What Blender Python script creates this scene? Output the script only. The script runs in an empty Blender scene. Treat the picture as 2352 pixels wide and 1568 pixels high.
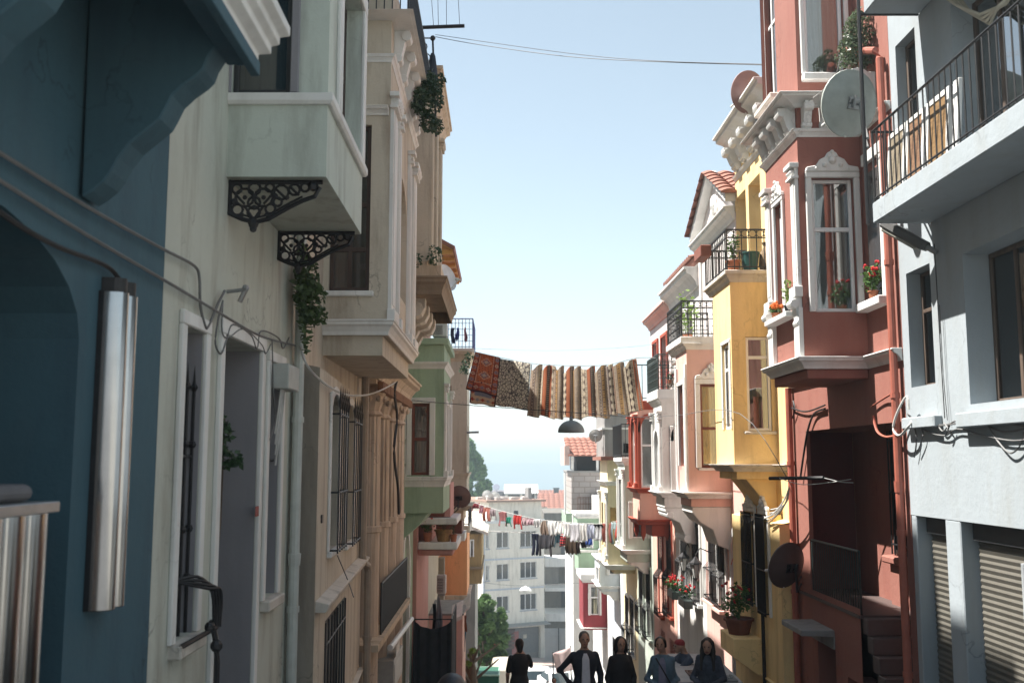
import bpy, bmesh, math, random
from mathutils import Vector, Matrix
random.seed(11)
S = bpy.context.scene
COL = S.collection
PI = math.pi
rad = math.radians
# ------------------------------------------------------------------ camera model / street frame
F = 2287.0
PITCH = rad(6.9)
CP, SP = math.cos(PITCH), math.sin(PITCH)
K = .0118

def ray(px, py):
    a, b = (px - 1176) / F, (784 - py) / F
    return Vector((a, CP - b * SP, SP + b * CP))

def at(px, py, Y):
    r = ray(px, py)
    return r * (Y / r.y)

def gz(Y):                                   # street level under the eye (eye = 0)
    pts = [(-60, 8), (0, -1.6), (16, -4.4), (20, -5.15), (55, -12.5), (66, -14.3), (80, -16.3), (95, -17.8), (130, -20), (230, -27)]
    if Y <= pts[0][0]: return pts[0][1]
    for (a, za), (b, zb) in zip(pts, pts[1:]):
        if Y <= b:
            return za + (zb - za) * (Y - a) / (b - a)
    return -27.0

class Side:
    """one side of the street: s along the street, d out of the facade into the street, z up"""
    def __init__(self, sg, x0):
        self.sg, self.x0 = sg, x0
    def __call__(self, s, d, z):
        return Vector((self.x0 - K * s - self.sg * d, s, z))
    def pw(self, px, py, d=0.):              # photo point on the plane d -> (s, z)
        r = ray(px, py)
        t = (self.x0 - self.sg * d) / (r.x + K * r.y)
        return r.y * t, r.z * t
    def pd(self, px, py, s):                 # photo point on the cross plane s -> (d, z)
        p = at(px, py, s)
        return self.sg * (self.x0 - K * s - p.x), p.z
    def rect(self, pxn, pyn, pxf, pyf, d=0.):    # near-bottom and far-top corners -> s0, s1, z0, z1
        s0, z0 = self.pw(pxn, pyn, d)
        s1, z1 = self.pw(pxf, pyf, d)
        return s0, s1, z0, z1
RT = Side(1, 4.5)
LT = Side(-1, -2.2)
ID = lambda x, y, z: Vector((x, y, z))

# ------------------------------------------------------------------ mesh building
class MB:
    def __init__(self, T=ID):
        self.v, self.f, self.m, self.T, self.cur = [], [], [], T, 0
    def V(self, p):
        self.v.append(self.T(*p)); return len(self.v) - 1
    def face(self, idx):
        self.f.append(tuple(idx)); self.m.append(self.cur)
    def poly(self, pts):
        self.face([self.V(p) for p in pts]); return self
    def box(self, a0, a1, b0, b1, c0, c1):
        i = [self.V((a, b, c)) for a in (a0, a1) for b in (b0, b1) for c in (c0, c1)]
        for q in ((0, 1, 3, 2), (4, 6, 7, 5), (0, 4, 5, 1), (2, 3, 7, 6), (0, 2, 6, 4), (1, 5, 7, 3)):
            self.face([i[k] for k in q])
        return self
    def extr(self, pts, vec):                # closed prism of polygon pts along vec (local frame)
        vec = Vector(vec)
        a = [self.V(p) for p in pts]
        b = [self.V(tuple(Vector(p) + vec)) for p in pts]
        n = len(pts)
        self.face(a[::-1]); self.face(b)
        for k in range(n):
            self.face((a[k], a[(k + 1) % n], b[(k + 1) % n], b[k]))
        return self
    def tube(self, pts, r, n=6, local=True, caps=True):
        P = [self.T(*p) if local else Vector(p) for p in pts]
        rs = r if isinstance(r, (list, tuple)) else [r] * len(P)
        rings = []
        up = Vector((0, 0, 1))
        for k, p in enumerate(P):
            t = (P[min(k + 1, len(P) - 1)] - P[max(k - 1, 0)])
            if t.length < 1e-9: t = Vector((0, 0, 1))
            t.normalize()
            x = t.cross(up)
            if x.length < .05: x = t.cross(Vector((0, 1, 0)))
            x.normalize(); y = x.cross(t)
            ring = []
            for j in range(n):
                a = 2 * PI * j / n
                self.v.append(p + (x * math.cos(a) + y * math.sin(a)) * rs[k]); ring.append(len(self.v) - 1)
            rings.append(ring)
        for A, B in zip(rings, rings[1:]):
            for j in range(n):
                self.face((A[j], A[(j + 1) % n], B[(j + 1) % n], B[j]))
        if caps:
            self.face(rings[0][::-1]); self.face(rings[-1])
        return self
    def ring(self, c, ax, ay, R, r, n=12, m=5):  # torus in the plane of world vectors ax, ay
        c = self.T(*c); ax = Vector(ax).normalized(); ay = Vector(ay).normalized(); az = ax.cross(ay)
        g = []
        for i in range(n):
            a = 2 * PI * i / n
            o = ax * math.cos(a) + ay * math.sin(a)
            row = []
            for j in range(m):
                b = 2 * PI * j / m
                self.v.append(c + o * (R + r * math.cos(b)) + az * (r * math.sin(b))); row.append(len(self.v) - 1)
            g.append(row)
        for i in range(n):
            for j in range(m):
                self.face((g[i][j], g[(i + 1) % n][j], g[(i + 1) % n][(j + 1) % m], g[i][(j + 1) % m]))
        return self
    def lathe(self, c, prof, n=14, axis=(0, 0, 1), local=True):
        c = self.T(*c) if local else Vector(c)
        az = Vector(axis).normalized()
        ax = az.cross(Vector((0, 1, 0)))
        if ax.length < .1: ax = az.cross(Vector((1, 0, 0)))
        ax.normalize(); ay = az.cross(ax)
        rings = []
        for r, h in prof:
            ring = []
            for j in range(n):
                a = 2 * PI * j / n
                self.v.append(c + az * h + (ax * math.cos(a) + ay * math.sin(a)) * max(r, 1e-4)); ring.append(len(self.v) - 1)
            rings.append(ring)
        for A, B in zip(rings, rings[1:]):
            for j in range(n):
                self.face((A[j], A[(j + 1) % n], B[(j + 1) % n], B[j]))
        self.face(rings[0][::-1]); self.face(rings[-1])
        return self
    def ball(self, c, r, n=8, local=True):
        r3 = r if isinstance(r, (tuple, list)) else (r, r, r)
        c = self.T(*c) if local else Vector(c)
        m = max(4, n // 2 + 1)
        rings = []
        for i in range(m + 1):
            th = PI * i / m
            ring = []
            for j in range(n):
                a = 2 * PI * j / n
                q = max(math.sin(th), .02)
                self.v.append(c + Vector((r3[0] * q * math.cos(a), r3[1] * q * math.sin(a), -r3[2] * math.cos(th)))); ring.append(len(self.v) - 1)
            rings.append(ring)
        for A, B in zip(rings, rings[1:]):
            for j in range(n):
                self.face((A[j], A[(j + 1) % n], B[(j + 1) % n], B[j]))
        self.face(rings[0][::-1]); self.face(rings[-1])
        return self
    def sweep(self, prof, path, outs):
        """moulding: prof = [(o, z)...] closed outline swept along path [(s, d)...]; outs = outward unit dir per path point (mitred)"""
        rows = []
        for (s, d), (os_, od) in zip(path, outs):
            rows.append([self.V((s + os_ * o, d + od * o, z)) for o, z in prof])
        n = len(prof)
        for A, B in zip(rows, rows[1:]):
            for j in range(n):
                self.face((A[j], A[(j + 1) % n], B[(j + 1) % n], B[j]))
        self.face(rows[0][::-1]); self.face(rows[-1])
        return self
    def panel(self, A, B, z0, z1, holes, inn, depth=.2, sill=True):
        """wall sheet from A to B (s, d) with openings (u0,u1,v0,v1[,arch]) and their reveals"""
        A, B = Vector(A), Vector(B); L = (B - A).length; U = (B - A) / L; N = Vector(inn)
        def P(u, v, w=0.):
            q = A + U * u + N * w
            return (q.x, q.y, v)
        us = sorted({0., L} | {min(max(h[k], 0), L) for h in holes for k in (0, 1)})
        vs = sorted({z0, z1} | {min(max(h[k], z0), z1) for h in holes for k in (2, 3)})
        for a, b in zip(us, us[1:]):
            for c, e in zip(vs, vs[1:]):
                if b - a < 1e-4 or e - c < 1e-4: continue
                mu, mv = (a + b) / 2, (c + e) / 2
                if any(h[0] < mu < h[1] and h[2] < mv < h[3] for h in holes): continue
                self.poly([P(a, c), P(b, c), P(b, e), P(a, e)])
        for h in holes:
            u0, u1, v0, v1 = h[:4]
            arch = h[4] if len(h) > 4 else 0
            dp = h[5] if len(h) > 5 else depth
            vt = v1 - arch
            self.poly([P(u0, v0), P(u0, vt), P(u0, vt, dp), P(u0, v0, dp)])
            self.poly([P(u1, v0), P(u1, v0, dp), P(u1, vt, dp), P(u1, vt)])
            self.poly([P(u0, v0), P(u0, v0, dp), P(u1, v0, dp), P(u1, v0)])
            if arch:
                n = 12; cu = (u0 + u1) / 2; ru = (u1 - u0) / 2
                arc = [(cu - ru * math.cos(PI * k / n), vt + arch * math.sin(PI * k / n)) for k in range(n + 1)]
                for (a, c), (b, e) in zip(arc, arc[1:]):
                    self.poly([P(a, c), P(b, e), P(b, e, dp), P(a, c, dp)])
                    self.poly([P(a, c), P(a, v1), P(b, v1), P(b, e)])
            else:
                self.poly([P(u0, v1), P(u1, v1), P(u1, v1, dp), P(u0, v1, dp)])
        return self
    def build(self, name, mats, parent=None, bevel=0., smooth=False, seg=1, weld=True, sub=0, remesh=0.):
        loc = None
        if parent is not None:
            loc = Vector(parent['_loc'])
        else:
            xs = [p.x for p in self.v]; ys = [p.y for p in self.v]; zs = [p.z for p in self.v]
            loc = Vector(((min(xs) + max(xs)) / 2, (min(ys) + max(ys)) / 2, min(zs)))
        me = bpy.data.meshes.new(name)
        me.from_pydata([p - loc for p in self.v], [], self.f)
        if not isinstance(mats, (list, tuple)): mats = [mats]
        for m in mats: me.materials.append(m)
        if len(mats) > 1: me.polygons.foreach_set('material_index', self.m)
        bm = bmesh.new(); bm.from_mesh(me)
        if weld: bmesh.ops.remove_doubles(bm, verts=bm.verts, dist=1e-4)
        bmesh.ops.recalc_face_normals(bm, faces=bm.faces)
        bm.to_mesh(me); bm.free()
        if smooth:
            me.polygons.foreach_set('use_smooth', [True] * len(me.polygons))
        o = bpy.data.objects.new(name, me); COL.objects.link(o)
        o['_loc'] = tuple(loc)
        if parent is not None: o.parent = parent
        else: o.location = loc
        if remesh:
            r = o.modifiers.new('r', 'REMESH'); r.mode = 'VOXEL'; r.voxel_size = remesh; r.use_smooth_shade = True
            r = o.modifiers.new('s', 'SMOOTH'); r.iterations = 3; r.factor = .5
        if bevel:
            b = o.modifiers.new('b', 'BEVEL'); b.width = bevel; b.segments = seg; b.limit_method = 'ANGLE'; b.angle_limit = rad(40)
        if sub:
            b = o.modifiers.new('u', 'SUBSURF'); b.levels = sub; b.render_levels = sub
        return o

def tag(o, label, cat, group=None, kind=None):
    o['label'] = label; o['category'] = cat
    if group: o['group'] = group
    if kind: o['kind'] = kind
    return o
def thing(name, label, cat, loc, group=None):
    o = bpy.data.objects.new(name, None); COL.objects.link(o)
    o.empty_display_size = .2
    o.location = loc; o['_loc'] = tuple(loc)
    return tag(o, label, cat, group)
def structure(o):
    o['kind'] = 'structure'; return o
def dup(root, loc, label, rotz=None):
    r = root.copy(); COL.objects.link(r); r.location = loc; r['label'] = label
    if rotz is not None: r.rotation_euler = (0, 0, rotz)
    for ch in list(root.children):
        c = ch.copy(); COL.objects.link(c); c.parent = r
        for g in ch.children:
            d = g.copy(); COL.objects.link(d); d.parent = c
    return r

# ------------------------------------------------------------------ materials
def lin(c):
    if isinstance(c, str):
        c = [int(c[i:i + 2], 16) / 255 for i in (1, 3, 5)]
        return tuple(x / 12.92 if x <= .04045 else ((x + .055) / 1.055) ** 2.4 for x in c)
    return tuple(c)
_mc = {}
def nn(nt, typ, **kw):
    n = nt.nodes.new(typ)
    for k, v in kw.items(): setattr(n, k, v)
    return n
def basemat(name):
    m = bpy.data.materials.new(name); m.use_nodes = True
    nt = m.node_tree
    return m, nt, nt.nodes['Principled BSDF'], nt.links.new
def mixrgb(nt, fac, a, b, mode='MIX'):
    n = nn(nt, 'ShaderNodeMix', data_type='RGBA', blend_type=mode)
    for sock, val in ((n.inputs[0], fac), (n.inputs[6], a), (n.inputs[7], b)):
        if hasattr(val, 'node'): nt.links.new(val, sock)
        elif isinstance(val, (int, float)): sock.default_value = val
        else: sock.default_value = (*val, 1)
    return n.outputs[2]
def ramp(nt, src, p0, p1, c0=(0, 0, 0), c1=(1, 1, 1)):
    r = nn(nt, 'ShaderNodeValToRGB')
    r.color_ramp.elements[0].position = p0; r.color_ramp.elements[1].position = p1
    r.color_ramp.elements[0].color = (*c0, 1); r.color_ramp.elements[1].color = (*c1, 1)
    nt.links.new(src, r.inputs[0]); return r.outputs[0]
def noise(nt, vec, scale, detail=4, rough=.6):
    n = nn(nt, 'ShaderNodeTexNoise'); n.inputs['Scale'].default_value = scale
    n.inputs['Detail'].default_value = detail; n.inputs['Roughness'].default_value = rough
    if vec is not None: nt.links.new(vec, n.inputs['Vector'])
    return n.outputs['Fac']
def objvec(nt, scale=(1, 1, 1)):
    t = nn(nt, 'ShaderNodeTexCoord'); m = nn(nt, 'ShaderNodeMapping'); m.inputs['Scale'].default_value = scale
    nt.links.new(t.outputs['Object'], m.inputs[0]); return m.outputs[0]

def stucco(name, c, dirt=.35, rough=.85, bump=.25, dirtc=None, peel=0., peelc=None):
    if name in _mc: return _mc[name]
    m, nt, b, L = basemat(name)
    c = lin(c); dc = lin(dirtc) if dirtc else tuple(x * .5 for x in c)
    v = objvec(nt); vs = objvec(nt, (2.2, 2.2, .35))
    big = noise(nt, v, .8, 5); streak = noise(nt, vs, 1.6, 6, .65); fine = noise(nt, v, 14, 5, .7)
    col = mixrgb(nt, ramp(nt, big, .35, .7), tuple(x * .93 for x in c), tuple(min(1, x * 1.05) for x in c))
    st = nn(nt, 'ShaderNodeMath', operation='MULTIPLY'); L(ramp(nt, streak, .48, .72), st.inputs[0]); st.inputs[1].default_value = min(.75, dirt * 1.6)
    col = mixrgb(nt, st.outputs[0], col, dc)
    pt = noise(nt, v, 1.7, 3, .5); pm = nn(nt, 'ShaderNodeMath', operation='MULTIPLY'); L(ramp(nt, pt, .6, .63), pm.inputs[0]); pm.inputs[1].default_value = min(.5, dirt * .7)
    col = mixrgb(nt, pm.outputs[0], col, tuple(min(1, x * .86 + .012) for x in c))
    cr = nn(nt, 'ShaderNodeTexVoronoi', feature='DISTANCE_TO_EDGE'); cr.inputs['Scale'].default_value = .9
    wv = nn(nt, 'ShaderNodeVectorMath', operation='ADD'); nz = nn(nt, 'ShaderNodeTexNoise'); nz.inputs['Scale'].default_value = 2.5; nz.inputs['Detail'].default_value = 6; L(v, nz.inputs['Vector']); L(v, wv.inputs[0]); L(nz.outputs['Color'], wv.inputs[1]); L(wv.outputs[0], cr.inputs['Vector'])
    cm = nn(nt, 'ShaderNodeMath', operation='MULTIPLY'); L(ramp(nt, cr.outputs['Distance'], .004, .012, (1, 1, 1), (0, 0, 0)), cm.inputs[0])
    cg = nn(nt, 'ShaderNodeMath', operation='MULTIPLY'); L(ramp(nt, big, .52, .6), cg.inputs[0]); cg.inputs[1].default_value = min(.7, dirt * 1.4); L(cg.outputs[0], cm.inputs[1])
    col = mixrgb(nt, cm.outputs[0], col, tuple(x * .45 for x in c))
    fm = nn(nt, 'ShaderNodeMath', operation='MULTIPLY'); L(ramp(nt, fine, .5, .85), fm.inputs[0]); fm.inputs[1].default_value = dirt * .5
    col = mixrgb(nt, fm.outputs[0], col, tuple(x * .7 for x in c))
    if peel:
        pn = noise(nt, v, 2.3, 8, .7)
        col = mixrgb(nt, ramp(nt, pn, 1 - peel, 1 - peel + .03), col, lin(peelc or '#8a857c'))
    L(col, b.inputs['Base Color']); b.inputs['Roughness'].default_value = rough
    bp = nn(nt, 'ShaderNodeBump'); bp.inputs['Strength'].default_value = bump; bp.inputs['Distance'].default_value = .02
    L(fine, bp.inputs['Height']); L(bp.outputs[0], b.inputs['Normal'])
    _mc[name] = m; return m
def plain(name, c, rough=.6, metal=0., var=.15, scale=6, bump=0., spec=None):
    if name in _mc: return _mc[name]
    m, nt, b, L = basemat(name); c = lin(c)
    v = objvec(nt); n = noise(nt, v, scale, 5)
    L(mixrgb(nt, ramp(nt, n, .3, .75), tuple(x * (1 - var) for x in c), tuple(min(1, x * (1 + var)) for x in c)), b.inputs['Base Color'])
    b.inputs['Roughness'].default_value = rough; b.inputs['Metallic'].default_value = metal
    if spec is not None: b.inputs['Specular IOR Level'].default_value = spec
    if bump:
        bp = nn(nt, 'ShaderNodeBump'); bp.inputs['Strength'].default_value = bump; bp.inputs['Distance'].default_value = .02
        L(noise(nt, v, scale * 5, 5), bp.inputs['Height']); L(bp.outputs[0], b.inputs['Normal'])
    _mc[name] = m; return m
def wood(name, c, c2, scale=(6, 6, .6), rough=.6):
    if name in _mc: return _mc[name]
    m, nt, b, L = basemat(name)
    n = noise(nt, objvec(nt, scale), 3, 6, .7)
    L(mixrgb(nt, ramp(nt, n, .3, .7), lin(c), lin(c2)), b.inputs['Base Color'])
    b.inputs['Roughness'].default_value = rough
    _mc[name] = m; return m
def glassmat(name='window_glass', tint=(.75, .8, .82), refl=.16):
    if name in _mc: return _mc[name]
    m = bpy.data.materials.new(name); m.use_nodes = True; nt = m.node_tree; nt.nodes.clear()
    o = nn(nt, 'ShaderNodeOutputMaterial'); t = nn(nt, 'ShaderNodeBsdfTransparent'); t.inputs[0].default_value = (*tint, 1)
    g = nn(nt, 'ShaderNodeBsdfGlossy'); g.inputs['Roughness'].default_value = .03
    lw = nn(nt, 'ShaderNodeLayerWeight'); lw.inputs[0].default_value = .35
    ma = nn(nt, 'ShaderNodeMath', operation='ADD', use_clamp=True); nt.links.new(lw.outputs['Fresnel'], ma.inputs[0]); ma.inputs[1].default_value = refl
    mx = nn(nt, 'ShaderNodeMixShader'); nt.links.new(ma.outputs[0], mx.inputs[0]); nt.links.new(t.outputs[0], mx.inputs[1]); nt.links.new(g.outputs[0], mx.inputs[2])
    nt.links.new(mx.outputs[0], o.inputs[0])
    _mc[name] = m; return m
def leafmat(name, c, c2, rough=.55):
    if name in _mc: return _mc[name]
    m, nt, b, L = basemat(name)
    n = noise(nt, objvec(nt), 3.2, 3); n2 = noise(nt, objvec(nt), 37, 2)
    col = mixrgb(nt, ramp(nt, n, .35, .65), lin(c), lin(c2))
    col = mixrgb(nt, ramp(nt, n2, .4, .6), col, tuple(x * 1.5 for x in lin(c2)))
    L(col, b.inputs['Base Color']); b.inputs['Roughness'].default_value = rough
    b.inputs['Subsurface Weight'].default_value = 0
    tr = nn(nt, 'ShaderNodeBsdfTranslucent'); L(col, tr.inputs[0])
    mx = nn(nt, 'ShaderNodeMixShader'); mx.inputs[0].default_value = .25
    out = nt.nodes['Material Output']; L(b.outputs[0], mx.inputs[1]); L(tr.outputs[0], mx.inputs[2]); L(mx.outputs[0], out.inputs[0])
    _mc[name] = m; return m
def curtain_mat(name, c, c2=None):
    if name in _mc: return _mc[name]
    m, nt, b, L = basemat(name)
    w = noise(nt, objvec(nt, (30, 30, 1)), 1.5, 3)
    L(mixrgb(nt, ramp(nt, w, .35, .65), lin(c), lin(c2 or c)), b.inputs['Base Color']); b.inputs['Roughness'].default_value = .9
    _mc[name] = m; return m

WHITE = stucco('white_trim', (.74, .74, .72), .25, .7, .12, dirtc=(.35, .34, .32))
STONE = stucco('stone_trim', (.62, .58, .52), .5, .8, .3, dirtc=(.25, .23, .2))
PVC = plain('pvc_frame', (.8, .8, .8), .35, 0, .04)
IRON = plain('black_iron', (.012, .012, .014), .5, 0, .4, 20)
IRON2 = plain('dark_green_iron', (.03, .045, .042), .5, 0, .3, 20)
GREYM = plain('grey_metal', (.32, .33, .33), .45, .6, .15)
CABLE = plain('grey_cable', (.14, .14, .14), .6)
CABLEB = plain('black_cable', (.015, .015, .016), .6)
CABLEW = plain('pale_cable', (.5, .5, .48), .6)
WOODD = wood('dark_wood', (.035, .022, .017), (.075, .045, .032))
WOODR = wood('red_brown_wood', (.12, .035, .022), (.2, .06, .035))
WOODB = wood('golden_wood', (.30, .17, .06), (.45, .27, .11))
GLASS = glassmat()
GLASSB = glassmat('sky_glass', (.6, .68, .75), .38)
DIRTYG = glassmat('dusty_glass', (.45, .48, .5), .1)
LACE = curtain_mat('lace_curtain', (.72, .7, .66), (.5, .48, .46))
CURT = curtain_mat('beige_curtain', (.42, .35, .27), (.58, .5, .4))
PURP = curtain_mat('purple_curtain', (.16, .14, .24), (.24, .21, .34))
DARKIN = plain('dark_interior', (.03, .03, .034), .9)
TERRA = plain('terracotta', (.38, .14, .07), .8, 0, .2, 12)
LEAF = leafmat('leaf_green', (.03, .075, .022), (.07, .14, .035))
LEAFD = leafmat('leaf_dark', (.016, .04, .02), (.035, .075, .032))
LEAFL = leafmat('leaf_light', (.09, .17, .03), (.16, .25, .05))
BARK = wood('bark', (.08, .055, .04), (.16, .12, .09), (9, 9, 1.5), .9)
REDFL = plain('red_petals', (.55, .015, .02), .6)
ORFL = plain('orange_petals', (.75, .16, .02), .6)
def clothmat(name, c, tr=.45, var=.15, scale=12):
    if name in _mc: return _mc[name]
    m, nt, b, L = basemat(name); c = lin(c); n = noise(nt, objvec(nt), scale, 5)
    col = mixrgb(nt, ramp(nt, n, .3, .75), tuple(x * (1 - var) for x in c), tuple(min(1, x * (1 + var)) for x in c))
    L(col, b.inputs['Base Color']); b.inputs['Roughness'].default_value = .95
    t = nn(nt, 'ShaderNodeBsdfTranslucent'); L(col, t.inputs[0]); mx = nn(nt, 'ShaderNodeMixShader'); mx.inputs[0].default_value = tr
    L(b.outputs[0], mx.inputs[1]); L(t.outputs[0], mx.inputs[2]); L(mx.outputs[0], nt.nodes['Material Output'].inputs[0])
    _mc[name] = m; return m
# ------------------------------------------------------------------ building pieces
def frame_at(side, A, B, inn):
    A, B = Vector(A), Vector(B); U = (B - A).normalized(); N = Vector(inn)
    def T(u, w, v):                          # u along the wall, w inwards, v up
        q = A + U * u + N * w
        return side(q.x, q.y, v)
    return T
def window(root, side, A, B, h, inn, depth=.14, fm=PVC, cols=1, rows=(), fw=.05, pane=GLASS, curtain=None, cpart=1., sill=None, sillm=WHITE, trim=None, trimm=WHITE, trimw=.12, pediment=None, arch=0., opening=True):
    """window set in the opening h=(u0,u1,v0,v1); returns the window part"""
    T = frame_at(side, A, B, inn); u0, u1, v0, v1 = h[:4]
    w0, w1 = depth - .05, depth + .005
    mb = MB(T)
    e = .004
    mb.box(u0 + e, u0 + fw, w0, w1, v0 + e, v1 - e); mb.box(u1 - fw, u1 - e, w0, w1, v0 + e, v1 - e)
    mb.box(u0 + fw, u1 - fw, w0 + .002, w1, v0 + e, v0 + fw); mb.box(u0 + fw, u1 - fw, w0 + .002, w1, v1 - fw, v1 - e)
    for r in rows:
        vv = v0 + (v1 - v0) * r
        mb.box(u0 + fw, u1 - fw, w0 + .004, w1, vv - fw * .55, vv + fw * .55)
    for k in range(1, cols):
        uu = u0 + (u1 - u0) * k / cols
        mb.box(uu - fw * .5, uu + fw * .5, w0 + .006, w1 - .001, v0 + fw, v1 - fw)
    wn = mb.build('window', fm, root, bevel=.006)
    MB(T).box(u0 + fw * .5, u1 - fw * .5, depth - .028, depth - .018, v0 + fw * .5, v1 - fw * .5).build('pane', pane, wn)
    if curtain is not None:
        c = MB(T); n = max(10, int((u1 - u0) * 40)); a, b = u0 + fw, u0 + fw + (u1 - u0 - 2 * fw) * cpart
        P = [(a + (b - a) * k / n, depth + .07 + .025 * math.sin(k * 1.3) + .01 * math.sin(k * 2.9)) for k in range(n + 1)]
        for (p, q), (r_, s_) in zip(P, P[1:]):
            c.poly([(p, q, v0), (r_, s_, v0), (r_, s_, v1), (p, q, v1)])
        c.build('curtain', curtain, wn, smooth=True)
    if sill:
        o, t = sill
        MB(T).box(u0 - .06, u1 + .06, -o, depth - .055, v0 - t, v0 - .002).build('sill', sillm, wn, bevel=.012)
    if trim:
        t = MB(T); o = trim; tw = trimw
        t.box(u0 - tw, u0 - .001, -o, .0, v0, v1); t.box(u1 + .001, u1 + tw, -o, 0, v0, v1)
        if not arch:
            t.box(u0 - tw, u1 + tw, -o - .003, 0, v1 + .001, v1 + tw)
        else:
            n = 12; cu = (u0 + u1) / 2; ru = (u1 - u0) / 2; vt = v1 - arch
            for k in range(n):
                a0, a1 = PI * k / n, PI * (k + 1) / n
                q = [(cu - ru * math.cos(a), vt + arch * math.sin(a)) for a in (a0, a1)]
                q2 = [(cu - (ru + tw) * math.cos(a), vt + (arch + tw) * math.sin(a)) for a in (a0, a1)]
                t.extr([(q[0][0], 0, q[0][1]), (q[1][0], 0, q[1][1]), (q2[1][0], 0, q2[1][1]), (q2[0][0], 0, q2[0][1])], (0, -o, 0))
        if pediment:
            cu = (u0 + u1) / 2; W = (u1 - u0) / 2 + tw; H = pediment; zb = v1 + tw + .002
            out = [(-W, 0), (-W * .95, H * .22), (-W * .6, H * .3), (-W * .45, H * .6), (-W * .25, H * .72), (-W * .15, H * .95), (0, H), (W * .15, H * .95), (W * .25, H * .72), (W * .45, H * .6), (W * .6, H * .3), (W * .95, H * .22), (W, 0)]
            t.extr([(cu + a, 0, zb + b) for a, b in out], (0, -o * 1.3, 0))
            for a, b, r in ((0, .55, .3), (-.3, .3, .18), (.3, .3, .18), (-.6, .15, .12), (.6, .15, .12), (0, .95, .15), (-.15, .75, .12), (.15, .75, .12)):
                t.ball((cu + a * W, -o * 1.3, zb + b * H), r * H * .7, 8)
        t.build('surround', trimm, wn, bevel=.008)
    return wn
def outs_of(path, sgn):
    """mitred outward vectors of an open (s, d) path; sgn picks the side"""
    o = []
    n = len(path)
    for k in range(n):
        nv = []
        for a, b in ((k - 1, k), (k, k + 1)):
            if a < 0 or b >= n: continue
            t = (Vector(path[b]) - Vector(path[a])).normalized()
            nv.append(Vector((-t.y, t.x)) * sgn)
        v = nv[0] if len(nv) == 1 else (nv[0] + nv[1]) / max(.3, 1 + nv[0].dot(nv[1]))
        o.append((v.x, v.y))
    return o
def baypath(s0, s1, d0, d1):
    return [(s0, d0), (s0, d1), (s1, d1), (s1, d0)]
CORN = [(0, 0), (.03, 0), (.05, .25), (.11, .55), (.17, .68), (.17, .85), (.2, .88), (.2, 1.), (0, 1.)]
def moulding(side, path, z0, z1, out=1., prof=CORN):
    mb = MB(side)
    mb.sweep([(o * out * 5, z0 + (z1 - z0) * h) for o, h in prof], path, outs_of(path, 1))
    return mb
def scaled(prof, out):
    m = max(o for o, _ in prof)
    return [(o / m * out, h) for o, h in prof]
def cornice(root, side, path, z0, z1, out, mat, name='cornice', prof=CORN, sgn=1):
    mb = MB(side)
    mb.sweep([(o, z0 + (z1 - z0) * h) for o, h in scaled(prof, out)], path, outs_of(path, sgn))
    return mb.build(name, mat, root, bevel=.004)
def bay(root, side, s0, s1, d0, d1, z0, z1, mat, front=(), near=(), far=(), depth=.14, name='bay_window', top=True):
    mb = MB(side)
    mb.panel((s0, d0), (s0, d1), z0, z1, list(near), (1, 0), depth)
    mb.panel((s0, d1), (s1, d1), z0, z1, list(front), (0, -1), depth)
    mb.panel((s1, d1), (s1, d0), z0, z1, list(far), (-1, 0), depth)
    mb.poly([(s0, d0, z0), (s1, d0, z0), (s1, d1, z0), (s0, d1, z0)])
    if top: mb.poly([(s0, d0, z1), (s1, d0, z1), (s1, d1, z1), (s0, d1, z1)])
    return mb.build(name, mat, root)
def shell(root, side, s0, s1, z0, z1, mat, holes=(), d=0., deep=7., depth=.2, zb=None, name='wall'):
    """house body: facade with openings, party walls, back and flat roof"""
    mb = MB(side); e = .003
    hs = [(h[0] - s0 - e, h[1] - s0 - e) + tuple(h[2:]) for h in holes]
    mb.panel((s0 + e, d), (s1 - e, d), z0, z1, hs, (0, -1), depth)
    a, b = s0 + e, s1 - e
    mb.poly([(a, d, z0), (a, d, z1), (a, d - deep, z1), (a, d - deep, z0)])
    mb.poly([(b, d, z0), (b, d, z1), (b, d - deep, z1), (b, d - deep, z0)])
    mb.poly([(a, d - deep, z0), (b, d - deep, z0), (b, d - deep, z1), (a, d - deep, z1)])
    mb.poly([(a, d, z1), (b, d, z1), (b, d - deep, z1), (a, d - deep, z1)])
    return mb.build(name, mat, root)
def railing(root, side, path, z0, h, gap=.11, r=.009, mat=IRON, rings=False, name='railing', curls=False):
    mb = MB(side)
    for zz, rr in ((z0 + .06, r * 1.3), (z0 + h, r * 1.8)) + (((z0 + h * .8, r * 1.2),) if rings else ()) + (((z0 + h * .5, r),) if curls else ()):
        mb.tube([(a, b, zz) for a, b in path], rr, 6)
    for (a, b) in zip(path, path[1:]):
        A, B = Vector(a), Vector(b); L = (B - A).length; n = max(1, round(L / gap))
        for k in range(n + 1):
            q = A + (B - A) * (k / n)
            mb.tube([(q.x, q.y, z0), (q.x, q.y, z0 + h)], r if k not in (0, n) else r * 1.6, 5)
            if curls and k < n:
                mb.ball((q.x, q.y, z0 + h * .3), r * 2.2, 6); mb.ball((q.x, q.y, z0 + h * .62), r * 2.2, 6)
            if rings and k < n:
                c = A + (B - A) * ((k + .5) / n)
                w = side(B.x, B.y, 0) - side(A.x, A.y, 0)
                mb.ring((c.x, c.y, z0 + h * .9), w, (0, 0, 1), min(h * .09, L / n * .48), r * .7, 10, 4)
    return mb.build(name, mat, root)
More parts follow.
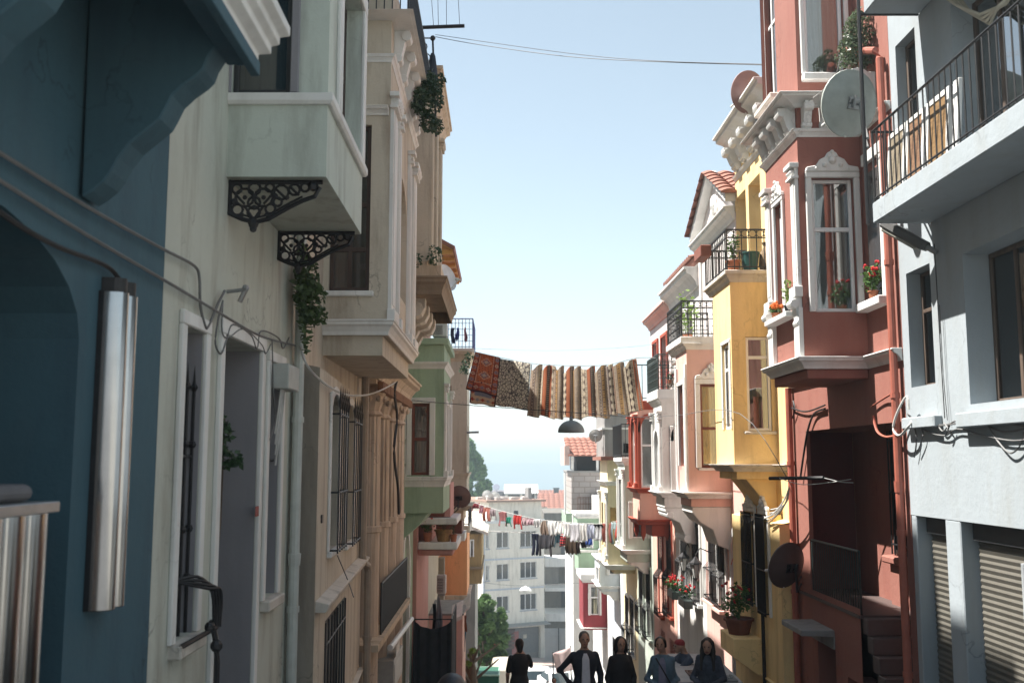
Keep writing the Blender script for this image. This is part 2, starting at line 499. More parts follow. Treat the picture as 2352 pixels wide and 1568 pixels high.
def grille(root, side, A, B, h, out=.06, n=6, r=.009, mat=IRON, hr=(.08, .5, .92), belly=0., finial=0., name='window_grille'):
    """iron bars in front of an opening; belly pushes the lower part out"""
    T = frame_at(side, A, B, (0, -1)); u0, u1, v0, v1 = h[:4]
    mb = MB(T); H = v1 - v0
    def w(t):
        if not belly: return -out
        if t > .5: return -out
        if t > .42: return -out - belly * (.5 - t) / .08
        return -out - belly
    for k in range(n + 1):
        u = u0 + (u1 - u0) * k / n
        ts = [0, .42, .5, 1.] if belly else [0, 1.]
        pts = [(u, w(t), v0 + H * t) for t in ts]
        if belly: pts = [(u, -out * .3, v0)] + pts
        mb.tube(pts, r, 5)
        if finial:
            mb.lathe((u, -out, v1), [(r, 0), (r * 2.6, finial * .35), (r * 1.4, finial * .5), (.001, finial)], 6)
    for t in hr:
        o = w(t)
        mb.tube([(u0, .02, v0 + H * t), (u0, o, v0 + H * t), (u1, o, v0 + H * t), (u1, .02, v0 + H * t)], r * 1.15, 5)
    return mb.build(name, mat, root)
def console(mb, s, d, z, dep, h, w):
    """scrolled bracket under a ledge: top at z, projecting dep, dropping h"""
    pr = [(0, 0), (dep, 0), (dep, -h * .16), (dep * .92, -h * .3), (dep * .7, -h * .36), (dep * .62, -h * .5), (dep * .5, -h * .72), (dep * .34, -h * .82), (dep * .28, -h), (0, -h)]
    mb.extr([(s - w / 2, d + a, z + b) for a, b in pr], (w, 0, 0))
    mb.tube([(s - w * .62, d + dep * .8, z - h * .2), (s + w * .62, d + dep * .8, z - h * .2)], h * .14, 8)
    mb.tube([(s - w * .62, d + dep * .28, z - h * .8), (s + w * .62, d + dep * .28, z - h * .8)], h * .12, 8)
def consoles_front(root, side, s0, s1, n, d, z, dep, h, w, mat, name='brackets'):
    for k in range(n):
        mb = MB(side); console(mb, s0 + (s1 - s0) * (k + .5) / n, d, z, dep, h, w)
        mb.build('bracket', mat, root, bevel=.004)
def consoles_near(root, side, d0, d1, n, s, z, dep, h, w, mat, name='brackets'):
    T = lambda a, b, c: side(s - b, a, c)    # a along d, b out towards the viewer
    for k in range(n):
        mb = MB(T); console(mb, d0 + (d1 - d0) * (k + .5) / n, 0, z, dep, h, w)
        mb.build('bracket', mat, root, bevel=.004)
def pilaster(root, side, s0, s1, d0, o, z0, z1, mat, cap=True, name='pilaster'):
    mb = MB(side)
    mb.box(s0, s1, d0, d0 + o, z0, z1)
    w = s1 - s0
    for k in range(3):
        a = s0 + w * (.15 + .27 * k); mb.box(a, a + w * .16, d0 + o, d0 + o + .012, z0 + .2, z1 - .25)
    if cap:
        mb.box(s0 - w * .12, s1 + w * .12, d0, d0 + o + .05, z1 - .2, z1 - .16)
        mb.box(s0 - w * .2, s1 + w * .2, d0, d0 + o + .07, z1 - .06, z1 + .001)
        for k in range(4):
            mb.ball((s0 + w * (k + .5) / 4, d0 + o + .025, z1 - .11), w * .17, 6)
        mb.box(s0 - w * .15, s1 + w * .15, d0, d0 + o + .05, z0 - .001, z0 + .13)
    return mb.build(name, mat, root, bevel=.005)
def pipe(root, side, pts, r, mat, brackets=True, name='drainpipe'):
    mb = MB(side); mb.tube(pts, r, 10)
    if brackets:
        for a, b in zip(pts, pts[1:]):
            if abs(a[2] - b[2]) > 1.5:
                n = int(abs(a[2] - b[2]) / 1.5)
                for k in range(n):
                    t = (k + .6) / n; q = [a[i] + (b[i] - a[i]) * t for i in range(3)]
                    mb.lathe(tuple(q), [(r * 1.22, -.03), (r * 1.22, .03)], 10)
                    if k % 2: mb.lathe((q[0], q[1], q[2] + .5), [(r * 1.15, -.06), (r * 1.3, .06)], 10)
    return mb.build(name, mat, root, smooth=False)
def tiles(name, parent, P00, P10, P01, P11, nu, nv, mat, thick=.05):
    """barrel tile roof on the quad P00-P10 (eave) P01-P11 (ridge): rows step, columns bulge"""
    mb = MB(); P00, P10, P01, P11 = map(Vector, (P00, P10, P01, P11))
    N = (P10 - P00).cross(P01 - P00).normalized()
    if N.z < 0: N = -N
    m = 6
    def P(u, v, h): return tuple((P00 * (1 - u) + P10 * u) * (1 - v) + (P01 * (1 - u) + P11 * u) * v + N * h)
    for j in range(nv):
        for i in range(nu):
            for q in range(m):
                a, b = (i + q / m) / nu, (i + (q + 1) / m) / nu
                ha, hb = abs(math.sin(PI * q / m)) * thick, abs(math.sin(PI * (q + 1) / m)) * thick
                v0, v1 = j / nv, (j + 1) / nv
                mb.poly([P(a, v0, ha + .03), P(b, v0, hb + .03), P(b, v1, hb), P(a, v1, ha)])
                mb.poly([P(a, v0, ha + .03), P(b, v0, hb + .03), P(b, v0, -.01), P(a, v0, -.01)])
    return mb.build(name, mat, parent, smooth=False)
def leafblob(mb, c, rx, ry, rz, n, size, rng=random, shell_=.35):
    for _ in range(n):
        while True:
            p = Vector((rng.uniform(-1, 1), rng.uniform(-1, 1), rng.uniform(-1, 1)))
            if shell_ < p.length < 1: break
        q = Vector(c) + Vector((p.x * rx, p.y * ry, p.z * rz))
        a = Vector((rng.gauss(0, 1), rng.gauss(0, 1), rng.gauss(0, .7))).normalized()
        b = a.cross(Vector((rng.gauss(0, 1), rng.gauss(0, 1), rng.gauss(0, 1)))).normalized()
        s = size * rng.uniform(.6, 1.3)
        i = len(mb.v)
        mb.v += [q - a * s * .5, q + b * s * .28, q + a * s * .5, q - b * s * .28]
        mb.face((i, i + 1, i + 2, i + 3))
def potplant(label, p, potr, poth, fr, fh, n, leafm=LEAF, potm=TERRA, flower=None, nf=12, size=.06, cat='potted plant', group=None, boxpot=None):
    p = Vector(p)
    t = thing('potted_plant', label, cat, p, group)
    if boxpot:
        w, l = boxpot
        MB().box(p.x - w / 2, p.x + w / 2, p.y - l / 2, p.y + l / 2, p.z, p.z + poth).build('pot', potm, t, bevel=.01)
    else:
        MB().lathe(p, [(potr * .7, 0), (potr * .95, poth * .85), (potr * 1.08, poth * .86), (potr * 1.08, poth), (potr * .9, poth), (potr * .88, poth * .9)], 14).build('pot', potm, t, smooth=False)
    mb = MB(); 
    for k in range(5):
        a = random.uniform(0, 6.28); q = p + Vector((math.cos(a) * fr * .4, math.sin(a) * fr * .4, poth + fh * random.uniform(.3, .9)))
        mb.tube([tuple(p + Vector((0, 0, poth * .8))), tuple((p + q) / 2 + Vector((0, 0, poth * .5))), tuple(q)], .005, 4)
        leafblob(mb, q, fr * .6, fr * .6, fh * .35, n // 6, size)
    leafblob(mb, p + Vector((0, 0, poth + fh * .5)), fr, fr, fh * .55, n // 3, size)
    mb.build('foliage', leafm, t, weld=False)
    if flower:
        mb = MB()
        for k in range(nf):
            a = random.uniform(0, 6.28); r = fr * random.uniform(.2, 1)
            c = p + Vector((math.cos(a) * r, math.sin(a) * r, poth + fh * random.uniform(.55, 1.1)))
            for j in range(4):
                mb.ball(tuple(c + Vector((random.gauss(0, .012), random.gauss(0, .012), random.gauss(0, .01)))), .02, 5)
        mb.build('flowers', flower, t)
    return t
def dish(label, c, r, face, mat, armm=GREYM, mount=None, lnb=True, group='satellite dishes on the houses', deep=.16):
    """satellite dish: bowl opening along face, bracket behind, arm with feed in front"""
    c = Vector(c); f = Vector(face).normalized()
    t = thing('satellite_dish', label, 'satellite dish', c, group)
    prof = []
    for k in range(9):
        q = k / 8; prof.append((max(r * q, .004), r * deep * 2 * (q * q - 1)))
    back = [(p[0], p[1] - .012) for p in prof]
    MB().lathe(c, back[::1] + [(r * 1.02, -.012), (r * 1.02, .012)] + prof[::-1], 28, f).build('bowl', mat, t, smooth=True)
    side = f.cross(Vector((0, 0, 1))).normalized(); up = side.cross(f).normalized()
    mb = MB()
    b = c - f * (r * deep * 2 + .05)
    mb.tube([b + f * .05 - side * r * .3 + up * r * .06, b + f * .05 + side * r * .3 + up * r * .06], .04, 6); mb.tube([b + f * .05 - side * r * .3 - up * r * .12, b + f * .05 + side * r * .3 - up * r * .12], .04, 6)
    mb.tube([b - side * r * .16 - up * r * .16, b - side * r * .16 + up * r * .2], .02, 6)
    mb.tube([b + side * r * .16 - up * r * .16, b + side * r * .16 + up * r * .2], .02, 6)
    mb.tube([b - f * .03, b - f * .05 - Vector((0, 0, r * .95))], .02, 8)
    if mount is not None:
        mb.tube([b - f * .05 - Vector((0, 0, r * .5)), Vector(mount)], .018, 6)
        mb.tube([b - f * .05 - Vector((0, 0, r * .9)), Vector(mount) - Vector((0, 0, .1))], .014, 6)
    mb.build('bracket', armm, t)
    if lnb:
        mb = MB(); e = c + f * r * .95 - up * r * .55
        mb.tube([c - up * r * 1.0 - f * .02, e], .014, 6)
        mb.lathe(tuple(e), [(.022, -.07), (.022, .03), (.04, .04), (.04, .1), (.01, .11)], 10, (c - e).normalized())
        mb.build('feed_arm', plain('pale_plastic', (.6, .6, .58), .5), t)
    return t
def spl(P, n=5):
    P = [Vector(p) for p in P]
    if len(P) < 3: return P
    out = []
    for k in range(len(P) - 1):
        a, b, c, d = P[max(k - 1, 0)], P[k], P[k + 1], P[min(k + 2, len(P) - 1)]
        for j in range(n):
            t = j / n
            out.append(.5 * (2 * b + (c - a) * t + (2 * a - 5 * b + 4 * c - d) * t * t + (3 * b - a - 3 * c + d) * t ** 3))
    return out + [P[-1]]
def cable(label, pts, r=.008, mat=CABLE, sag=0., group=None, name='overhead_cable', cat='cable', extra=None):
    out = spl(pts)
    mb = MB(); mb.tube(out, r, 5, local=False)
    for e in (extra or ()):
        E = spl(e); mb.tube(E, r * .8, 4, local=False)
    return tag(mb.build(name, mat), label, cat, group)
# ------------------------------------------------------------------ camera, light, ground, sea
cam = bpy.data.cameras.new('camera'); co = bpy.data.objects.new('camera', cam); COL.objects.link(co)
co.location = (0, 0, 0); co.rotation_euler = (PI / 2 + PITCH, 0, 0)
cam.sensor_width = 36; cam.lens = 36 * F / 2352; cam.clip_end = 30000; cam.clip_start = .05
cam.dof.use_dof = True; cam.dof.focus_distance = 15; cam.dof.aperture_fstop = 2.2
S.camera = co
ELEV, AZ = rad(60), rad(10)                  # sun from the left, a little ahead
sunv = Vector((-math.cos(ELEV) * math.cos(AZ), math.cos(ELEV) * math.sin(AZ), math.sin(ELEV)))
sl = bpy.data.lights.new('sun', 'SUN'); sl.energy = 4.5; sl.angle = rad(.5); sl.color = (1, .95, .88)
so = bpy.data.objects.new('sun', sl); COL.objects.link(so); so.rotation_euler = (-sunv).to_track_quat('-Z', 'Y').to_euler()
so.location = (-30, 10, 40)
W = bpy.data.worlds.new('World'); S.world = W; W.use_nodes = True
nt = W.node_tree; sk = nn(nt, 'ShaderNodeTexSky', sky_type='NISHITA'); sk.sun_disc = False
sk.sun_elevation = ELEV; sk.sun_rotation = math.atan2(sunv.x, sunv.y); sk.air_density = 1.0; sk.dust_density = .3; sk.ozone_density = .25
hs = nn(nt, 'ShaderNodeHueSaturation'); hs.inputs['Saturation'].default_value = .6; hs.inputs['Value'].default_value = .66; hs.inputs['Hue'].default_value = .479
nt.links.new(sk.outputs[0], hs.inputs['Color']); nt.links.new(hs.outputs[0], nt.nodes['Background'].inputs[0]); nt.nodes['Background'].inputs[1].default_value = .105
S.view_settings.view_transform = 'Standard'; S.view_settings.look = 'None'; S.view_settings.exposure = 1.62; S.view_settings.gamma = 1
S.cycles.max_bounces = 8; S.cycles.diffuse_bounces = 6; S.cycles.transparent_max_bounces = 12; S.cycles.caustics_reflective = False; S.cycles.caustics_refractive = False

COBBLE = None
def cobble():
    m, nt, b, L = basemat('cobblestones')
    v = objvec(nt); vo = nn(nt, 'ShaderNodeTexVoronoi'); vo.inputs['Scale'].default_value = 8; L(v, vo.inputs['Vector'])
    col = mixrgb(nt, noise(nt, v, .6, 5), (.24, .235, .225), (.36, .35, .33)); col = mixrgb(nt, ramp(nt, vo.outputs['Distance'], .25, .5), col, (.13, .125, .12))
    L(col, b.inputs['Base Color']); b.inputs['Roughness'].default_value = .8
    bp = nn(nt, 'ShaderNodeBump'); bp.inputs['Strength'].default_value = .5; bp.inputs['Distance'].default_value = .03
    L(vo.outputs['Distance'], bp.inputs['Height']); bp.invert = True; L(bp.outputs[0], b.inputs['Normal']); return m
EARTH = stucco('town_ground', (.40, .37, .32), .5, .95)
def strip(name, x0, x1, ys, mat, dz=0., f=gz, nx=1):
    mb = MB()
    for a, b in zip(ys, ys[1:]):
        for k in range(nx):
            p, q = x0 + (x1 - x0) * k / nx, x0 + (x1 - x0) * (k + 1) / nx
            mb.poly([(p, a, f(a) + dz), (q, a, f(a) + dz), (q, b, f(b) + dz), (p, b, f(b) + dz)])
    o = mb.build(name, mat); return structure(o)
YS = [-60, -30, -10, 0, 4, 8, 12, 16, 20, 30, 40, 55, 60, 66, 80, 95, 130, 230]
strip('ground', -220, 220, YS, EARTH, -.03, nx=4)
strip('street', -3.2, 5.2, [y for y in YS if y <= 66], cobble(), .0)
ASPH = plain('asphalt', (.15, .15, .152), .85, 0, .25, 3, .2)
strip('cross_road', -60, 60, [63.5, 66, 80, 85], ASPH, .012)
mb = MB(); mb.box(-60, 60, 85, 88.2, gz(88) - .6, gz(85) + .14); structure(mb.build('pavement', plain('paving', (.40, .31, .27), .85, 0, .2, 2)))
mb = MB(); mb.poly([(-9000, 225, -26.5), (9000, 225, -26.5), (9000, 26000, -26.5), (-9000, 26000, -26.5)])
m, nt, b, L = basemat('sea_water'); b.inputs['Base Color'].default_value = (.10, .17, .20, 1); b.inputs['Roughness'].default_value = .45; b.inputs['Specular IOR Level'].default_value = .2
bp = nn(nt, 'ShaderNodeBump'); bp.inputs['Strength'].default_value = .6; bp.inputs['Distance'].default_value = 1.5
L(noise(nt, objvec(nt, (.02, .05, 1)), 3, 6), bp.inputs['Height']); L(bp.outputs[0], b.inputs['Normal'])
structure(mb.build('sea', m))

# ------------------------------------------------------------------ LEFT SIDE
BLUE = stucco('blue_stucco', (.042, .105, .14), .55, .8, .3, dirtc=(.03, .07, .10))
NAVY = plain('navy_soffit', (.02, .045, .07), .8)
SAGE = stucco('sage_stucco', (.545, .60, .54), .4, .85, .2, dirtc=(.2, .2, .17))
OFFW = stucco('offwhite_stucco', (.53, .55, .485), .5, .85, .3, dirtc=(.27, .25, .2))
GREYP = stucco('grey_paint', (.25, .245, .265), .15, .8, .15)
BEIGE = stucco('beige_stucco', (.555, .50, .41), .45, .85, .3, dirtc=(.25, .19, .14))
BEIGE_SHADE = stucco('shaded_beige_stucco', (.29, .255, .21), .4, .85, .3, dirtc=(.16, .13, .1))  # darker copy of the beige, shade put into the near-facing side walls
SAND = stucco('sandstone', (.56, .45, .33), .6, .85, .35, dirtc=(.2, .14, .09))
GREEN = stucco('green_stucco', (.36, .47, .34), .25, .85, .25, dirtc=(.1, .14, .09))
PINKL = stucco('dusky_pink_stucco', (.55, .28, .24), .3, .85, .25)
ORANGE = stucco('orange_stucco', (.82, .40, .20), .25, .85, .25)

def nh(side, s0, d0, px0, py0, px1, py1):
    a, z0 = side.pd(px0, py0, s0); b, z1 = side.pd(px1, py1, s0)
    return (min(a, b) - d0, max(a, b) - d0, min(z0, z1), max(z0, z1))
def fh(side, d1, s0, pxn, pyn, pxf, pyf):
    a, b, c, e = side.rect(pxn, pyn, pxf, pyf, d1)
    return (a - s0, b - s0, c, e)

# ---- blue house
h = thing('row_house', 'dark blue house at the left edge with an arched doorway and scrolled brackets', 'house', LT(4.5, 0, -2.4), 'terraced houses of the left row')
zt = LT.pw(0, 462)[1]
shell(h, LT, 2.0, 6.41, -4.2, 8.6, BLUE, [(2.9, 5.16, -4.0, zt, .5, .5)], 0, 8)
MB(LT).box(2.7, 5.3, -.62, -.53, -4.1, zt + .2).build('door', plain('dark_door', (.02, .035, .045), .6), h)
zb = 2.18
bay(h, LT, 2.3, 5.3, 0, .82, 3.1, 8.4, BLUE, front=[(.5, 1.3, 4.2, 6.6), (1.7, 2.5, 4.2, 6.6)])
MB(LT).box(2.3, 5.3, .68, .82, zb, 3.1).build('beam', BLUE, h, bevel=.01)
cornice(h, LT, [(2.3, .82), (5.3, .82), (5.3, .5)], zb + .02, zb + .3, .17, WHITE, 'moulding', [(0, 0), (.03, 0), (.03, .2), (.09, .3), (.09, .45), (.13, .55), (.13, .7), (.18, .8), (.18, 1), (0, 1)])
cornice(h, LT, [(2.3, .815), (5.3, .815)], zb - .06, zb + .019, .05, BLUE, 'moulding', [(0, 0), (.05, 0), (.05, 1), (0, 1)])
prof = [LT.pd(a, b, 5.06) for a, b in ((190, 455), (215, 440), (240, 420), (258, 396), (275, 365), (300, 332), (340, 300), (370, 275), (383, 252), (398, 222), (425, 197), (455, 176), (470, 161), (480, 135), (495, 112), (512, 98))]
prof = [(max(d, .001), z) for d, z in prof]
for s0, m_ in ((5.04, 0), (3.6, 0)):
    p = [(s0, d, z) for d, z in prof] + [(s0, min(.7, prof[-1][0]), 3.08), (s0, .001, 3.08)]
    MB(LT).extr(p, (.22, 0, 0)).build('scroll_bracket', BLUE, h, bevel=.008)
MB(LT).box(5.6, 5.66, .0, .012, LT.pw(172, 1065)[1], LT.pw(172, 1037)[1]).build('notice', plain('faded_red_paper', (.3, .08, .07), .8), h)
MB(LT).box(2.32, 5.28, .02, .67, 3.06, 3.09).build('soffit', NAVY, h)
# shiny sheet metal cover and clad pier
STEEL = plain('bright_sheet_metal', (.37, .385, .40), .18, 1., .12, 3)
_, z1 = LT.pw(243, 655, .1); s0, _ = LT.pw(274, 655, .1); s1, _ = LT.pw(314, 680, .1); z0 = LT.pw(212, 1412, .1)[1]
w = s1 - s0; n = 24
lobes = lambda a0, a1, k_, base, amp, m: [(a0 + (a1 - a0) * i / m, base + amp * math.sqrt(max(0, 1 - ((i / m * k_ % 1) * 2 - 1) ** 2))) for i in range(m + 1)]
t = thing('cable_cover', 'tall twin-lobed shiny sheet metal cover fixed on the dark blue wall', 'cable cover', LT(s0, .05, z0))
pf = [(s0, .002)] + lobes(s0, s1, 2, .02, .11, n) + [(s1, .002)]
mb = MB(LT)
for (a, b), (c, e) in zip(pf, pf[1:]): mb.poly([(a, b, z0), (c, e, z0), (c, e, z1), (a, b, z1)])
mb.build('sheet', STEEL, t, smooth=True)
MB(LT).extr([(a, max(.002, b - .004), z0 - .004) for a, b in pf], (0, 0, .02)).build('end', IRON, t)
sm_ = (s0 + s1) / 2
MB(LT).box(sm_ - .018, sm_ + .018, .01, .05, z0 + .01, z1 - .03).build('groove_reflection', IRON, t)  # dark strip in the groove, stands for the dark line the metal mirrors
MB(LT).box(s0 - .03, s0 + .004, .001, .03, z0, z1).build('edge', IRON, t)
MB(LT).extr([(a, b - .012 if b > .01 else b, z1 - .02) for a, b in pf], (0, 0, .1)).build('cap', IRON, t)
sA, zc = 4.25, LT.pw(110, 1165, .12)[1]
t = thing('clad_pier', 'fluted shiny metal clad pier with a flat cap in the blue doorway', 'pier', LT(4.6, .05, -3))
mb = MB(LT); pf = [(3.6, -.3)] + lobes(3.6, 4.62, 5, .11, .05, 60) + [(4.62, -.3)]
for (a, b), (c, e) in zip(pf, pf[1:]): mb.poly([(a, b, -3.6), (c, e, -3.6), (c, e, zc - .02), (a, b, zc - .02)])
mb.build('cladding', STEEL, t, smooth=True)
for k in range(1, 5):
    q = 3.6 + 1.02 * k / 5; MB(LT).box(q - .014, q + .014, .09, .125, -3.5, zc - .03).build('groove_reflection', IRON, t)  # mirrored dark lines between the flutes, laid in as strips
MB(LT).box(3.58, 4.63, -.32, .18, zc - .02, zc + .03).build('cap', plain('zinc_cap', (.4, .42, .44), .4, .8), t, bevel=.005)
MB(LT).box(3.7, 4.55, -.3, .1, zc + .031, zc + .11).build('cushion', plain('grey_cloth', (.13, .13, .14), .9), t, bevel=.05, seg=3)

# ---- white house with sage bay
h = thing('row_house', 'off-white house with a pale sage box bay on black cast iron brackets', 'house', LT(8.5, 0, -3), 'terraced houses of the left row')
O1 = LT.rect(392, 1478, 467, 766); O3 = LT.rect(601, 1378, 645, 842)
O2 = LT.rect(484, 1500, 597, 807); O2 = (O2[0], O2[1], -2.95, O2[3])
shell(h, LT, 6.41, 10.55, -4.4, 10.1, OFFW, [O1 + (0, .3), O2 + (0, .9), O3 + (0, .3)], 0, 8)
for o, nm, tw in ((O1, 'window', .1), (O3, 'window', .1)):
    hh = (o[0] - 6.41, o[1] - 6.41, o[2], o[3])
    w = window(h, LT, (6.41, 0), (10.55, 0), hh, (0, -1), .26, PVC, 1, (.7,), pane=DIRTYG, sill=(.09, .1), sillm=STONE, trim=.035, trimm=WHITE, trimw=tw)
    # grey painted far reveal
    MB(LT).box(o[1] - .008, o[1] - .001, -.2, -.002, o[2], o[3]).build('reveal', GREYP, w)
d = MB(LT); d.box(O2[0], O2[1], -.93, -.88, O2[2], O2[3]); d = d.build('door', plain('grey_door', (.2, .2, .21), .5), h)
MB(LT).box(O2[1] - .008, O2[1] - .001, -.88, -.002, O2[2], O2[3]).build('reveal', GREYP, d)
t = MB(LT); tw = .11
t.box(O2[0] - tw, O2[0] - .001, 0, .036, O2[2], O2[3]); t.box(O2[1] + .001, O2[1] + tw, 0, .036, O2[2], O2[3]); t.box(O2[0] - tw, O2[1] + tw, 0, .039, O2[3] + .001, O2[3] + .12)
t.build('surround', WHITE, d, bevel=.006)
for o in (O1, O3):                            # tall spear bars standing in the reveals
    mb = MB(LT); sm = o[0] + (o[1] - o[0]) * .3; H = o[3] - o[2]
    for ds in (0., .16, .32):
        if o is O3 and ds: continue
        mb.tube([(sm + ds, -.05, o[2]), (sm + ds, -.05, o[2] + H * .8)], .014, 6); mb.lathe((sm + ds, -.05, o[2] + H * .8), [(.014, 0), (.03, .03), (.012, .06), (.001, .2)], 6)
        for q in (.18, .34, .62): mb.ball((sm + ds, -.05, o[2] + H * q), .032, 6)
    mb.tube([(o[0], -.05, o[2] + H * .58), (o[1], -.05, o[2] + H * .58)], .012, 5)
    mb.build('window_grille', IRON, h)
# iron hose basket at the first sill
mb = MB(LT); b0, zs = O1[0] + .05, O1[2]
for k in range(4):
    dd = .02 + .05 * k
    mb.tube(spl([(b0, -.02, zs + .4), (b0 + .12 + dd * .5, .10 + dd * .4, zs + .42 - k * .03), (b0 + .25 + dd * .4, .17 + dd * .3, zs + .3), (b0 + .3 + dd * .3, .18 + dd * .2, zs + .05)]), .012, 6)
mb.tube(spl([(b0 - .1, .07, zs - .02), (b0 + .34, .2, zs + .05)]), .018, 6)
mb.tube(spl([(b0 + .3, .17, zs + .1), (b0 + .36, .2, zs - .2), (b0 + .33, .19, zs - 1.0)]), .022, 6)
mb.ball((b0 + .33, .2, zs - .08), .045, 8); mb.ball((b0 + .26, .17, zs + .06), .04, 8)
tag(mb.build('iron_tap', IRON), 'black curled iron hose bracket on the sill of the off-white house', 'hose bracket')
zb = LT.pd(750, 406, 7.77)[1]; zp = LT.pd(765, 242, 7.77)[1]
nwin = nh(LT, 7.77, 0, 532, 219, 678, -200)
fw0 = fh(LT, .8, 7.77, 779, 212, 826, 330); fw0 = (fw0[0], fw0[1], zp + .12, nwin[3])
nwin = (nwin[0], nwin[1], zp + .1, nwin[3])
bay(h, LT, 7.77, 9.8, 0, .8, zb, 9.6, SAGE, front=[fw0], near=[nwin], depth=.2)
MB(LT).poly([(7.772, .003, zb - .003), (9.798, .003, zb - .003), (9.798, .797, zb - .003), (7.772, .797, zb - .003)]).build('soffit', OFFW, h)
window(h, LT, (7.77, 0), (7.77, .8), nwin, (1, 0), .08, plain('dark_frame', (.03, .032, .034), .5), 1, (.55,), .045, DIRTYG, trim=.03, trimm=GREYP, trimw=.07)
window(h, LT, (7.77, .8), (9.8, .8), fw0, (0, -1), .2, WOODD, 1, (.5,), .06, GLASS, trim=.035, trimm=WHITE, trimw=.17)
cornice(h, LT, baypath(7.77, 9.8, 0, .8), zp, zp + .09, .05, WHITE, 'sill_band', [(0, 0), (.6, 0), (1, .3), (1, 1), (0, 1)])
def iron_bracket(root, s, d1, z, H, mir=1):
    mb = MB(LT); y1, y2 = Vector((1, 0, 0)), Vector((0, 0, 1))
    def tb(pts, r=.012): mb.tube([(s, a, z - b) for a, b in pts], r, 5)
    tb([(.012, 0), (.012, H * .75)], .018); tb([(0, .02), (d1, .02)], .02)
    q = [(0, H * .75), (.12, H * .9), (.22, H * .97), (.33, H * .9), (.42, H * .75), (.5, H * .62), (.6, H * .48), (.7, H * .38), (d1 - .02, .06)]
    tb(q, .02); tb([(a, b - .035) for a, b in q[1:7]], .01)
    for a, b, r in ((.14, .4, .075), (.3, .4, .075), (.22, .52, .05), (.08, .68, .045), (.36, .66, .04), (.22, .75, .05), (.45, .28, .06), (.56, .22, .045), (.65, .17, .035), (.42, .5, .035), (.07, .2, .04), (.22, .2, .05), (.35, .17, .035)):
        mb.ring((s, a * d1 / .8, z - b * H), y1, y2, r, .011, 10, 4)
    for a, b, r in ((.22, .38, .025), (.22, .63, .022), (.5, .4, .02), (.14, .4, .02), (.3, .4, .02), (.72, .14, .045), (.22, 1.0, .045), (.22, 1.12, .03), (.12, .8, .02), (.33, .8, .02), (.05, .5, .03), (.4, .36, .022)):
        mb.ball((s, a * d1 / .8, z - b * H), (r, r * .9, r), 7)
    for a0, b0, a1, b1 in ((.05, .3, .14, .55), (.38, .3, .3, .55), (.14, .6, .22, .9), (.3, .6, .22, .9), (.4, .2, .5, .45), (.52, .15, .6, .35)):
        tb([(a0 * d1 / .8, b0 * H), (a1 * d1 / .8, b1 * H)], .011)
    mb.build('iron_bracket', IRON, root)
iron_bracket(h, 7.85, .76, zb - .005, .36); iron_bracket(h, 9.65, .76, zb - .005, .36)
pipe(h, LT, [(10.42, .07, 4.6), (10.42, .07, 2.9), (10.45, .08, 1.6), (10.45, .08, -4.2)], .055, plain('white_pipe', (.5, .53, .5), .5, 0, .12))
MB(LT).box(LT.pw(587, 1175, .04)[0], LT.pw(594, 1175, .04)[0], .036, .042, LT.pw(590, 1185, .04)[1], LT.pw(590, 1162, .04)[1]).build('stencil', plain('faded_red_paper', (.3, .08, .07), .8), h)
# meter box on the wall
s0, z0 = LT.pw(614, 892); s1, z1 = LT.pw(642, 845)
t = thing('meter_box', 'small pale grey electric meter box on the white pier below the sage bay', 'meter box', LT(s0, .05, z0))
MB(LT).box(s0, s1, .04, .2, z0, z1).build('box', plain('meter_grey', (.4, .42, .4), .5), t, bevel=.01)
mb = MB(LT)
for k in range(4): mb.tube([(s0 + .05 + k * .05, .12, z0), (s0 + .05 + k * .06, .1, z0 - .2), (s0 + .1 + k * .02, .06, z0 - .42 - .1 * k)], .009, 5)
mb.build('wires', CABLEW, t)
mb = MB(LT); s0, z0 = LT.pw(521, 670)
mb.tube([(s0, 0, z0), (s0, .16, z0 + .02)], .016, 6); mb.tube([(s0, .16, z0 + .04), (s0 + .02, .1, z0 - .08)], .02, 6); mb.ball((s0, .15, z0 + .03), .03, 6)
tag(mb.build('wall_tap', GREYM), 'small grey metal cable clamp on the off-white wall', 'cable clamp')
t = thing('doorway_plant', 'broad leaved fig like plant growing in the grey doorway of the off-white house', 'plant', LT(8.3, -.12, -2.9))
mb = MB(); mb.tube([tuple(LT(8.1, -.2, -2.9)), tuple(at(505, 1200, 8.2)), tuple(at(512, 1040, 8.15)), tuple(at(515, 960, 8.1))], .012, 5); mb.build('stem', BARK, t)
mb = MB()
for x, y, rx, rz, n in ((512, 970, .06, .05, 26), (518, 1000, .07, .06, 30), (512, 1035, .06, .06, 26), (535, 1050, .09, .05, 30), (520, 1065, .08, .05, 26), (545, 1062, .05, .04, 14)): leafblob(mb, at(x, y, 8.1), rx, .07, rz, n, .07)
mb.build('foliage', LEAFD, t, weld=False)

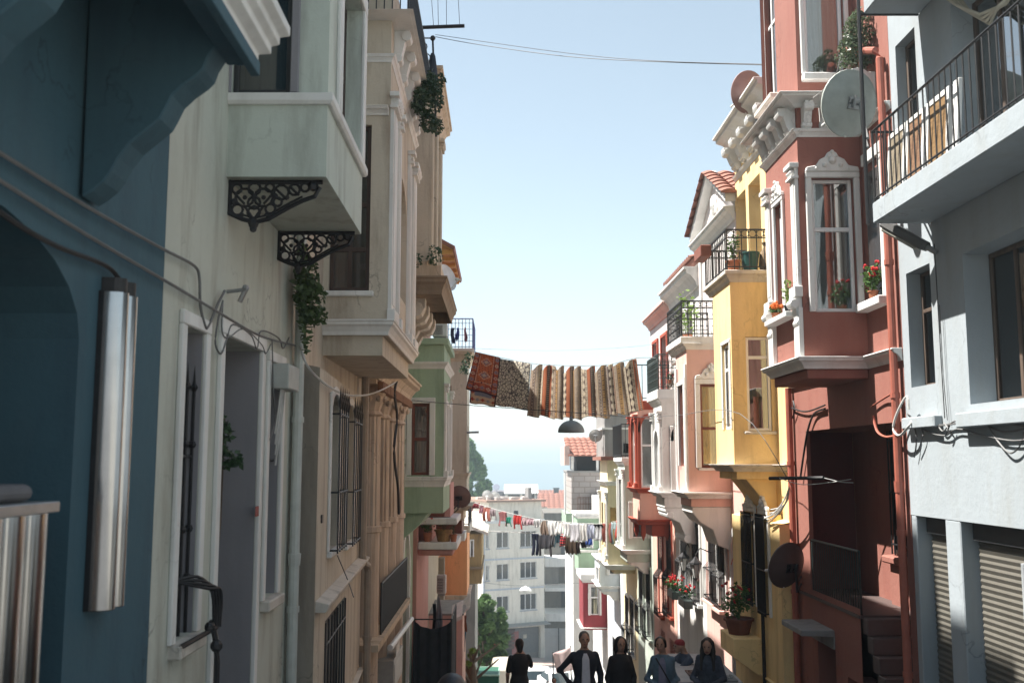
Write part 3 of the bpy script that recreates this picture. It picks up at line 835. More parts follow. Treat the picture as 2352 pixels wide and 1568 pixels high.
# ---- beige house
h = thing('row_house', 'beige house with a deep bay above arched barred windows', 'house', LT(13.2, 0, -4), 'terraced houses of the left row')
ztop = 6.3
G = .28
zg = 1.0
E0, E1 = (10.56, G), (15.98, .01)
dS = lambda s: G + (.01 - G) * (s - 10.56) / 5.42
def pS(px, py):
    s = 12.
    for _ in range(8): s, z = LT.pw(px, py, dS(s))
    return s, z
def rS(a, b, c, e): p_, q_ = pS(a, b), pS(c, e); return (p_[0], q_[0], p_[1], q_[1])
W1 = rS(752, 1266, 779, 912); W2 = rS(790, 1250, 813, 935)
D1 = rS(745, 1500, 792, 1368); D1 = (D1[0], D1[1], -4.3, D1[3])
shell(h, LT, 10.55, 16.0, -5.2, ztop, BEIGE, [], 0, 8)
mb = MB(LT)
mb.panel(E0, E1, -5.1, zg, [(W1[0] - 10.56, W1[1] - 10.56, W1[2], W1[3], .22), (W2[0] - 10.56, W2[1] - 10.56, W2[2], W2[3], .22), (D1[0] - 10.56, D1[1] - 10.56, D1[2], D1[3])], (0, -1), .24)
mb.poly([(10.56, .001, zg + .06), (10.56, G, zg), (15.98, .01, zg), (15.98, .001, zg + .06)])
mb.build('ground_storey_wall', BEIGE, h)
MB(LT).poly([(10.56, .001, -5.1), (10.56, G, -5.1), (10.56, G, zg), (10.56, .001, zg + .06)]).build('side_wall', BEIGE_SHADE, h)  # side face carries its shade in the colour
for w_ in (W1, W2):
    window(h, LT, E0, E1, (w_[0] - 10.56, w_[1] - 10.56, w_[2], w_[3] - .0), (0, -1), .2, WOODD, 1, (.6,), pane=DIRTYG, trim=.03, trimm=WHITE, trimw=.1, arch=.22, sill=(.06, .07), sillm=WHITE)
    grille(h, LT, E0, E1, (w_[0] - 10.56 - .03, w_[1] - 10.56 + .03, w_[2] - .02, w_[3] - .2), .12, 4, .01, IRON, (.02, .42, .97), 0, .28)
door = MB(LT).box(D1[0], D1[1], dS(D1[0]) - .26, dS(D1[0]) - .2, D1[2], D1[3]).build('door', plain('black_door', (.012, .013, .015), .5), h)
grille(h, LT, E0, E1, (D1[0] - 10.56, D1[1] - 10.56, D1[2], D1[3] - .02), .01, 7, .012, IRON, (.1, .5, .9))
sA, zA = LT.pw(730, 1380, G)
cornice(h, LT, [(10.6, G), (15.9, .015)], zA - .1, zA + .02, .14, STONE, 'ledge', [(0, 0), (.8, 0), (1, .5), (1, .7), (0, 1)])
cornice(h, LT, [(12.8, dS(12.8)), (15.97, .012)], -3.3, -3.15, .08, STONE, 'ledge')
MB(LT).box(10.9, 10.98, dS(10.9) - .02, dS(10.9) + .015, LT.pw(713, 1210, G)[1], LT.pw(713, 1190, G)[1]).build('plate', IRON, h)
zb = LT.pd(889, 815, 12.2)[1]; zc = LT.pd(889, 770, 12.2)[1]; ze = LT.pd(889, 735, 12.2)[1]
nw = nh(LT, 12.2, 0, 754, 668, 854, 287)
zt2 = LT.pd(925, 137, 12.2)[1]; 
fq = (.95, 2.35, ze + .55, zt2 - 1.1)
bay(h, LT, 12.2, 15.8, 0, .8, zc, ztop - .02, BEIGE, front=[fq + (.7, .12)], near=[nw], depth=.14)
MB(LT).box(12.26, 15.74, .001, .74, zb, zc).build('bay_foot', BEIGE, h)
cornice(h, LT, baypath(12.2, 15.8, 0, .8), zc, ze, .1, WHITE, 'moulding', CORN)
window(h, LT, (12.2, 0), (12.2, .8), nw, (1, 0), .1, WOODD, 2, (.25, .52), .055, DIRTYG, curtain=CURT, sill=(.05, .07), sillm=WHITE)
cornice(h, LT, [(12.2, .06), (12.2, .78)], nw[3] + .12, nw[3] + .22, .12, WHITE, 'moulding')
MB(LT).box(13.15, 14.55, .655, .675, fq[2], fq[3]).build('panel', SAND, h)
for a, b in ((12.2, 12.62), (13.0, 13.14), (14.56, 14.7), (15.2, 15.62)):
    pilaster(h, LT, a, b, .8, .05, ze, zt2 - .45, WHITE)
z3 = LT.pd(930, 45, 12.2)[1]
cornice(h, LT, baypath(12.2, 15.8, 0, .8), zt2 - .04, zt2 + .06, .06, WHITE, 'moulding')
consoles_front(h, LT, 12.25, 15.75, 5, .8, zt2 + .55, .2, .5, .16, WHITE)
cornice(h, LT, baypath(12.2, 15.8, 0, .8), zt2 + .52, z3, .3, WHITE, 'cornice')
railing(h, LT, [(12.1, 0), (12.1, 1.02), (15.7, 1.02)], z3, .8, .1, .009)
mb = MB(LT); mb.ball((12.6, .45, z3 + .18), (.3, .35, .22), 10); tag(mb.build('covered_bundle', plain('black_tarp', (.02, .03, .035), .6)), 'dark covered bundle behind the roof railing of the beige house', 'bundle')
zq_ = LT.pw(830, 1292, .08)[1]
pipe(h, LT, [(15.4, .11, zb + .1), (15.4, .11, zq_ + .1), (15.45, .12, zq_), (15.75, .14, zq_ - .06), (15.8, .15, zq_ - .16), (15.8, .15, -5)], .06, plain('beige_pipe', (.3, .25, .2), .6))
MB(LT).box(10.6, 12.2, -5, -.62, ztop, 11.4).build('shade_storey', BEIGE, h); MB(LT).box(12.2, 15.98, -5, -.62, ztop, 12.2).build('shade_storey', BEIGE, h)  # unseen upper storeys, added to throw shade on the opposite row
# roof rod, parasol, ivy
p = at(985, 65, 15.5)
mb = MB(); a, b = at(958, 64, 15.6), at(1067, 60, 15.6)
mb.tube([tuple(a), tuple(b)], .03, 6)
for k, (x, y) in enumerate(((1048, -20), (1025, -20), (1004, -20), (985, -20))):
    q = a.lerp(b, (.9, .62, .45, .35)[k]); mb.tube([tuple(q), tuple(at(x, y - 60, 15.0))], .004, 4)
tag(mb.build('laundry_bar', IRON), 'dark bar with thin lines sticking out over the street at the beige roof', 'laundry bar')

# ---- columned sandstone house
C0 = 16.0
h = thing('row_house', 'sandstone house with tall half-fluted columns and an ornate corbelled balcony', 'house', LT(19, 0, -5.5), 'terraced houses of the left row')
zE = LT.pw(850, 880, .1)[1]
shell(h, LT, 16.0, 21.8, -6.4, 7.0, stucco('shaded_sandstone', (.34, .28, .21), .5), [], -1.3, 8)  # colour darkened to paint in the shade behind the columns
MB(LT).box(16.02, 20.0, -5, -.62, 7.0, 11.4).build('shade_storey', SAND, h)  # added out of view, carries the shade on to the yellow house
zh = LT.pw(850, 835, .1)[1]
mb = MB(LT); mb.box(16.02, 21.78, -1.29, .2, zE, zh); mb.build('entablature', SAND, h)
cornice(h, LT, [(16.02, .2), (21.78, .2)], zh - .25, zh + .1, .28, SAND, 'cornice')
for k in range(26): MB(LT).box(C0 + .2 + k * .21, C0 + .3 + k * .21, .2, .3, zh - .42, zh - .27).build('dentil', stucco('rust_stone', (.3, .16, .09), .4), h)
MB(LT).box(16.02, 21.78, -1.29, .0, zh + .1, 7.0).build('upper_wall', BEIGE, h)
for s_ in (16.9, 18.25, 19.65, 21.1):
    zl = LT.pw(860, 1215, .1)[1]
    mb = MB(LT); r = .17
    mb.lathe((s_, .0, 0), [(r * 1.12, -5.6), (r * 1.12, zl - .05), (r * 1.3, zl - .04), (r * 1.3, zl + .05), (r * 1.15, zl + .06)], 16)
    for k in range(12):
        a = 2 * PI * k / 12; mb.tube([(s_ + r * .8 * math.cos(a), r * .8 * math.sin(a), zl), (s_ + r * .75 * math.cos(a), r * .75 * math.sin(a), zE - .5)], r * .3, 6)
    mb.lathe((s_, 0, zE - .5), [(r * .95, 0), (r * 1.25, .04), (r * 1.0, .1), (r * 1.35, .3), (r * 1.6, .42), (r * 1.6, .5)], 12)
    for k in range(8):
        a = 2 * PI * k / 8; mb.ball((s_ + r * 1.35 * math.cos(a), r * 1.35 * math.sin(a), zE - .2), r * .35, 6)
    mb.build('column', stucco('column_stone', (.55, .45, .36), .5, .8, .3, dirtc=(.25, .17, .11)), h)
railing(h, LT, [(17.0, .22), (21.5, .22)], LT.pw(880, 1465, .22)[1], .95, .07, .012)
MB(LT).box(16.02, 21.6, -1.28, .3, LT.pw(880, 1480, .3)[1], LT.pw(880, 1465, .3)[1]).build('terrace', SAND, h)
MB(LT).box(16.05, 21.6, -1.28, .05, -6.2, LT.pw(880, 1480, .3)[1] - .003).build('plinth', BEIGE, h)
pipe(h, LT, [(17.2, .36, LT.pw(885, 1478, .3)[1] - .1), (21.3, .36, LT.pw(885, 1478, .3)[1] - .25)], .05, plain('white_gutter', (.62, .62, .6), .4), False, 'gutter')
s0, z0 = LT.pw(870, 1545, .1); s1, z1 = LT.pw(893, 1480, .1)
t = thing('junction_cabinet', 'pale grey street cabinet under the terrace of the columned house', 'cabinet', LT(s0, .1, z0))
MB(LT).box(s0, s1, .06, .36, z0 - .3, z1).build('box', plain('cabinet_grey', (.33, .33, .31), .5), t, bevel=.01)
MB(LT).box(s0 + .1, s1 - .1, .36, .37, z0 - .2, z1 - .08).build('door', plain('cabinet_grey2', (.36, .36, .34), .5), t, bevel=.005)
MB(LT).box(s0 + .2, s0 + .8, .372, .376, z0 + .25, z0 + .42).build('sticker', plain('pale_sticker', (.55, .54, .5), .6), t)
zA, zB = LT.pd(985, 600, 17.6)[1], 7.0
bay(h, LT, 17.6, 20.6, 0, .9, zA, zB, BEIGE, front=[(.5, 1.2, zA + .6, zB - .6), (1.8, 2.5, zA + .6, zB - .6)])
for a in (17.6, 18.85, 20.2): pilaster(h, LT, a, a + .35, .9, .06, zA, zB - .3, BEIGE)
cornice(h, LT, baypath(17.6, 20.6, 0, .9), zB - .35, zB + .15, .25, SAND, 'cornice')
zs0, zs1 = LT.pd(985, 668, 17.6)[1], LT.pd(985, 632, 17.6)[1]
MB(LT).box(17.3, 21.0, 0, 1.15, zs0 + .12, zs1 + .12).build('balcony_slab', SAND, h)
cornice(h, LT, baypath(17.3, 21.0, 0, 1.15), zs0 - .12, zs0 + .2, .12, stucco('sooty_stone', (.26, .2, .14), .7, .9, .4), 'moulding')
MB(LT).box(17.6, 20.6, 0.001, .88, zs1 + .12, zA + .001).build('plinth', SAND, h)
consoles_front(h, LT, 17.4, 20.9, 4, 0, zs0 - .12, .85, 1.0, .3, STONE)
leafm = LEAFD
mb = MB(); 
for q, n in ((LT(17.3, 1.05, zs1 + .3), 110), (LT(17.3, .7, zs1 + .22), 60)): leafblob(mb, q, .16, .2, .2, n, .07)
tag(mb.build('balcony_weeds', leafm, weld=False), 'green weeds sprouting on the ornate corbelled balcony ledge', 'weeds')
t = thing('parasol', 'closed dark parasol with a ball finial on the left roof terrace', 'parasol', LT(17.0, .95, 7.1))
pt, pb = at(994, 92, 16.8), at(1003, 200, 16.8)
mb = MB(); mb.tube([tuple(pb - Vector((0, 0, .9))), tuple(pt)], .018, 6); mb.ball(tuple(pt + Vector((0, 0, .03))), .05, 8); mb.build('pole', IRON, t)
mb = MB(); n = 20
prof = [(.03, -.25), (.05, -.3), (.09, -.6), (.13, -.95), (.1, -1.0)]
mb.lathe(tuple(pt), prof, 12); mb.build('canopy', plain('dark_canvas', (.025, .035, .05), .8), t)
mb = MB(); a = at(976, 88, 16.2)
for k in range(3):
    q = at(970 + k * 8, 92 + k * 26, 15.8 + k * .9); mb.tube([tuple(q), tuple(q - Vector((0, 0, .55)))], .012, 5)
    mb.ring(tuple(q - Vector((0, 0, .12))), (1, 0, 0), (0, 0, 1), .08, .009, 12, 4); mb.ring(tuple(q - Vector((0, 0, .4))), (1, 0, 0), (0, 0, 1), .05, .008, 12, 4)
mb.tube([tuple(at(966, 88, 15.6)), tuple(at(990, 88, 16.8))], .014, 5)
mb.tube([tuple(at(966, 88, 15.6)), tuple(at(1002, 200, 19.5))], .014, 5)
mb.build('railing', IRON, h)
mb = MB(); 
for x, y, rx, rz, n, Y in ((985, 205, .12, .2, 260, 14.4), (972, 240, .15, .2, 280, 14.2), (1000, 228, .12, .2, 200, 14.6), (985, 280, .15, .16, 230, 14.4), (1008, 195, .07, .17, 70, 14.9), (965, 225, .1, .16, 120, 14.0), (1004, 290, .12, .1, 90, 14.7), (992, 180, .08, .12, 90, 14.6), (955, 245, .07, .06, 30, 14), (1018, 185, .04, .1, 24, 15)):
    leafblob(mb, at(x, y, Y), rx, .22, rz, n, .075)
tag(mb.build('ivy', leafmat('ivy_leaf', (.015, .035, .018), (.03, .06, .03)), weld=False), 'dark ivy clump hanging over the cornice below the closed parasol', 'ivy')
mb = MB()
for x, y, rx, rz, n, Y in ((705, 640, .14, .25, 170, 10.2), (712, 690, .17, .22, 190, 10.2), (702, 600, .08, .2, 60, 10.2), (722, 725, .14, .1, 90, 10.2), (703, 760, .06, .25, 90, 10.2), (698, 670, .12, .2, 90, 10.2)):
    leafblob(mb, at(x, y, Y), rx, .2, rz, n, .085)
mb.tube([tuple(at(700, 800, 10.3)), tuple(at(702, 700, 10.3)), tuple(at(708, 600, 10.3))], .015, 5)
tag(mb.build('fern', leafmat('fern_leaf', (.03, .055, .02), (.055, .09, .03)), weld=False), 'straggly wild plant growing from the drainpipe beside the white wall', 'wild plant')
HAZE = True
if HAZE:
    mb = MB(); mb.box(-900, 900, -70, 1500, -28, 13); o = mb.build('haze', []); o['kind'] = 'stuff'
    m = bpy.data.materials.new('haze_air'); m.use_nodes = True; nt = m.node_tree; nt.nodes.clear()
    ou = nn(nt, 'ShaderNodeOutputMaterial'); v = nn(nt, 'ShaderNodeVolumePrincipled'); v.inputs['Color'].default_value = (.64, .77, .84, 1); v.inputs['Density'].default_value = .0021; v.inputs['Anisotropy'].default_value = .2
    nt.links.new(v.outputs[0], ou.inputs['Volume']); o.data.materials.append(m)
# ------------------------------------------------------------------ RIGHT SIDE
ICE = stucco('ice_blue_stucco', (.35, .395, .425), .4, .85, .25, dirtc=(.3, .32, .32))
BRICK = stucco('brick_red_stucco', (.29, .118, .09), .4, .85, .3, dirtc=(.24, .08, .06))
BRICK_SHADE = stucco('shaded_brick_stucco', (.13, .035, .03), .3, .85, .3)  # brick red darkened, holds the shade of the porch side wall
YELLOW = stucco('yellow_stucco', (.86, .64, .31), .3, .85, .3, dirtc=(.34, .22, .09))
ROSE = stucco('rose_stucco', (.72, .45, .39), .25, .85, .25)
MARBLE = stucco('grey_white_stucco', (.74, .73, .70), .3, .85, .25)
RUST = stucco('rust_orange_stucco', (.78, .46, .37), .25, .85, .25)
RUSTD = stucco('rust_red_trim', (.38, .07, .035), .2, .8, .2)
MINT = stucco('mint_stucco', (.46, .52, .46), .25, .85, .2)
CREAM = stucco('cream_stucco', (.78, .69, .46), .25, .85, .2)
PBLUE = stucco('pale_blue_stucco', (.62, .68, .72), .2, .85, .2)
MAROON = stucco('maroon_boards', (.28, .035, .045), .2, .7, .2)
CEMENT = stucco('cement_render', (.28, .27, .26), .5, .9, .4)
ROOFT = stucco('roof_tile', (.28, .115, .08), .5, .85, .4, dirtc=(.2, .1, .07))
PIPER = plain('red_painted_pipe', (.36, .11, .075), .5, 0, .2, 4)
GR = 'terraced houses of the right row'
def shutter_mat():
    m, nt, b, L = basemat('roller_shutter')
    w = nn(nt, 'ShaderNodeTexWave', wave_type='BANDS', bands_direction='Z', wave_profile='SIN'); w.inputs['Scale'].default_value = 9
    L(objvec(nt), w.inputs['Vector']); b.inputs['Roughness'].default_value = .5
    L(mixrgb(nt, noise(nt, objvec(nt), 3, 5), (.26, .25, .21), (.36, .345, .3)), b.inputs['Base Color'])
    bp = nn(nt, 'ShaderNodeBump'); bp.inputs['Strength'].default_value = 1; bp.inputs['Distance'].default_value = .03
    L(w.outputs['Fac'], bp.inputs['Height']); L(bp.outputs[0], b.inputs['Normal']); return m
SHUT = shutter_mat()
def slat_sheet(mb, a0, a1, b, z0, z1, st=.07, T=None):
    n = int((z1 - z0) / st)
    for k in range(n):
        za, zb_ = z0 + (z1 - z0) * k / n, z0 + (z1 - z0) * (k + 1) / n
        mb.poly([(a0, b, za), (a1, b, za), (a1, b + .012, (za * .4 + zb_ * .6)), (a0, b + .012, (za * .4 + zb_ * .6))])
        mb.poly([(a0, b + .012, (za * .4 + zb_ * .6)), (a1, b + .012, (za * .4 + zb_ * .6)), (a1, b, zb_), (a0, b, zb_)])

# ---- ice blue building
h = thing('apartment_house', 'ice blue rendered building with a long railed balcony and roller shutters', 'house', RT(8, 0, -3), GR)
zo = RT.pw(2096, 1182)[1]
zs = RT.pd(2010, 514, 10.2)[1]; BD = .6; zt = zs + .22
A_ = RT.rect(2149, 880, 2081, 629); B_ = RT.rect(2420, 905, 2210, 584); C_ = RT.rect(2110, 262, 2056, 108)
D_ = RT.rect(2460, 100, 2182, 0); D_ = (D_[0], D_[1], zt + .0, zt + 1.85)
shell(h, RT, 2.5, 11.06, zo, 9.4, ICE, [A_ + (0, .24), B_ + (0, .34), C_ + (0, .2), D_ + (0, .3)], 0, 9)
rel = lambda q, s0: (q[0] - s0, q[1] - s0, q[2], q[3])
OLDF = wood('old_brown_frame', (.06, .04, .03), (.14, .1, .075))
window(h, RT, (2.5, 0), (11.06, 0), rel(A_, 2.5), (0, -1), .2, OLDF, 2, (.66,), .04, DIRTYG, curtain=curtain_mat('grey_blind', (.4, .42, .42)), cpart=.5)
window(h, RT, (2.5, 0), (11.06, 0), rel(B_, 2.5), (0, -1), .3, OLDF, 3, (), .05, DIRTYG, curtain=curtain_mat('teal_sheet', (.10, .17, .16), (.16, .22, .2)))
window(h, RT, (2.5, 0), (11.06, 0), rel(C_, 2.5), (0, -1), .16, OLDF, 1, (.35,), .05, DIRTYG, curtain=curtain_mat('pale_sheet', (.5, .5, .46)))
window(h, RT, (2.5, 0), (11.06, 0), rel(D_, 2.5), (0, -1), .26, OLDF, 4, (), .05, GLASSB, curtain=curtain_mat('blue_curtain', (.28, .36, .42), (.4, .48, .52)))
for q, o, t_ in ((A_, .09, .12), (B_, .11, .14)):
    z_ = q[2] - (.33 if q is A_ else .08)
    MB(RT).box(q[0] - .12, q[1] + .1, .001, o, z_ - t_, z_).build('ledge', ICE, h, bevel=.01)
def slab(z, nm='balcony_slab'):
    mb = MB(RT); mb.box(2.4, 10.2, .001, BD, z, z + .22); return mb.build(nm, ICE, h, bevel=.012)
slab(zs); slab(zs + 2.3)
railing(h, RT, [(10.17, 0.01), (10.17, BD - .02), (2.6, BD - .02)], zt - .02, .78, .115, .008)
mb = MB(RT)
pp = (10.22, BD + .045)
mb.tube([(*pp, zs + .0), (*pp, zs + 2.6)], .022, 8); z_ = zt + 1.95 - .04
z_ = RT.pd(1968, 33, 10.22)[1]
mb.tube([(*pp, z_), (10.22, .01, z_)], .02, 8); mb.tube([(10.22, .3, z_ - .0), (10.22, .3, z_ + 1.2)], .012, 6)
mb.build('balcony_post', IRON, h)
MB(RT).box(2.5, 11.05, -.36, -.18 - .02, -4, zo - .001).build('back_wall', CEMENT, h)
pb = -3.9
P2a, P2b = RT.pw(2206, 1230)[0], RT.pw(2172, 1230)[0]
mb = MB(RT); mb.box(10.93, 11.05, -.19, -.002, pb, zo - .002); mb.build('pillar', ICE, h, bevel=.01)
mb = MB(RT); mb.box(P2a, P2b, -.19, -.002, pb, zo - .002); mb.build('pillar', ICE, h, bevel=.01)
mb = MB(RT); mb.box(6.3, 6.7, -.19, -.002, pb, zo - .002); mb.build('pillar', ICE, h, bevel=.01)
for a, b in ((P2b + .05, 10.9), (6.75, P2a - .05), (3, 6.25)):
    mb = MB(RT); slat_sheet(mb, a, b, -.16, -3.9, zo - .18, .06)
    mb.build('roller_shutter', plain('shutter_slats', (.14, .132, .112), .5, .2, .12, 3), h)
    MB(RT).box(a, b, -.19, -.1, zo - .18, zo - .003).build('shutter_box', plain('shutter_box', (.05, .055, .06), .6), h)
mb = MB(RT); q = RT.pw(2344, 1300)[0]; mb.tube([(q, -.04, zo - .3), (q, -.04, -3)], .035, 8); mb.build('pipe', plain('pale_conduit', (.5, .53, .55), .5), h)
# old framed panels leaning behind the railing
for k, (a, b, tl, m_) in enumerate(((10.05, 9.62, .1, 0), (9.58, 9.16, .14, 1), (9.1, 8.62, .16, 2), (8.55, 8.45, .1, 3))):
    nm = ('sun bleached wooden panel with a white frame at the far end of the balcony', 'reddish wooden panel in a white frame leaning behind the balcony rail', 'golden wooden panel in a white frame, widest of the panels on the balcony', 'narrow white board leaning at the end of the balcony panels')[k]
    t = thing('wood_panel', nm, 'panel', RT((a + b) / 2, BD - .12, zt), 'old panels stored on the balcony')
    T = lambda u, w, v, a=a, tl=tl: RT(a - u, BD - .1 - w - v * .12, zt + .01 + v)
    w_, hh = a - b, .68
    if w_ > .2:
        MB(lambda u, w, v, a=a, tl=tl: RT(a - u + v * tl * .5, BD - .1 - w - v * .1, zt + .01 + v)).box(.04, w_ - .04, .0, .02, .04, hh - .04).build('board', (WOODB, wood('reddish_wood', (.13, .05, .03), (.27, .17, .09), (3, 3, 14)), wood('amber_wood', (.13, .07, .025), (.28, .17, .07), (3, 3, 14)))[k] if k else wood('bleached_wood', (.15, .12, .08), (.29, .24, .17), (3, 3, 14)), t)
    fr = MB(lambda u, w, v, a=a, tl=tl: RT(a - u + v * tl * .5, BD - .1 - w - v * .1, zt + .01 + v))
    if w_ > .2:
        fr.box(0, .05, -.01, .03, 0, hh); fr.box(w_ - .05, w_, -.01, .03, 0, hh); fr.box(.05, w_ - .05, -.009, .03, hh - .05, hh)
    else: fr.box(0, w_, -.01, .03, 0, hh)
    fr.build('frame', WHITE, t, bevel=.004)
# street lamp under the balcony
t = thing('street_lamp', 'long box street lamp fixed under the balcony of the ice blue building', 'street lamp', at(2145, 585, 9.95))
a, b = RT(9.95, .06, RT.pd(2140, 580, 9.95)[1]), at(2030, 512, 10.35)
ax = (b - a).normalized(); sd = ax.cross(Vector((0, 0, 1))).normalized(); up = sd.cross(ax)
def obox(mb, a, b, w, h_, up=up, sd=sd):
    P = [a - sd * w - up * h_, a + sd * w - up * h_, a + sd * w * .8 + up * h_, a - sd * w * .8 + up * h_]; Q = [p + (b - a) for p in P]
    mb.T = ID; mb.extr([tuple(p) for p in P], tuple(b - a)); return mb
obox(MB(), a + ax * .12, b, .085, .05).build('housing', plain('lamp_housing', (.10, .10, .10), .5), t, bevel=.02)
obox(MB(), a + ax * .2 - up * .055, b - ax * .04 - up * .055, .07, .025).build('diffuser', plain('cloudy_plastic', (.3, .29, .25), .3), t, bevel=.015)
MB().tube([tuple(a - ax * .0), tuple(a + ax * .14)], .03, 8).build('arm', GREYM, t)
# coiled hose at the top right
mb = MB()
for k in range(4):
    q = [at(2165 + 14 * k, -10 + 3 * k, 9.4), at(2200 + 9 * k, 14 + 5 * k, 9.2), at(2250 + 8 * k, 34 + 7 * k, 8.9), at(2310 - 6 * k, 10 + 2 * k, 8.6), at(2330, -20, 8.5)]
    mb.tube([tuple(x) for x in q], .016, 6)
tag(mb.build('hose', plain('pale_hose', (.45, .42, .34), .6)), 'coiled pale hose hanging above the balcony of the ice blue building', 'hose')

# ---- brick red house
h = thing('row_house', 'brick red house with white carved trim, a box bay and a dark recessed porch', 'house', RT(13.2, 0, -4.3), GR)
S0, S1 = 11.06, 15.45
zl = RT.pw(1900, 985)[1]; TZ = -1.92
shell(h, RT, S0, S1, zl, 10, BRICK, [], 0, 9)
MB(RT).box(S0 + .003, 11.2, -.9, -.001, -4.8, zl).build('pier', BRICK, h)
MB(RT).box(14.72, S1 - .003, -.06, -.001, -4.8, zl).build('pier', BRICK, h)
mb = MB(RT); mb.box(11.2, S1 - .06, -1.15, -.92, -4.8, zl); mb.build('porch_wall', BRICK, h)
MB(RT).box(S1 - .055, S1 - .01, -.92, -.06, -4.8, zl).build('porch_wall', BRICK_SHADE, h)
mb = MB(RT)
mb.panel((12.75, .0), (S1 - .74, .0), -4.8, TZ + .1, [(.0 + .15, .55, -4.6, -2.75), (1.0, 1.75, -4.6, -2.35)], (0, -1), .3)
mb.build('plinth_wall', BRICK, h)
MB(RT).box(12.76, S1 - .06, -.93, .02, TZ - .02, TZ + .02).build('terrace', plain('shaded_steps', (.09, .065, .06)), h)  # porch shade is put into the colour of terrace and steps
MB(RT).box(12.76, S1 - .75, -.36, -.3, -4.6, TZ - .03).build('cellar_door', plain('black_door', (.012, .013, .015), .5), h)
for k in range(11):
    z_ = TZ - .2 * k; s_ = 12.75 - .17 * k
    mb = MB(RT); mb.box(s_ - .17, s_ + .02 * k, -.9, -.02, z_ - .2, z_)
    mb.build('step', plain('shaded_steps', (.09, .065, .06), .9, 0, .3, 5), h, bevel=.01)
railing(h, RT, [(12.8, -.03), (S1 - .75, -.03)], TZ + .02, .78, .09, .01, IRON2)
ww = (13.0, 13.75, RT.pw(2044, 1267, -.9)[1], RT.pw(2044, 990, -.9)[1])
window(h, RT, (11.62, -.92), (S1, -.92), (ww[0] - 11.62, ww[1] - 11.62, ww[2], ww[3]), (0, -1), -.03, WOODD, 1, (.6,), .06, DIRTYG, trim=.07, trimm=BRICK, trimw=.1)
grille(h, RT, (11.62, -.92), (S1, -.92), (ww[0] - 11.62, ww[1] - 11.62, ww[2], ww[3]), .1, 7, .012, IRON)
MB(RT).box(12.85, 13.9, -.919, -.72, ww[2] - .12, ww[2] - .02).build('sill', BRICK, h, bevel=.02)
mb = MB(RT); mb.box(12.95, 13.8, -.919, -.8, ww[2] - .75, ww[2] - .12); mb.tube([(12.9, -.78, ww[2] - .8), (13.85, -.78, ww[2] - .8)], .13, 12); mb.build('scroll_base', BRICK, h, bevel=.01)
s_ = 14.2
mb = MB(RT); mb.box(13.75, 14.7, .0, .45, -2.32, -2.24); mb.box(13.75, 14.7, .0, .02, -2.5, -2.32); mb.build('door_canopy', CEMENT, h, bevel=.01)
# bay, first floor
b0, b1, bd = 12.1, 13.6, .78
zf, zc0, zc1 = RT.pd(1849, 869, b0)[1], RT.pd(1843, 847, b0)[1], RT.pd(1840, 820, b0)[1]
zk0, zk1 = RT.pd(1823, 312, b0)[1], RT.pd(1823, 302, b0)[1]
zu = RT.pd(1812, 238, b0)[1]
nw = nh(RT, b0, 0, 1873, 716, 1958, 410); fw_ = fh(RT, bd, b0, 1808, 726, 1781, 478)
fw_ = (fw_[0], fw_[1], fw_[2], fw_[3])
bay(h, RT, b0, b1, 0, bd, zc0, zk0, BRICK, [fw_], [nw], depth=.12)
MB(RT).box(b0 + .02, b1 - .02, .001, bd - .03, zf, zc0).build('bay_foot', BRICK, h, bevel=.01)
cornice(h, RT, [(S0 + .01, 0), (b0, 0), (b0, bd), (b1, bd), (b1, 0), (S1 - .01, 0)], zc0, zc1, .12, WHITE, 'moulding', CORN)
window(h, RT, (b0, 0), (b0, bd), nw, (1, 0), .1, PVC, 1, (.62,), .05, GLASS, curtain=CURT, cpart=1., trim=.045, trimm=WHITE, trimw=.075, pediment=.26)
wn = window(h, RT, (b0, bd), (b1, bd), fw_, (0, -1), .1, PVC, 1, (.6,), .05, GLASSB, curtain=LACE, trim=.04, trimm=WHITE, trimw=.06, pediment=.25)
for a, b in ((b0 + .01, b0 + .2), (b1 - .3, b1 - .1)):
    pilaster(h, RT, a, b, bd, .05, zc1 + .75, zk0 - .35, WHITE)
    mb = MB(RT); mb.box(a - .01, b + .01, bd, bd + .06, zc1 + .0, zc1 + .62); console(mb, (a + b) / 2, bd, zc1 + .75, .12, .4, .16); mb.build('pedestal', WHITE, h, bevel=.006)
MB(RT).box(b0 + .2, b1 - .3, bd, bd + .16, fw_[2] - .07, fw_[2] - .005).build('sill', WHITE, h, bevel=.006)
bp_ = [(S0 + .01, 0), (b0, 0), (b0, bd), (b1, bd), (b1, 0), (S1 - .01, 0)]
cornice(h, RT, bp_, zk0 - .02, zk1 + .02, .07, WHITE, 'moulding')
MB(RT).box(b0 + .02, b1 - .02, .001, bd - .02, zk0 + .03, zu - .02).build('frieze', BRICK, h)
consoles_front(h, RT, b0, b1, 4, bd - .02, zu - .02, .22, .36, .16, WHITE)
consoles_near(h, RT, .1, bd, 3, b0 + .02, zu - .02, .2, .34, .1, WHITE)
cornice(h, RT, baypath(b0, b1, 0, bd), zu - .06, zu + .06, .28, WHITE, 'cornice')
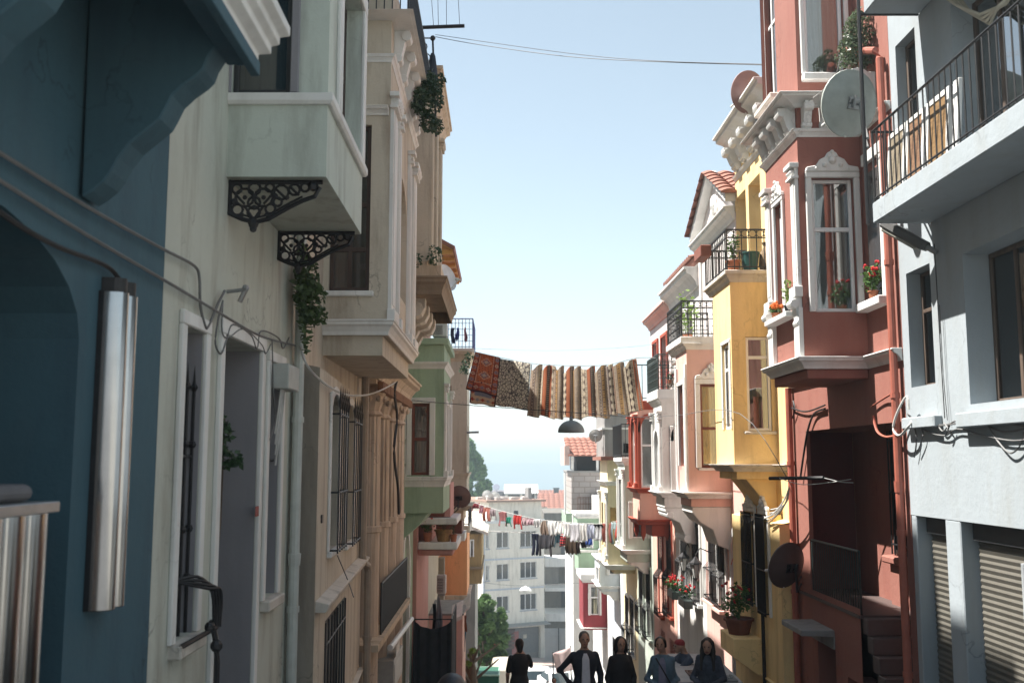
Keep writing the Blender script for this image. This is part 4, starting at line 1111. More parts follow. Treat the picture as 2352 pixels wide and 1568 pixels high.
# scroll at the wall beside the bay
mb = MB(RT); console(mb, 11.6, 0, RT.pw(2010, 165)[1], .42, .6, .24); mb.tube([(11.45, .22, RT.pw(2010, 165)[1] - .12), (11.75, .22, RT.pw(2010, 165)[1] - .12)], .16, 12)
mb.build('scroll_bracket', WHITE, h, bevel=.008)
c0 = 12.16; cd = .73
nw2 = nh(RT, c0, 0, 1851, 172, 1928, -160); fw2 = fh(RT, cd, c0, 1785, 215, 1746, 40); fw2 = (fw2[0], fw2[1], fw2[2], nw2[3])
bay(h, RT, c0, b1, 0, cd, zu + .05, 9.9, BRICK, [fw2], [nw2], depth=.12)
window(h, RT, (c0, 0), (c0, cd), nw2, (1, 0), .1, PVC, 1, (), .05, GLASS, curtain=CURT, cpart=1., trim=.04, trimm=WHITE, trimw=.06, sill=(.1, .1))
window(h, RT, (c0, cd), (b1, cd), fw2, (0, -1), .1, PVC, 2, (.62,), .05, GLASSB, curtain=LACE, sill=(.12, .08), sillm=STONE)
pz = RT.pw(2035, 90, .1)[1]
pipe(h, RT, [(12.02, .2, RT.pd(1978, 116, 12.0)[1]), (11.2, .1, pz), (11.14, .08, pz - .12), (11.14, .08, -4.4)], .045, PIPER)
pipe(h, RT, [(15.3, .07, zc0), (15.3, .07, -4.6)], .05, PIPER)
mb = MB()
for x, y, rx, rz, n in ((1965, 70, .17, .2, 420), (1950, 110, .14, .15, 260), (1990, 100, .2, .2, 420), (1975, 45, .14, .14, 220), (2000, 135, .13, .12, 240), (1945, 135, .12, .1, 160), (2015, 80, .1, .18, 200), (1970, 140, .16, .12, 260), (1932, 118, .05, .08, 40)):
    leafblob(mb, at(x, y, 11.6), rx * .9, .22, rz, n, .05)
mb.tube([tuple(at(1985, 170, 11.75)), tuple(at(1978, 110, 11.65)), tuple(at(1968, 60, 11.6))], .018, 5)
tag(mb.build('shrub', leafmat('glossy_leaf', (.035, .06, .03), (.08, .11, .06), .3), weld=False), 'glossy round shrub growing out of the red wall beside the drainpipe', 'shrub')
potplant('orange flowers in a small pot on the front sill of the red bay', RT(b1 - .55, bd + .08, fw_[2] + .0), .05, .08, .1, .1, 80, LEAF, TERRA, ORFL, 16, .05)
potplant('small upright green plant in a black pot on the front sill of the red bay', RT(b0 + .36, bd + .08, fw_[2] + .0), .05, .09, .08, .32, 90, LEAFL, IRON, None, 0, .05)
zq = RT.pw(1998, 690, .1)[1]
MB(RT).box(11.3, 12.05, .001, .16, zq - .1, zq).build('window_ledge', WHITE, h, bevel=.01)
potplant('red geranium on the ledge between the red bay and the drainpipe', RT(11.62, .09, zq), .06, .1, .16, .3, 200, LEAF, TERRA, REDFL, 9, .06)
sw = (11.45, 11.95, zq + .02, zq + 1.6)
MB(RT).box(sw[0], sw[1], -.002, .004, sw[2], sw[3]).build('side_window', plain('dim_glass', (.05, .045, .045), .15), h)
MB(RT).box(sw[0] - .1, sw[0], .001, .05, sw[2], sw[3] + .1).build('surround', WHITE, h, bevel=.01)
MB(RT).box(sw[0] - .1, sw[1], .001, .053, sw[3] + .1, sw[3] + .25).build('surround', WHITE, h, bevel=.01)

# ---- yellow house
h = thing('row_house', 'yellow house with a railed balcony on top of its bay', 'house', RT(17, 0, -4.8), GR)
S0, S1 = 15.45, 18.6
b0, b1, bd = 16.26, 17.6, .7
zr0, zr1 = RT.pw(1742, 305)[1], RT.pw(1742, 262)[1]
zsl0, zsl1 = RT.pd(1689, 640, b0)[1], RT.pd(1689, 622, b0)[1]
U1 = RT.rect(1717, 600, 1688, 460); U2 = RT.rect(1752, 600, 1709, 419)
U1 = (U1[0], U1[1], zsl1 + .02, U1[3]); U2 = (U2[0] + .03, min(U2[1], U1[0] - .2), zsl1 + .02, U1[3])
shell(h, RT, S0, S1, -.9, zr0 + .2, YELLOW, [U1 + (0, .3), U2 + (0, .3)], 0, 8)
for q in (U1, U2):
    window(h, RT, (S0, 0), (S1, 0), rel(q, S0), (0, -1), .26, PVC, 1, (.7,), .05, DIRTYG, curtain=LACE)
cornice(h, RT, [(S0 + .01, 0), (S1 - .01, 0)], zr0 + .15, zr1 + .15, .42, WHITE, 'cornice')
consoles_front(h, RT, S0 + .1, S1 - .1, 5, 0, zr0 + .15, .32, .42, .2, WHITE)
cornice(h, RT, [(S0 + .01, 0), (S1 - .01, 0)], zr0 - .4, zr0 - .3, .06, WHITE, 'moulding')
zc0, zc1, zf = RT.pd(1691, 1083, b0)[1], RT.pd(1691, 1066, b0)[1], RT.pd(1692, 1100, b0)[1]
nw = nh(RT, b0, 0, 1718, 990, 1768, 773); fw_ = fh(RT, bd, b0, 1681, 985, 1659, 795)
bay(h, RT, b0, b1, 0, bd, zc0, zsl0, YELLOW, [fw_], [nw], depth=.1)
MB(RT).box(b0 + .03, b1 - .03, .001, bd - .04, zf, zc0).build('bay_foot', YELLOW, h)
mb = MB(RT); mb.extr([(b0 + .1, .001, zf), (b0 + .1, bd - .2, zf), (b0 + .1, .3, zf - .25), (b0 + .1, .001, zf - .9)], (b1 - b0 - .2, 0, 0)); mb.build('corbel', YELLOW, h, bevel=.01)
window(h, RT, (b0, 0), (b0, bd), nw, (1, 0), .08, PVC, 1, (.78,), .05, GLASS, curtain=curtain_mat('yellow_curtain', (.5, .44, .28), (.62, .56, .38)), cpart=1., sill=(.05, .05), sillm=STONE)
window(h, RT, (b0, bd), (b1, bd), fw_, (0, -1), .08, PVC, 2, (.7,), .05, GLASSB, curtain=LACE, trim=.02, trimm=WHITE, trimw=.06)
cornice(h, RT, [(S0 + .01, 0.0), (b0, 0), (b0, bd), (b1, bd), (b1, 0), (S1 - .01, 0)], zc0, zc1, .12, STONE, 'moulding')
MB(RT).box(b0 - .1, b1 + .35, .001, bd + .1, zsl0 + .06, zsl1).build('balcony_slab', STONE, h, bevel=.01)
cornice(h, RT, baypath(b0, b1 + .25, .001, bd), zsl0 - .06, zsl0 + .06, .07, STONE, 'moulding')
rh = RT.pd(1687, 529, b0)[1] - zsl1
railing(h, RT, [(b0 - .05, 0), (b0 - .05, bd + .05), (b1 + .3, bd + .05), (b1 + .3, 0)], zsl1, rh, .13, .009, IRON, True, curls=False)
zb = zsl1
potplant('bushy green plant in a terracotta pot on the yellow balcony', RT(b0 + .15, bd - .1, zb), .12, .2, .13, .5, 160, LEAF, TERRA, size=.06)
MB(); t = tag(MB(RT).lathe((b0 + .12, bd - .38, zb), [(.11, 0), (.15, .3), (.16, .31), (.16, .33), (.14, .33), (.1, .05)], 16).build('bucket', plain('green_plastic', (.02, .09, .08), .5)), 'dark green bucket on the yellow balcony behind the railing', 'bucket')
mb = MB(RT); mb.lathe((b0 + .12, bd - .68, zb), [(.12, 0), (.16, .12), (.14, .3), (.07, .44), (.1, .5), (.02, .52)], 12)
tag(mb.build('sack', plain('brown_sack', (.24, .17, .1), .9, 0, .4, 14, .8)), 'lumpy brown sack standing beside the green bucket on the yellow balcony', 'sack')
t = thing('planter_box', 'red brown planter box hooked on the outside of the yellow balcony rail', 'planter box', RT(b1 + .05, bd + .16, zb + rh * .62))
MB(RT).box(b1 - .3, b1 + .3, bd + .07, bd + .26, zb + rh * .68, zb + rh * .98).build('box', plain('brown_planter', (.22, .075, .05), .7), t, bevel=.012)
MB(RT).box(b1 - .27, b1 + .27, bd + .09, bd + .24, zb + rh * .98, zb + rh * .99).build('soil', plain('soil', (.05, .035, .025), .95), t)
# yellow ground storey
G = .23
g1 = RT.rect(1741, 1392, 1713, 1172, G); g2 = RT.rect(1772, 1400, 1747, 1180, G)
dd = RT.rect(1740, 1560, 1716, 1505, G); dd = (dd[0], dd[1], -4.7, dd[3])
d2 = (15.75, 16.15, -4.7, -3.75)
mb = MB(RT); H = lambda q: (q[0] - S0 - .01, q[1] - S0 - .01, q[2], q[3], 0, .2)
g2 = (g2[0], min(g2[1], g1[0] - .12), g1[2] - .05, g1[3])
mb.panel((S0 + .01, G), (S1 - .01, G), -5.2, -.95, [H(g1), H(g2), H(d2)], (0, -1), .2)
mb.poly([(S0 + .01, 0, -.9), (S1 - .01, 0, -.9), (S1 - .01, G, -.95), (S0 + .01, G, -.95)])
mb.build('ground_storey_wall', YELLOW, h)
MB(RT).poly([(S0 + .01, -.1, -5.2), (S0 + .01, G, -5.2), (S0 + .01, G, -.95), (S0 + .01, -.1, -.95)]).build('side_wall', YELLOW, h)
for q in (g1, g2):
    window(h, RT, (S0 + .01, G), (S1 - .01, G), H(q)[:4], (0, -1), .15, WOODD, 1, (.6,), .05, DIRTYG, trim=.04, trimm=WHITE, trimw=.07, pediment=.22, curtain=curtain_mat('yellow_curtain', (.5, .44, .28)), cpart=.5)
    grille(h, RT, (S0 + .01, G), (S1 - .01, G), H(q)[:4], .09, 7, .011, IRON, (.03, .45, .97))
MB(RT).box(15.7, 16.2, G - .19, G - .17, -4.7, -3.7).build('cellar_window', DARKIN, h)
pipe(h, RT, [(16.4, G + .05, -1.1), (16.4, G + .05, -5)], .03, IRON, False)
cornice(h, RT, [(S0 + .02, G), (S1 - .02, G)], -3.5, -3.4, .05, YELLOW, 'ledge')
t0 = RT(17.2, G + .22, RT.pw(1715, 1462, G + .2)[1])
t = thing('flower_ledge', 'yellow masonry flower bracket on the wall of the yellow house', 'flower bracket', t0)
mb = MB(RT); z_ = t0.z; mb.extr([(16.7, G, z_), (16.7, G + .46, z_), (16.7, G + .46, z_ - .3), (16.7, G, z_ - .62)], (1.0, 0, 0)); mb.build('bracket', YELLOW, t, bevel=.01)
potplant('big round planter of red geraniums on the yellow flower bracket', RT(17.2, G + .25, z_), .24, .26, .3, .5, 420, LEAF, plain('dark_terracotta', (.16, .06, .04), .8), REDFL, 14, .075)
dish('large dark satellite dish on the corner of the yellow house beside the red porch', at(1806, 1297, 14.6), .33, (-.5, .85, .25), plain('brown_dish', (.09, .065, .06), .5), IRON, RT(15.2, .0, -1.7), True)

# ---- rose house with tiled gable
h = thing('row_house', 'rose pink house with a tiled pediment gable and a railed balcony', 'house', RT(20.4, 0, -5.3), GR)
S0, S1 = 18.6, 22.2
b0, b1, bd = 19.6, 20.8, .815
ze = 4.75
zsl0, zsl1 = RT.pd(1586, 795, b0)[1], RT.pd(1586, 773, b0)[1]
u = RT.rect(1634, 690, 1614, 600); u = (u[0] - .3, u[1], zsl1 + .02, u[3])
u2 = (u[0] - 1.2, u[0] - .35, u[2], u[3])
gA = RT.rect(1655, 1385, 1631, 1205); gB = RT.rect(1672, 1400, 1650, 1220)
shell(h, RT, S0, S1, -6.2, ze, ROSE, [u + (0, .25), u2 + (0, .25)], 0, 8)
MB(RT).box(S0 + .02, S1 - .02, .0, .02, .8, ze).build('upper_render', stucco('chalk_stucco', (.66, .6, .58), .25), h)
for q in (u, u2):
    window(h, RT, (S0, .02), (S1, .02), rel(q, S0), (0, -1), .2, PVC, 2, (.7,), .05, DIRTYG, trim=.04, trimm=WHITE, trimw=.12)
cornice(h, RT, [(S0 + .01, .02), (S1 - .01, .02)], ze - .15, ze + .12, .22, WHITE, 'cornice')
mb = MB(RT); apx = (20.3, 5.9)
mb.extr([(S0 + .05, .02, ze + .12), (S1 - .05, .02, ze + .12), (apx[0], .02, apx[1])], (0, -.25, 0)); mb.build('pediment', stucco('chalk_stucco', (.66, .6, .58)), h)
mb = MB(RT)
for a in (S0, S1 - .0):
    q = Vector((apx[0] - a, 0, apx[1] - ze - .2)); mb.extr([(a, .0, ze + .2), (a, .2, ze + .2), (a, .2, ze + .36), (a, 0, ze + .36)], tuple(q))
mb.build('raking_moulding', WHITE, h)
mb = MB(RT); mb.ball((20.3, .03, 5.35), (.1, .2, .2), 8); mb.ball((20.1, .03, 5.2), (.06, .12, .1), 6); mb.ball((20.5, .03, 5.2), (.06, .12, .1), 6); mb.build('ornament', WHITE, h)
r = lambda s, d, z: tuple(RT(s, d, z))
tiles('roof', h, r(S0 - .1, .3, ze + .35), r(S0 - .1, -5, ze + .35), r(apx[0], .3, apx[1] + .12), r(apx[0], -5, apx[1] + .12), 16, 7, ROOFT)
tiles('roof', h, r(S1 + .1, .3, ze + .35), r(S1 + .1, -5, ze + .35), r(apx[0], .3, apx[1] + .12), r(apx[0], -5, apx[1] + .12), 16, 7, ROOFT)
zc0, zc1, zf = RT.pd(1584, 1145, b0)[1], RT.pd(1584, 1130, b0)[1], RT.pd(1584, 1163, b0)[1]
nw = nh(RT, b0, 0, 1611, 1074, 1660, 882); fw_ = fh(RT, bd, b0, 1577, 1070, 1561, 888)
bay(h, RT, b0, b1, 0, bd, zc0, zsl0, ROSE, [fw_], [nw], depth=.1)
MB(RT).box(b0 + .03, b1 - .03, .001, bd - .04, zf, zc0).build('bay_foot', ROSE, h)
window(h, RT, (b0, 0), (b0, bd), nw, (1, 0), .08, WOODR, 1, (.47,), .05, GLASS, curtain=PURP, trim=.05, trimm=WHITE, trimw=.1, pediment=.3, sill=(.05, .05))
window(h, RT, (b0, bd), (b1, bd), fw_, (0, -1), .08, WOODR, 1, (.47,), .05, GLASSB, trim=.05, trimm=WHITE, trimw=.08)
for a, b in ((b0 + .02, b0 + .16), (b1 - .16, b1 - .02)): pilaster(h, RT, a, b, bd, .04, zc1, zsl0 - .35, WHITE, False)
cornice(h, RT, baypath(b0, b1, 0, bd), zc0, zc1, .14, MARBLE, 'moulding')
zk = RT.pd(1590, 1212, b0)[1]
mb = MB(RT); pr = [(0, zf), (bd - .05, zf), (bd - .06, zf - .12), (bd - .2, zf - .3), (bd - .45, zf - .45), (bd - .55, zf - .75), (0, zf - .85)]
mb.extr([(b0 + .05, a + .001, b) for a, b in pr], (b1 - b0 - .1, 0, 0)); mb.build('corbel', MARBLE, h, bevel=.015)
MB(RT).box(b0 - .05, b1 + .5, .021, bd + .12, zsl0 + .06, zsl1).build('balcony_slab', MARBLE, h, bevel=.01)
cornice(h, RT, baypath(b0, b1 + .4, .021, bd), zsl0 - .07, zsl0 + .06, .08, MARBLE, 'moulding')
rh = RT.pd(1586, 691, b0)[1] - zsl1
railing(h, RT, [(b0, 0.02), (b0, bd + .08), (b1 + .45, bd + .08), (b1 + .45, .02)], zsl1, rh, .12, .009, IRON, True, curls=True)
potplant('leafy climbing plant in a pot on the rose balcony', RT(b1 + .1, bd - .25, zsl1), .12, .2, .3, 1.0, 170, LEAFL, TERRA, size=.09)
G_ = lambda q: (q[0] - S0, q[1] - S0, q[2], q[3])
for q in (gA, gB):
    q = G_(q); T = frame_at(RT, (S0, 0), (S1, 0), (0, -1))
    w = MB(T).box(q[0], q[1], -.005, .0, q[2], q[3]).build('window', plain('dim_glass', (.05, .045, .045), .15), h)
    t_ = MB(T); t_.box(q[0] - .08, q[0], -.05, 0, q[2], q[3]); t_.box(q[1], q[1] + .08, -.05, 0, q[2], q[3]); t_.box(q[0] - .08, q[1] + .08, -.055, 0, q[3], q[3] + .1); t_.build('surround', WHITE, w, bevel=.01)
    grille(h, RT, (S0, 0), (S1, 0), q, .05, 6, .011, IRON, (.05, .42, .95), .12)
    MB(T).box(q[0] - .1, q[1] + .1, -.2, -.001, q[2] - .08, q[2] - .01).build('sill', ROSE, w, bevel=.01)
dq = RT.rect(1701, 1500, 1676, 1250); T = frame_at(RT, (S0, 0), (S1, 0), (0, -1))
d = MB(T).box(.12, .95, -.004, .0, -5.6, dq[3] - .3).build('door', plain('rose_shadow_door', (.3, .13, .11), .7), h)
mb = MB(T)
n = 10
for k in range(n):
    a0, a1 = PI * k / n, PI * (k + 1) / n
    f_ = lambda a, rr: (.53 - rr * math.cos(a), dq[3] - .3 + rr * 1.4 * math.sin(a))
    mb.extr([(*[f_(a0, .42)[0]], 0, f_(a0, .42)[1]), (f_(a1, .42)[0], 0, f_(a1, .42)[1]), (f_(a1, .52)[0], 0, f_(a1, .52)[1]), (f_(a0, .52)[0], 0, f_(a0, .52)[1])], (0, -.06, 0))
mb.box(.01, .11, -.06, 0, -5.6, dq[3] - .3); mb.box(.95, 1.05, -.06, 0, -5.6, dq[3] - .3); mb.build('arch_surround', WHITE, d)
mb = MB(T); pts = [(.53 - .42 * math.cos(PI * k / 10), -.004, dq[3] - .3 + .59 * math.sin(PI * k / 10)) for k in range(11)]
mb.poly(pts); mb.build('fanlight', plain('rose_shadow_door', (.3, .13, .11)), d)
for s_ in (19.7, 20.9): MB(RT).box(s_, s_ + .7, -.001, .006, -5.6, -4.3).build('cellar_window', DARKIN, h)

# ---- generic narrow house with a bay, further down the row
def baybox(h, side, b0, b1, bd, pxn, ys, wall, trim, near, front, arch=0., fm=PVC, pane=GLASS, cur=None, corbel=True, ztop_slab=True, wtrim=None, d0=0.):
    """ys = (top slab top, top slab bottom, bottom moulding top, bottom moulding bottom, foot bottom, corbel bottom) in photo rows at the near corner"""
    z = [side.pd(pxn, y, b0)[1] for y in ys]
    nw = nh(side, b0, d0, *near) if near else None; fw_ = fh(side, bd, b0, *front) if front else None
    add = (arch,) if arch else ()
    bay(h, side, b0, b1, d0, bd, z[3], z[1], wall, [fw_ + add] if fw_ else [], [nw + add] if nw else [], depth=.1)
    if nw: window(h, side, (b0, d0), (b0, bd), nw, (1, 0), .08, fm, 1, (.6,), .05, pane, curtain=cur, trim=.05, trimm=wtrim or trim, trimw=.09, arch=arch)
    if fw_: window(h, side, (b0, bd), (b1, bd), fw_, (0, -1), .08, fm, 1, (.6,), .05, GLASSB, trim=.05, trimm=wtrim or trim, trimw=.09, arch=arch)
    cornice(h, side, baypath(b0, b1, d0, bd), z[3], z[2], .13, trim, 'moulding')
    MB(side).box(b0 + .03, b1 - .03, d0 + .001, bd - .04, z[4], z[3]).build('bay_foot', wall, h)
    if ztop_slab:
        MB(side).box(b0 - .06, b1 + .3, d0 + .001, bd + .1, z[1] + .03, z[0]).build('balcony_slab', trim, h, bevel=.01)
        cornice(h, side, baypath(b0, b1 + .2, d0, bd), z[1] - .08, z[1] + .03, .07, trim, 'moulding')
    if corbel:
        H = z[4] - z[5]; W_ = bd - d0 - .06
        pr = [(0, z[4]), (W_, z[4]), (W_, z[4] - H * .12), (W_ * .82, z[4] - H * .3), (W_ * .55, z[4] - H * .42), (W_ * .42, z[4] - H * .7), (W_ * .2, z[4] - H), (0, z[4] - H)]
        mb = MB(side); mb.extr([(b0 + .06, d0 + a + .001, b) for a, b in pr], (b1 - b0 - .12, 0, 0))
        mb.tube([(b0 + .03, d0 + W_ * .3, z[4] - H * .85), (b1 - .03, d0 + W_ * .3, z[4] - H * .85)], H * .12, 10)
        mb.tube([(b0 + .03, d0 + W_ * .85, z[4] - H * .2), (b1 - .03, d0 + W_ * .85, z[4] - H * .2)], H * .1, 10)
        mb.build('corbel', trim, h, bevel=.012)
    return z
def low_windows(h, side, s0, s1, rects, trim, belly=.1, bars=6, d=0.):
    T = frame_at(side, (s0, d), (s1, d), (0, -1))
    for q in rects:
        q = (q[0] - s0, q[1] - s0, q[2], q[3])
        w = MB(T).box(q[0], q[1], -.006, -.001, q[2], q[3]).build('window', plain('dim_glass', (.05, .045, .045), .15), h)
        t_ = MB(T); t_.box(q[0] - .08, q[0], -.05, 0, q[2], q[3]); t_.box(q[1], q[1] + .08, -.05, 0, q[2], q[3]); t_.box(q[0] - .08, q[1] + .08, -.055, 0, q[3], q[3] + .1); t_.box(q[0] - .1, q[1] + .1, -.12, -.0, q[2] - .08, q[2]); t_.build('surround', trim, w, bevel=.01)
        if bars: grille(h, side, (s0, d), (s1, d), q, .05, bars, .012, IRON, (.05, .42, .95), belly)

h = thing('row_house', 'grey white house with an arched marble bay between the rose and rust orange houses', 'house', RT(24, 0, -6), GR)
S0, S1 = 22.2, 25.9
ze = 4.5
u = (22.9, 23.7, 1.75, 3.6); u2 = (24.3, 25.1, 1.75, 3.6)
shell(h, RT, S0, S1, -6.8, ze, MARBLE, [u + (0, .22), u2 + (0, .22)], 0, 8)
for q in (u, u2): window(h, RT, (S0, 0), (S1, 0), rel(q, S0), (0, -1), .18, PVC, 2, (.7,), .05, DIRTYG, trim=.04, trimm=WHITE, trimw=.12)
cornice(h, RT, [(S0 + .01, 0), (S1 - .01, 0)], ze - .55, ze - .1, .35, WHITE, 'cornice')
MB(RT).box(S0 + .02, S1 - .02, -.3, .1, ze, ze + .12).build('eave', ROOFT, h)
tiles('roof', h, r(S0, .2, ze + .1), r(S1, .2, ze + .1), r(S0, -3, ze + 1.0), r(S1, -3, ze + 1.0), 16, 8, ROOFT)
zz = baybox(h, RT, 23.0, 24.3, .78, 1523, (894, 918, 1130, 1142, 1165, 1250), MARBLE, WHITE, (1550, 1128, 1578, 978), (1518, 1120, 1506, 990), arch=.35)
for a, b in ((23.03, 23.2), (24.1, 24.27)): pilaster(h, RT, a, b, .78, .05, zz[2], zz[1] - .25, WHITE)
rh = RT.pd(1523, 814, 23.0)[1] - zz[0]
railing(h, RT, [(22.95, 0), (22.95, .85), (24.6, .85), (24.6, 0)], zz[0], rh, .11, .009, IRON2, True, curls=True)
mb = MB(RT)
for k in range(4):
    z_ = zz[0] + .12 + .24 * k; mb.box(23.05, 23.45, .05, .6 - .08 * k, z_, z_ + .03)
for a in (23.07, 23.42):
    mb.tube([(a, .58, zz[0]), (a, .1, zz[0] + 1.05)], .018, 5); mb.tube([(a, .06, zz[0]), (a, .06, zz[0] + 1.05)], .018, 5)
tag(mb.build('plant_stand', wood('weathered_slats', (.12, .075, .05), (.2, .13, .09))), 'stepped wooden plant stand behind the railing of the grey white bay', 'plant stand')
potplant('red flowers in a pot on the upper step of the wooden plant stand', RT(23.2, .3, zz[0] + .63), .06, .1, .1, .14, 60, LEAFD, TERRA, REDFL, 8, .05)
potplant('dark leafy pot plant on the lower step of the wooden plant stand', RT(23.3, .5, zz[0] + .15), .07, .1, .12, .15, 60, LEAFD, TERRA, REDFL, 4, .05)
lw = [RT.rect(1609, 1385, 1591, 1195), RT.rect(1584, 1370, 1566, 1190)]
low_windows(h, RT, S0, S1, [(22.7, 23.5, lw[0][2], lw[0][3]), (24.2, 25.0, lw[0][2], lw[0][3])], WHITE, .14)
potplant('red geraniums in a window box on the grille of the grey white house', RT(24.6, .3, lw[0][2] - .1), 0, .18, .25, .3, 240, LEAF, IRON2, REDFL, 22, .07, boxpot=(.2, .8))
potplant('dark red flowering window box, nearer of the two on the grey white house', RT(23.1, .3, lw[0][2] - .1), 0, .18, .25, .28, 220, LEAFD, IRON2, REDFL, 10, .07, boxpot=(.2, .8))
def lantern(label, c, side, s_):
    t = thing('wall_lantern', label, 'wall lantern', c, 'wall lanterns on the right row')
    c = Vector(c)
    MB().lathe(c, [(.05, -.22), (.11, .06), (.10, .06)], 6).build('glass', plain('milky_glass', (.5, .5, .48), .2), t)
    mb = MB(); mb.lathe(c, [(.135, .06), (.12, .1), (.06, .17), (.02, .22), (.001, .26)], 6); mb.lathe(c, [(.001, -.3), (.05, -.24), (.055, -.22), (.001, -.22)], 6)
    for k in range(6):
        a = 2 * PI * k / 6; mb.tube([tuple(c + Vector((.052 * math.cos(a), .052 * math.sin(a), -.22))), tuple(c + Vector((.112 * math.cos(a), .112 * math.sin(a), .06)))], .008, 4)
    wp = side(s_, 0, c.z + .3); mb.tube([tuple(c + Vector((0, 0, .26))), tuple(c + Vector((.1, 0, .4))), tuple(wp)], .014, 5)
    mb.build('frame', IRON, t)
lantern('black wall lantern in front of the rose house', at(1598, 1302, 21.6), RT, 21.6)
lantern('black wall lantern in front of the grey white house', at(1571, 1287, 24.0), RT, 24.1)

h = thing('row_house', 'rust orange house with an arched bay on dark red pendants', 'house', RT(27.8, 0, -7), GR)
S0, S1 = 25.9, 29.7
ze = 4.1
u = (26.6, 27.5, 1.6, 3.4); u2 = (28.2, 29.0, 1.6, 3.4)
CHALK = stucco('chalk_stucco', (.66, .6, .58), .25)
shell(h, RT, S0, S1, -7.6, ze, CHALK, [u + (0, .22), u2 + (0, .22)], 0, 8)
MB(RT).box(S0 + .004, S1 - .004, -.3, .012, -7.6, .9).build('lower_wall', RUST, h)
for q in (u, u2): window(h, RT, (S0, 0), (S1, 0), rel(q, S0), (0, -1), .18, plain('red_frame', (.5, .06, .03), .5), 2, (.7,), .05, DIRTYG, trim=.05, trimm=RUSTD, trimw=.1)
cornice(h, RT, [(S0 + .01, 0), (S1 - .01, 0)], ze - .2, ze + .1, .25, ROSE, 'cornice')
MB(RT).box(S0 + .05, S1 - .05, -.4, -.05, ze, ze + .45).build('parapet', stucco('old_parapet', (.5, .47, .43), .6), h)
zz = baybox(h, RT, 26.6, 28.1, .84, 1466, (920, 934, 1120, 1132, 1205, 1206), RUST, RUSTD, (1473, 1120, 1503, 958), (1463, 1115, 1452, 960), arch=.4, corbel=False)
mb = MB(RT)
zb = zz[4]
for a, b in ((26.62, .1), (26.62, .72), (27.95, .72)):
    mb.box(a, a + .14, b - .06, b + .06, zb - .25, zb); mb.extr([(a, b - .06, zb - .25), (a, b + .06, zb - .25), (a, b, zb - .42)], (.14, 0, 0))
mb.box(26.65, 28.05, .001, .5, zb - .3, zb - .002); mb.build('pendants', RUSTD, h, bevel=.01)
cornice(h, RT, baypath(26.6, 28.1, 0, .84), zb, zb + .14, .1, RUSTD, 'moulding')
for a, b in ((26.62, 26.8), (27.9, 28.08)): pilaster(h, RT, a, b, .84, .05, zz[2], zz[1] - .2, RUSTD)
railing(h, RT, [(26.5, 0), (26.5, 1.0), (28.4, 1.0)], zz[0], .95, .14, .01, IRON, False)
low_windows(h, RT, S0, S1, [(26.4, 27.1, *[RT.pw(1530, y)[1] for y in (1400, 1200)]), (27.9, 28.6, *[RT.pw(1510, y)[1] for y in (1400, 1200)])], RUSTD, .14)
for a in (26.3, 27.8): MB(RT).box(a, a + .8, -.001, .012, -5.3, -4.6).build('panel', RUSTD, h)
MB(RT).box(26.6, 27.3, -.001, .012, -7.4, -5.6).build('door', DARKIN, h)

h = thing('row_house', 'pale mint house with a square bay under an open roof terrace', 'house', RT(31.5, 0, -8), GR)
S0, S1 = 29.7, 33.3
shell(h, RT, S0, S1, -8.4, .5, MINT, [], 0, 8)
zz = baybox(h, RT, 30.3, 32.1, .74, 1436, (1050, 1062, 1262, 1272, 1290, 1318), MINT, WHITE, (1451, 1236, 1486, 1158), (1432, 1236, 1424, 1100), arch=0, cur=LACE)
railing(h, RT, [(30.2, 0), (30.2, .84), (32.4, .84)], zz[0], 1.0, .12, .01, IRON, False)
for a in (30.35, 31.9): pilaster(h, RT, a, a + .16, .74, .05, zz[2], zz[1] - .2, WHITE)
low_windows(h, RT, S0, S1, [(30.2, 31.0, -5.2, -3.2), (31.8, 32.6, -5.3, -3.3), (30.2, 31.0, -8.2, -6.4)], MINT, .14)
h = thing('row_house', 'cream house with a cement grey upper storey and red tile edge', 'house', RT(35.3, 0, -9), GR)
S0, S1 = 33.3, 37.2
shell(h, RT, S0, S1, -9.2, 1.6, CREAM, [], 0, 8)
zA, zB, zC = [RT.pd(1392, y, 33.6)[1] for y in (1112, 1048, 950)]
bay(h, RT, 33.5, 36.4, 0, 1.0, zB, 1.85, CEMENT, near=[nh(RT, 33.5, 0, 1432, 1040, 1450, 1018)])
MB(RT).box(33.45, 36.45, .0, 1.1, zB + .9, zB + .96).build('ledge', WHITE, h)
MB(RT).box(33.42, 36.45, .0, 1.14, zB - .12, zB + .001).build('tile_edge', ROOFT, h)
bay(h, RT, 33.7, 36.2, 0, .9, RT.pd(1395, 1300, 33.7)[1], zB - .12, CREAM, near=[nh(RT, 33.7, 0, 1402, 1240, 1418, 1165)], front=[(.5, 1.1, -2.9, -1.4), (1.5, 2.1, -2.9, -1.4)])
cornice(h, RT, baypath(33.7, 36.2, 0, .9), RT.pd(1395, 1115, 33.7)[1], RT.pd(1395, 1105, 33.7)[1], .12, WHITE, 'moulding')
cornice(h, RT, baypath(33.7, 36.2, 0, .9), RT.pd(1395, 1308, 33.7)[1], RT.pd(1395, 1296, 33.7)[1], .14, WHITE, 'moulding')
MB(RT).box(33.9, 36, 0.001, .7, RT.pd(1395, 1318, 33.7)[1], RT.pd(1395, 1307, 33.7)[1]).build('bay_foot', CREAM, h)
for a in (33.72, 36.0): pilaster(h, RT, a, a + .2, .9, .05, -3.2, -1.0, WHITE)
low_windows(h, RT, S0, S1, [(34.0, 34.9, -6.4, -4.6), (35.4, 36.3, -6.5, -4.7)], WHITE, .14)
h = thing('row_house', 'pale blue house with a low bay beneath the cream bay', 'house', RT(39.2, 0, -10), GR)
shell(h, RT, 37.2, 41.2, -10.2, -.6, PBLUE, [], 0, 8)
